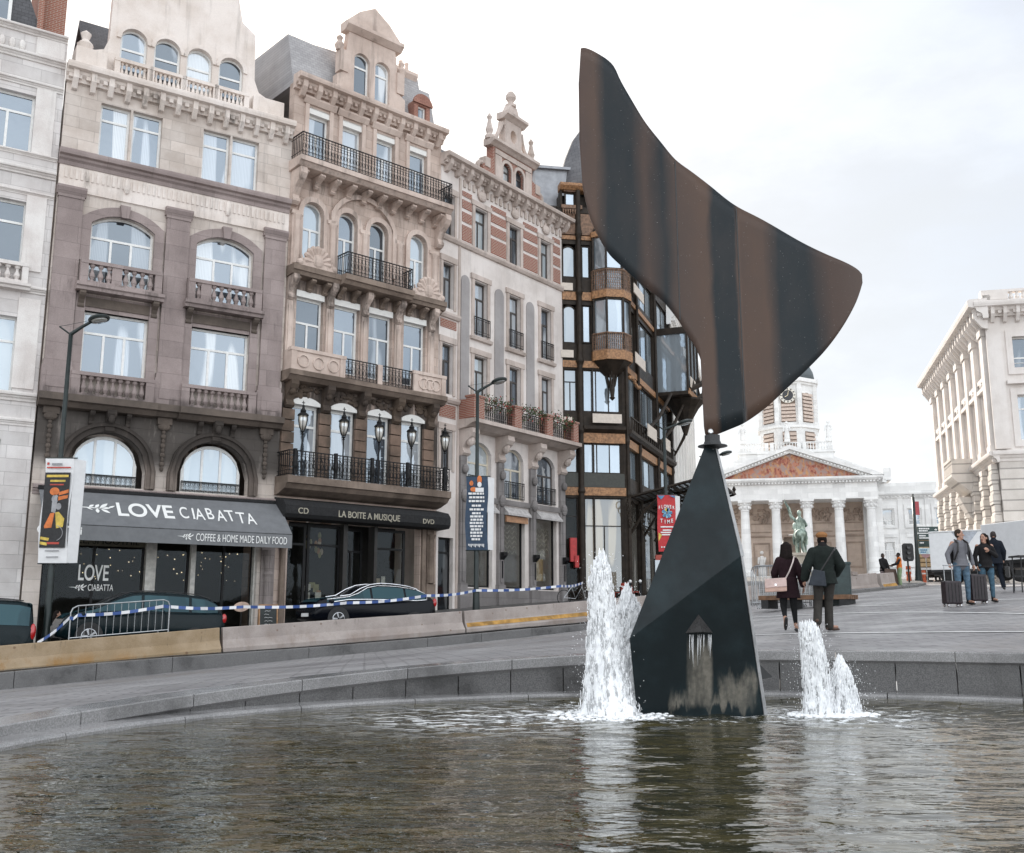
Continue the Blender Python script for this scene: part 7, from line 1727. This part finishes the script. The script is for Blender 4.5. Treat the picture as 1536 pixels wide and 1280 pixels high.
for sx, pts in ((-.28, [(-.28, -.9, 3.6), (-.3, -.75, 3.1), (-.3, -1.1, 2.75), (-.3, -1.0, 2.3)]), (.28, [(.28, -.9, 3.6), (.32, -.6, 3.1), (.32, -.9, 2.75), (.32, -.8, 2.3)]), (-.25, [(-.25, .8, 3.6), (-.27, .9, 2.95), (-.27, .85, 2.3)]), (.25, [(.25, .8, 3.6), (.3, 1.3, 3.2), (.3, 1.25, 2.75)])):
    for a, b_, r0, r1 in zip(pts, pts[1:], (.26, .15, .1), (.15, .1, .09)): g.cap(a, b_, r0, r1, 10)
for k in range(7): g.cap((.08*sin(k), -1.15-.05*k, 4.0-.24*k), (.08*sin(k+1), -1.2-.05*k, 3.8-.24*k), .11, .11, 8)
for a, b_, r0, r1 in (((0, -.05, 4.3), (0, 0, 5.2), .34, .36), ((0, 0, 5.3), (0, .02, 5.6), .2, .15), ((-.35, .0, 5.2), (-.75, .1, 5.7), .15, .12), ((-.75, .1, 5.7), (-.85, .2, 6.2), .12, .1), ((.36, 0, 5.2), (.6, .1, 4.8), .15, .12), ((.6, .1, 4.8), (.35, .4, 4.6), .12, .1), ((-.3, 0, 4.3), (-.55, .3, 3.7), .2, .15), ((-.55, .3, 3.7), (-.55, .1, 3.1), .15, .1), ((.3, 0, 4.3), (.55, .3, 3.7), .2, .15), ((.55, .3, 3.7), (.55, .1, 3.1), .15, .1)): g.cap(a, b_, r0, r1, 10)
g.sph((0, .02, 5.9), (.2, .22, .26), 12, 9); g.cap((0, .02, 6.05), (0, .02, 6.2), .14, .03, 9); g.slab([(-.3, 5.3), (.35, 5.3), (.5, 4.0), (-.45, 4.0)], (), -.32, -.2)
g.build('rider_and_horse', BRZ, o, remesh=.05, sm=3)
g = MB(); g.tube([(-.7, .15, 5.2), (-1.2, .3, 7.2)], .035, 6); g.add([(-1.2, .3, 7.2), (-1.15, .29, 6.95), (-.95, .15, 6.5), (-.7, .05, 6.0), (-.55, .1, 5.5), (-.8, .2, 5.7), (-1.0, .25, 6.3)], [(0, 1, 2, 3, 4, 5, 6)]); g.tube([(-1.2, .3, 7.0), (-.9, .15, 6.4), (-.65, .08, 5.6)], [.06, .14, .1], 7); g.build('raised_banner', BRZ, o, smooth=True)
# ------------------------------------------------------------------ people (local frame: +y is the way they face, x to their right)
SKIN = plain('skin', (.42, .235, .165), .5, var=.12, sc=12); SKIN2 = plain('skin_dark', (.07, .042, .03), .5, var=.12)
EYE = plain('eye_dark', (.02, .015, .012), .3); LIP = plain('lips', (.34, .12, .10), .5)
def cloth(name, c, var=.18): return plain(name, c, .88, var=var, sc=9, spec=.2, bmp=.004)
def hand(g, w, d, n, s=1.0, curl=.5, fr=.0105, side=1):
    """palm at wrist w pointing along d, palm normal n (fingers curl towards n)"""
    w = Vector(w); d = Vector(d).normalized(); n = Vector(n); n = (n-d*n.dot(d)).normalized(); sd = d.cross(n)*side
    g.cap(w, w+d*.085*s, .026*s, .036*s, 10, .55, n)
    for i, (o_, l_) in enumerate(((-.030, .070), (-.010, .082), (.011, .076), (.030, .058))):
        p = w+d*.088*s+sd*o_*s; a = curl*(.7+.12*i); d1 = (d*cos(a)+n*sin(a)).normalized(); d2 = (d*cos(a*2.3)+n*sin(a*2.3)).normalized()
        q = p+d1*l_*.55*s; g.cap(p-d*.02, q, fr*s, fr*.95*s, 7); g.cap(q, q+d2*l_*.45*s, fr*.95*s, fr*.75*s, 7)
    p = w+d*.03*s-sd*.03*s; q = p+(d*.7-sd*.75+n*.25).normalized()*.045*s; g.cap(p, q, .014*s, .012*s, 7); g.cap(q, q+(d*.95+n*.35).normalized()*.032*s, .012*s, .009*s, 7)
def person(label, loc, rz, H, P, skin=None, vox=.009, hair=None, clothes=(), shoes=None, face=0.0, tilt=0, beard=None, group=None):
    """P: joint dict  (sl,el,wl / sr,er,wr arms, hl,kl,al,tl / ... legs)"""
    k = H/1.75; o = thing('person', label, 'person', loc, rz, group); skin = skin or SKIN
    J = {q: Vector(v)*k for q, v in P.items() if isinstance(v, tuple)}
    neck = J.get('neck', Vector((0, 0, 1.47))*k); head = J.get('head', Vector((0, .02, 1.635))*k)
    g = MB()
    hp = (J['hl']+J['hr'])/2; sh = (J['sl']+J['sr'])/2
    g.cap(hp, hp+(sh-hp)*.45, .135*k, .13*k, 14, .72, (0, 1, 0)); g.cap(hp+(sh-hp)*.45, sh-Vector((0, 0, .09*k)), .13*k, .155*k, 14, .66, (0, 1, 0)); g.cap(J['sl']*.78+sh*.22-Vector((0, 0, .025*k)), J['sr']*.78+sh*.22-Vector((0, 0, .025*k)), .055*k, .055*k, 10)
    for q in 'lr': g.cap(sh+Vector((0, 0, .05*k)), J['s'+q]*.85+sh*.15-Vector((0, 0, .02*k)), .045*k, .045*k, 10)
    g.cap(sh, head-Vector((0, 0, .06*k)), .06*k, .052*k, 12)
    for c in 'lr':
        g.cap(J['s'+c], J['e'+c], .052*k, .04*k, 10); g.cap(J['e'+c], J['w'+c], .04*k, .026*k, 10); g.cap(J['h'+c], J['k'+c], .085*k, .055*k, 12); g.cap(J['k'+c], J['a'+c], .055*k, .036*k, 10); g.cap(J['a'+c], J['a'+c]+J['t'+c]*.9, .036*k, .026*k, 9)
        d = (J['w'+c]-J['e'+c]); n = P.get('n'+c+'v', [(-1 if c == 'r' else 1), .2, 0]); hd_ = P.get('d'+c+'v', None)
        hand(g, J['w'+c], Vector(hd_) if hd_ else d, n, k, P.get('curl', .45), max(.0105, vox*.85), 1 if c == 'r' else -1)
    R = Matrix.Rotation(face, 3, 'Z') @ Matrix.Rotation(tilt, 3, 'X'); hh = lambda x, y, z: head+R @ (Vector((x, y, z))*k)
    g.sph(head+Vector((0, 0, .025*k)), (.075*k, .094*k, .105*k), 14, 10, R); g.cap(hh(0, .035, -.05), hh(0, .06, -.085), .055*k, .035*k, 10); g.cap(hh(0, .088, .02), hh(0, .112, -.02), .011*k, .017*k, 8)
    for sx in (-1, 1): g.sph(hh(sx*.078, -.005, .0), (.012*k, .025*k, .033*k), 8, 6, R)
    bo = g.build('body', skin, o, remesh=vox, sm=2)
    g = MB()
    for sx in (-1, 1): g.sph(hh(sx*.032, .085, .022), (.014*k, .009*k, .008*k), 8, 5, R); g.cap(hh(sx*.018, .092, .047), hh(sx*.05, .085, .047), .004*k, .004*k, 5)
    g.build('eye', EYE, o, smooth=True); g = MB(); g.cap(hh(-.022, .094, -.052), hh(.022, .094, -.052), .007*k, .007*k, 6); g.build('mouth', LIP, o, smooth=True)
    if hair:
        g = MB(); rnd = random.Random(len(label)); ln = hair.get('len', 0)
        g.sph(hh(0, -.014, .046), (.085*k, .094*k, .095*k), 14, 10, R)
        for sx in (-1, 1): g.sph(hh(sx*.05, -.03, .0), (.04*k, .055*k, .07*k), 9, 7, R)
        if ln:
            for q in range(26):
                a = -pi*.12-pi*.76*q/25 if True else 0; x = .088*cos(a); y = .088*sin(a)
                L_ = ln*rnd.uniform(.8, 1.08); p = [hh(x, y, .06), hh(x*1.12, y*1.12-.012, -.06), hh(x*1.22+rnd.uniform(-.02, .02), y*1.1-.025, -.06-L_*.5), hh(x*1.05+rnd.uniform(-.03, .03), y*1.0-.03, -.06-L_)]
                for a_, b_, r0, r1 in zip(p, p[1:], (.03, .032, .03), (.032, .03, .014)): g.cap(a_, b_, r0*k, r1*k, 7)
            g.cap(hh(0, -.07, -.04), hh(0, -.085, -.05-ln*.85), .075*k, .07*k, 10, .6, (0, 1, 0))
        g.build('hair', hair['mat'], o, remesh=vox*.9, sm=1)
    for c in clothes:
        g = MB(); kind = c['kind']; e = c.get('e', .018)*k
        if kind == 'top':
            hem = c.get('hem', .0)*k
            g.cap(hp+Vector((0, 0, .02*k)), hp+(sh-hp)*.45, .15*k+e, .14*k+e, 16, .74, (0, 1, 0)); g.cap(hp+(sh-hp)*.45, sh-Vector((0, 0, .085*k)), .14*k+e, .16*k+e, 16, .70, (0, 1, 0)); g.cap(J['sl']*.72+sh*.28-Vector((0, 0, .04*k)), J['sr']*.72+sh*.28-Vector((0, 0, .04*k)), .06*k+e, .06*k+e, 12)
            for q in 'lr': g.cap(sh+Vector((0, 0, .035*k)), J['s'+q]*.85+sh*.15-Vector((0, 0, .035*k)), .05*k+e*.8, .048*k+e, 12)
            g.cap(sh, sh+Vector((0, 0, .05*k)), .075*k+e, .062*k+e*.5, 12)
            for s_ in 'lr':
                w_ = J['e'+s_].lerp(J['w'+s_], c.get('sleeve', .93)); g.cap(J['s'+s_]*.95+sh*.05-Vector((0, 0, .03*k)), J['e'+s_], .052*k+e, .046*k+e, 12); g.cap(J['e'+s_], w_, .048*k+e, .034*k+e, 12)
            if hem:
                zt = hp.z+.12*k; prof_ = [(.01, 0), (.158*k+e, 0), (.17*k+e, -.12*k), (.175*k+e+c.get('flare', .03)*k, -.12*k-hem), (.01, -.12*k-hem)]
                g.lathe(prof_, 0, 0, 20, mat=Matrix.Translation((hp.x, hp.y, zt)) @ Matrix.Diagonal((1, .74, 1, 1)))
            if c.get('collar'): g.cap(sh+Vector((0, .0, .03*k)), sh+Vector((0, .01, .09*k)), .085*k, .075*k, 14)
        elif kind == 'legs':
            g.cap(J['hl']*.6+hp*.4+Vector((0, 0, .05*k)), J['hr']*.6+hp*.4+Vector((0, 0, .05*k)), .115*k+e*.5, .115*k+e*.5, 14, .85, (0, 1, 0))
            for s_ in 'lr':
                kn = J['k'+s_]; an = kn.lerp(J['a'+s_], c.get('to', .95)); g.cap(J['h'+s_], kn, .094*k+e, .062*k+e, 14); g.cap(kn, an, .062*k+e, c.get('cuff', .05)*k+e*.5, 14)
        elif kind == 'vest':
            g.cap(hp+(sh-hp)*.1, hp+(sh-hp)*.5, .165*k+e, .155*k+e, 16, .76, (0, 1, 0)); g.cap(hp+(sh-hp)*.5, sh-Vector((0, 0, .06*k)), .155*k+e, .165*k+e, 16, .72, (0, 1, 0)); g.cap(J['sl']*.75+sh*.25, J['sr']*.75+sh*.25, .07*k+e, .07*k+e, 12)
        elif kind == 'strap':
            for a_, b_ in c['segs']: g.cap(Vector(a_)*k, Vector(b_)*k, c.get('r', .018)*k, c.get('r', .018)*k, 8)
        elif kind == 'pack': g.cap(Vector((0, -.2, 1.05))*k, Vector((0, -.2, 1.35))*k, .14*k, .13*k, 12, .6, (0, 1, 0))
        elif kind == 'cap':
            g.sph(hh(0, .0, .095), (.108*k, .125*k, .062*k), 16, 9, R); g.sph(hh(0, -.01, .06), (.088*k, .1*k, .06*k), 14, 8, R); g.sph(hh(0, .1, .07), (.07*k, .06*k, .014*k), 12, 6, R)
        elif kind == 'scarf': g.cap(sh+Vector((0, 0, .05*k)), sh+Vector((0, 0, .09*k)), .09*k, .085*k, 12)
        g.build(c['name'], c['mat'], o, remesh=c.get('vox', vox), sm=3)
    if shoes:
        for s_ in 'lr':
            a = J['a'+s_]; t_ = J['t'+s_]; u = Vector((0, 0, 1)); dn = t_.normalized(); ns = u-dn*u.dot(dn); ns = ns.normalized() if ns.length > .1 else Vector((0, -1, 0))
            g = MB(); b0 = a-ns*.04*k; g.cap(b0-dn*.045*k, b0+t_*.55, .034*k, .040*k, 12, .8, tuple(ns)); g.cap(b0+t_*.55, b0+t_*1.05, .040*k, .026*k, 12, .75, tuple(ns))
            if shoes.get('boot'): g.cap(a-ns*.02*k, a+Vector((0, 0, .14*k)), .048*k, .055*k, 12)
            g.build('shoe', shoes['mat'], o, remesh=vox*.9, sm=2)
    return o
BKC = cloth('black_cloth', (.016, .015, .016)); HBR = plain('dark_hair', (.012, .008, .007), .75, var=.4, sc=30, spec=.15); BLS = plain('black_leather', (.014, .013, .013), .35)
# woman in the long dark coat, left heel lifted behind her
W1P = dict(sl=(-.155, 0, 1.42), sr=(.155, 0, 1.42), el=(-.24, .06, 1.16), er=(.25, -.02, 1.14), wl=(-.22, .2, .98), wr=(.30, .04, .90), hl=(-.09, 0, .92), hr=(.09, 0, .92), kl=(-.10, .02, .50), kr=(.10, .03, .50), al=(-.11, -.26, .22), ar=(.12, .0, .075), tl=(-.01, .05, -.155), tr=(.05, .155, -.02), nrv=(-1, .1, 0), nlv=(1, 0, 0), head=(0.01, .02, 1.63))
WX = Vector((5.22, 19.6)); gz = lambda x, y: zplaza(x, y)
LEGB = cloth('black_leggings', (.014, .014, .015)); COAT = cloth('dark_plum_coat', (.022, .010, .013))
wm = person('woman with dark hair in a long plum black coat, walking away', (WX.x, WX.y, gz(*WX)+.012), radians(-8), 1.66, W1P, hair=dict(mat=HBR, len=.24), face=-.35, vox=.0085,
    clothes=[dict(kind='legs', name='leggings', mat=LEGB, to=.86, cuff=.034, e=.006), dict(kind='top', name='coat', mat=COAT, hem=.27, flare=.035, e=.03, collar=True)], shoes=dict(mat=BLS), group='couple walking away hand in hand')
BAGP = plain('pale_pink_leather', (.55, .36, .29), .5, var=.2)
o = thing('shoulder_bag', 'pale pink shoulder bag on the back of the woman in the plum coat', 'handbag', (WX.x-.28, WX.y-.20, gz(*WX)+.86), radians(-14))
g = MB(); g.slab([(-.2, -.13), (.2, -.11), (.2, .1), (.17, .13), (-.17, .11), (-.2, .08)], (), -.05, .05); bg = g.build('bag_body', BAGP, o, bevel=.018, smooth=False)
g = MB(); g.slab([(-.195, .12), (.195, .14), (.2, -.02), (-.19, -.05)], (), -.066, -.052); g.build('flap', plain('pale_flap', (.62, .46, .42), .5, var=.15), o, bevel=.005); g = MB(); g.tube([(.17, -.03, .1), (.26, -.04, .26), (.33, .0, .43), (.36, .1, .54), (.38, .2, .53)], .014, 5); g.build('strap', plain('pale_strap', (.6, .5, .47), .5), o); g = MB(); g.box(-.02, .02, -.075, -.066, -.01, .03); g.build('clasp', CHROME, o)
# man in the tan cap
M1P = dict(sl=(-.185, 0, 1.44), sr=(.185, 0, 1.44), el=(-.29, .0, 1.17), er=(.30, .02, 1.18), wl=(-.34, .05, .93), wr=(.24, .2, 1.02), hl=(-.10, 0, .94), hr=(.10, 0, .94), kl=(-.12, .06, .52), kr=(.07, .1, .52), al=(-.19, -.2, .17), ar=(.05, .05, .08), tl=(.02, .10, -.14), tr=(.17, .11, -.01), nlv=(1, .1, 0), nrv=(-1, 0, 0), head=(.0, .03, 1.63))
MX = Vector((5.78, 19.15)); JK = cloth('dark_green_jacket', (.016, .021, .019)); TR_ = cloth('dark_grey_trousers', (.042, .038, .034))
person('man in a tan flat cap and dark jacket, walking away', (MX.x, MX.y, gz(*MX)+.01), radians(-8), 1.78, M1P, hair=dict(mat=HBR), vox=.009, clothes=[dict(kind='legs', name='trousers', mat=TR_, to=1.0, cuff=.07, e=.014), dict(kind='top', name='jacket', mat=JK, hem=.10, flare=.02, e=.045, collar=True), dict(kind='cap', name='flat_cap', mat=cloth('tan_cap', (.30, .145, .06))), dict(kind='scarf', name='scarf', mat=BKC)], shoes=dict(mat=plain('brown_shoes', (.07, .035, .022), .5)), group='couple walking away hand in hand')
o = thing('messenger_bag', 'dark messenger bag slung at the left hip of the man in the cap', 'bag', (MX.x-.20, MX.y-.19, gz(*MX)+.98), radians(-12)); g = MB(); g.slab([(-.15, -.15), (.17, -.17), (.15, .1), (-.05, .14)], (), -.05, .05); g.build('bag_body', plain('dark_blue_canvas', (.022, .028, .038), .7), o, bevel=.015)
g = MB(); g.tube([(.08, -.0, .1), (.2, -.03, .28), (.33, .0, .48), (.38, .1, .54)], .016, 5); g.tube([(-.1, .0, .1), (-.12, .1, .14)], .014, 5); g.build('strap', BLS, o)
# couple with suitcases facing the camera
D180 = pi
JEAN = cloth('light_jeans', (.10, .16, .22), .45); JEAN2 = cloth('blue_jeans', (.065, .125, .175), .35); SWT = cloth('grey_sweater', (.16, .16, .175), .12)
STD = dict(sl=(-.175, 0, 1.44), sr=(.175, 0, 1.44), el=(-.25, -.01, 1.16), er=(.25, -.01, 1.16), wl=(-.26, .08, .93), wr=(.25, .1, .93), hl=(-.1, 0, .93), hr=(.1, 0, .93), kl=(-.11, .03, .5), kr=(.12, .03, .5), al=(-.12, 0, .08), ar=(.14, 0, .08), tl=(-.04, .17, -.02), tr=(.05, .17, -.02))
RX = Vector((11.05, 25.4))
def P_(**kw): d = dict(STD); d.update(kw); return d
person('young man in a grey sweater with a backpack and torn jeans, facing us', (RX.x, RX.y, gz(*RX)+.012), D180+.1, 1.82, P_(wr=(.34, .1, .95), er=(.3, -.03, 1.18), nrv=(0, 1, 0)), hair=dict(mat=plain('brown_hair', (.04, .028, .02), .75, var=.4, spec=.15)), face=.75, vox=.0095, clothes=[dict(kind='legs', name='jeans', mat=JEAN, e=.004, cuff=.045), dict(kind='top', name='sweater', mat=SWT, e=.012, hem=.03), dict(kind='strap', name='backpack_strap', mat=BLS, segs=[((.12, .15, 1.44), (.14, .17, 1.25)), ((.14, .17, 1.25), (.19, .08, 1.05)), ((-.12, .15, 1.44), (-.14, .17, 1.25)), ((-.14, .17, 1.25), (-.19, .08, 1.05)), ((.12, .15, 1.44), (.11, .0, 1.52)), ((-.12, .15, 1.44), (-.11, .0, 1.52))], r=.024), dict(kind='pack', name='backpack', mat=BKC)], shoes=dict(mat=BLS, boot=True), group='couple with suitcases')
RW = Vector((11.75, 25.6))
person('woman with long black hair in a black sweater and blue jeans, facing us', (RW.x, RW.y, gz(*RW)+.012), D180-.1, 1.68, P_(el=(-.26, .04, 1.18), wl=(-.03, .24, 1.30), nlv=(0, -1, 0), hl=(-.1, 0, .93), tr=(.03, .16, -.02)), hair=dict(mat=HBR, len=.3), face=-.8, vox=.009, clothes=[dict(kind='legs', name='jeans', mat=JEAN2, e=.005, to=.85, cuff=.045), dict(kind='top', name='sweater', mat=BKC, e=.014, hem=.05)], shoes=dict(mat=BLS, boot=True), group='couple with suitcases')
def suitcase(label, x, y, w_, h_, mat, grp='suitcases of the couple'):
    o = thing('suitcase', label, 'suitcase', (x, y, gz(x, y)), .1, grp); g = MB(); g.box(-w_/2, w_/2, -.12, .12, .07, h_); g.build('shell', mat, o, bevel=.035)
    for sx in (-1, 1):
        for sy in (-.09, .09): g = MB(); g.lathe([(.01, -.015), (.035, -.015), (.035, .015), (.01, .015)], seg=12, mat=Matrix.Translation((sx*(w_/2-.05), sy, .035)) @ Matrix.Rotation(pi/2, 4, 'Y')); g.build('wheel', CHROME, o)
    g = MB()
    for sx in (-.1, .1): g.tube([(sx, .1, h_-.02), (sx, .1, h_+.38)], .01, 5)
    g.tube([(-.12, .1, h_+.38), (.12, .1, h_+.38)], .016, 6); g.build('handle', STEEL, o)
    g = MB()
    for k in range(4): x_ = -w_/2+.08+k*(w_-.16)/3; g.box(x_-.008, x_+.008, -.128, -.118, .12, h_-.06)
    g.build('ribs', BBK, o)
PLUM = plain('plum_black_shell', (.018, .010, .014), .4)
suitcase('black wheeled suitcase held by the young man in grey', 10.62, 25.05, .42, .62, PLUM); suitcase('second dark suitcase between the man in grey and the woman', 11.45, 25.5, .40, .72, PLUM)
SX_ = Vector((15.0, 32.0)); SUIT = cloth('dark_navy_suit', (.010, .013, .020))
person('man in a dark navy suit seen from behind, at the right', (SX_.x, SX_.y, gz(*SX_)+.012), radians(-15), 1.8, P_(kl=(-.12, .08, .5), al=(-.13, .12, .08), ar=(.15, -.12, .1)), hair=dict(mat=plain('greying_hair', (.05, .042, .04), .75, spec=.15)), vox=.012, clothes=[dict(kind='legs', name='trousers', mat=SUIT, e=.014, cuff=.06), dict(kind='top', name='suit_jacket', mat=SUIT, e=.03, hem=.14, flare=.02, collar=True)], shoes=dict(mat=BLS))
o = thing('briefcase', 'black briefcase in the right hand of the man in the suit', 'briefcase', (SX_.x+.34, SX_.y-.02, gz(*SX_)+.42), radians(60)); g = MB(); g.box(-.2, .2, -.06, .06, 0, .32); g.build('case', BLS, o, bevel=.02); g = MB(); g.tube([(-.08, 0, .32), (-.06, 0, .39), (.06, 0, .39), (.08, 0, .32)], .012, 5); g.build('handle', BLS, o)
KX = Vector((20.0, 53.3)); ORG = cloth('orange_vest_cloth', (.62, .17, .035)); GRN = cloth('green_work_trousers', (.22, .29, .17))
person('worker in an orange vest and green trousers, turned left', (KX.x, KX.y, gz(*KX)+.012), radians(80), 1.76, P_(el=(-.24, .12, 1.2), wl=(-.2, .34, 1.12), er=(.24, .14, 1.2), wr=(.18, .36, 1.14)), hair=dict(mat=HBR), vox=.014, skin=SKIN2, clothes=[dict(kind='legs', name='work_trousers', mat=GRN, e=.016, cuff=.06), dict(kind='top', name='jacket', mat=BKC, e=.012), dict(kind='vest', name='safety_vest', mat=ORG, e=.016)], shoes=dict(mat=BLS))
QX = Vector((19.35, 53.8)); 
person('man in dark clothes holding a brown sheet, facing the worker', (QX.x, QX.y, gz(*QX)+.012), radians(200), 1.76, P_(el=(-.2, .1, 1.15), wl=(-.15, .24, .95), er=(.2, .1, 1.15), wr=(.12, .26, .95)), hair=dict(mat=HBR), skin=SKIN2, vox=.014, clothes=[dict(kind='legs', name='trousers', mat=cloth('mauve_trousers', (.25, .2, .2)), e=.014), dict(kind='top', name='jacket', mat=BKC, e=.03, hem=.08)], shoes=dict(mat=BLS))
o = thing('brown_sheet', 'brown board held low by the man in dark clothes', 'board', (QX.x+.12, QX.y-.42, gz(*QX)), .1); g = MB(); g.slab([(-.42, .02), (.55, .02), (.38, .95), (-.2, .98)], (), -.02, .02); g.build('board', plain('dark_brown_board', (.10, .065, .05), .7, var=.3), o, bevel=.004)
FX = Vector((25.6, 62.2))
person('distant man in black seen from behind near the open truck', (FX.x, FX.y, gz(*FX)+.012), radians(10), 1.78, P_(), hair=dict(mat=HBR), vox=.015, clothes=[dict(kind='legs', name='trousers', mat=BKC, e=.014), dict(kind='top', name='jacket', mat=BKC, e=.03, hem=.1)], shoes=dict(mat=BLS))
# two guests at the cafe behind the minivan
SIT = dict(sl=(-.19, 0, 1.02), sr=(.19, 0, 1.02), el=(-.24, .08, .76), er=(.24, .08, .76), wl=(-.15, .3, .74), wr=(.15, .3, .74), hl=(-.1, 0, .50), hr=(.1, 0, .50), kl=(-.12, .42, .5), kr=(.12, .42, .5), al=(-.12, .42, .08), ar=(.12, .42, .08), tl=(0, .17, -.02), tr=(0, .17, -.02), neck=(0, 0, 1.05), head=(0, .03, 1.22))
BZ = -1.12
for (x, y, rz_, lab, mt, sk) in ((-13.75, 34.4, 2.2, 'cafe guest in a pale top seated behind the minivan', cloth('pale_yellow_top', (.6, .5, .36)), SKIN), (-14.75, 33.7, -1.2, 'cafe guest in dark clothes seated left of the guest in pale', BKC, SKIN)):
    cafe_chair('dark cafe chair under the '+('guest in the pale top' if mt is not BKC else 'guest in dark clothes'), x, y, BZ+.12, rz_+pi, DM, 'dark cafe chairs')
    person(lab, (x, y, BZ+.11), rz_, 1.7, SIT, skin=sk, hair=dict(mat=HBR, len=.1), vox=.014, clothes=[dict(kind='legs', name='trousers', mat=BKC, e=.012), dict(kind='top', name='top', mat=mt, e=.014, sleeve=.25)], shoes=dict(mat=BLS))
o = thing('cafe_table', 'small dark cafe table between the two guests under the awning', 'table', (-14.25, 34.1, BZ+.1)); g = MB(); g.lathe([(.01, .7), (.34, .7), (.34, .73), (.01, .73)], seg=18); g.build('table_top', DM, o); g = MB(); g.lathe([(.2, 0), (.2, .02), (.03, .05), (.03, .7), (.01, .7)], seg=12); g.build('pedestal', DM, o)
# ------------------------------------------------------------------ sky, sun, camera
w = bpy.data.worlds.new('World'); bpy.context.scene.world = w; w.use_nodes = True; t = w.node_tree
SUN_EL = radians(31); SUN_AZ = radians(-13)      # azimuth from +Y, negative = left
bg = t.nodes['Background']; sky = t.nodes.new('ShaderNodeTexSky'); sky.sky_type = 'NISHITA'; sky.sun_disc = False
sky.sun_elevation = SUN_EL; sky.sun_rotation = SUN_AZ; sky.air_density = 1.0; sky.dust_density = 2.0; sky.ozone_density = 1.0
# thin bright cloud over the sky dome
v = nd(t, 'ShaderNodeTexCoord').outputs['Generated']
sp = nd(t, 'ShaderNodeSeparateXYZ', {'Vector': v}).outputs
cn = noi(t, mapv(t, v, (1.6, 1.6, 4.0)), 1.5, 8, .58)
cl = mrange(t, cn, .36, .62)
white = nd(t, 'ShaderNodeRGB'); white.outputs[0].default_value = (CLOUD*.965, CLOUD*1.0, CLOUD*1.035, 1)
# cloud brightness raised behind the camera, added out of view to fill the shaded fronts
bk = mrange(t, math_(t, 'ADD', math_(t, 'MULTIPLY', sp[0], -sin(SUN_AZ)), math_(t, 'MULTIPLY', sp[1], -cos(SUN_AZ))), -.25, .75, 1.0, BACK_FILL)
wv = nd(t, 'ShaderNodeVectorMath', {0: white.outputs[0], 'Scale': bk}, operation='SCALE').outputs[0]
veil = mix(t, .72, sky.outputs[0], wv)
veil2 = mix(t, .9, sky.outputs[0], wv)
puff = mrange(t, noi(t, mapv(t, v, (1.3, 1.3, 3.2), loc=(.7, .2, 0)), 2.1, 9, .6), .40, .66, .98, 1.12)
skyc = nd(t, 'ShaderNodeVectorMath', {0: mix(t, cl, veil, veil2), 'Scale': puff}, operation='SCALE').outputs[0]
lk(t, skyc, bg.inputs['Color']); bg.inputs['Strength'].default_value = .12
sl = bpy.data.lights.new('sun', 'SUN'); sl.energy = 5.0; sl.angle = radians(.6); sl.color = (1, .92, .82)
so = bpy.data.objects.new('sun', sl); C.objects.link(so)
dirv = Vector((sin(SUN_AZ)*cos(SUN_EL), cos(SUN_AZ)*cos(SUN_EL), sin(SUN_EL)))
so.rotation_euler = dirv.to_track_quat('Z', 'Y').to_euler(); so.location = dirv*60
cd = bpy.data.cameras.new('camera'); cd.lens = 36; cd.sensor_width = 36; cd.clip_start = .05; cd.clip_end = 5000
co = bpy.data.objects.new('camera', cd); C.objects.link(co); co.rotation_euler = (radians(90+10.7), 0, 0); bpy.context.scene.camera = co
sc = bpy.context.scene; sc.view_settings.view_transform = 'Standard'; sc.view_settings.look = 'None'; sc.view_settings.exposure = EXPO; sc.view_settings.gamma = 1
for o in bpy.data.objects:
    if o.get('_zb') is not None: del o['_zb']

NOSPLIT = ('lettering', 'sprig', 'window_lettering', 'pane', 'fairy', 'water', 'spray', 'splash', 'balcony_flowers', 'chalk', 'panel_lettering', 'eye', 'trickling', 'stone_trim', 'spokes', 'ribs', 'bars', 'lamp_hood', 'frieze', 'lettering_accent', 'carved_band', 'trickling_water', 'relief_panel', 'entablature', 'window_display', 'stacked_boards', 'painted_line')
for o in list(bpy.data.objects):
    if o.type == 'MESH' and o.parent is not None and not any(o.name.startswith(q) for q in NOSPLIT) and not o.children: split_pieces(o, hi=40 if o.name.startswith('brick_band') else 16)
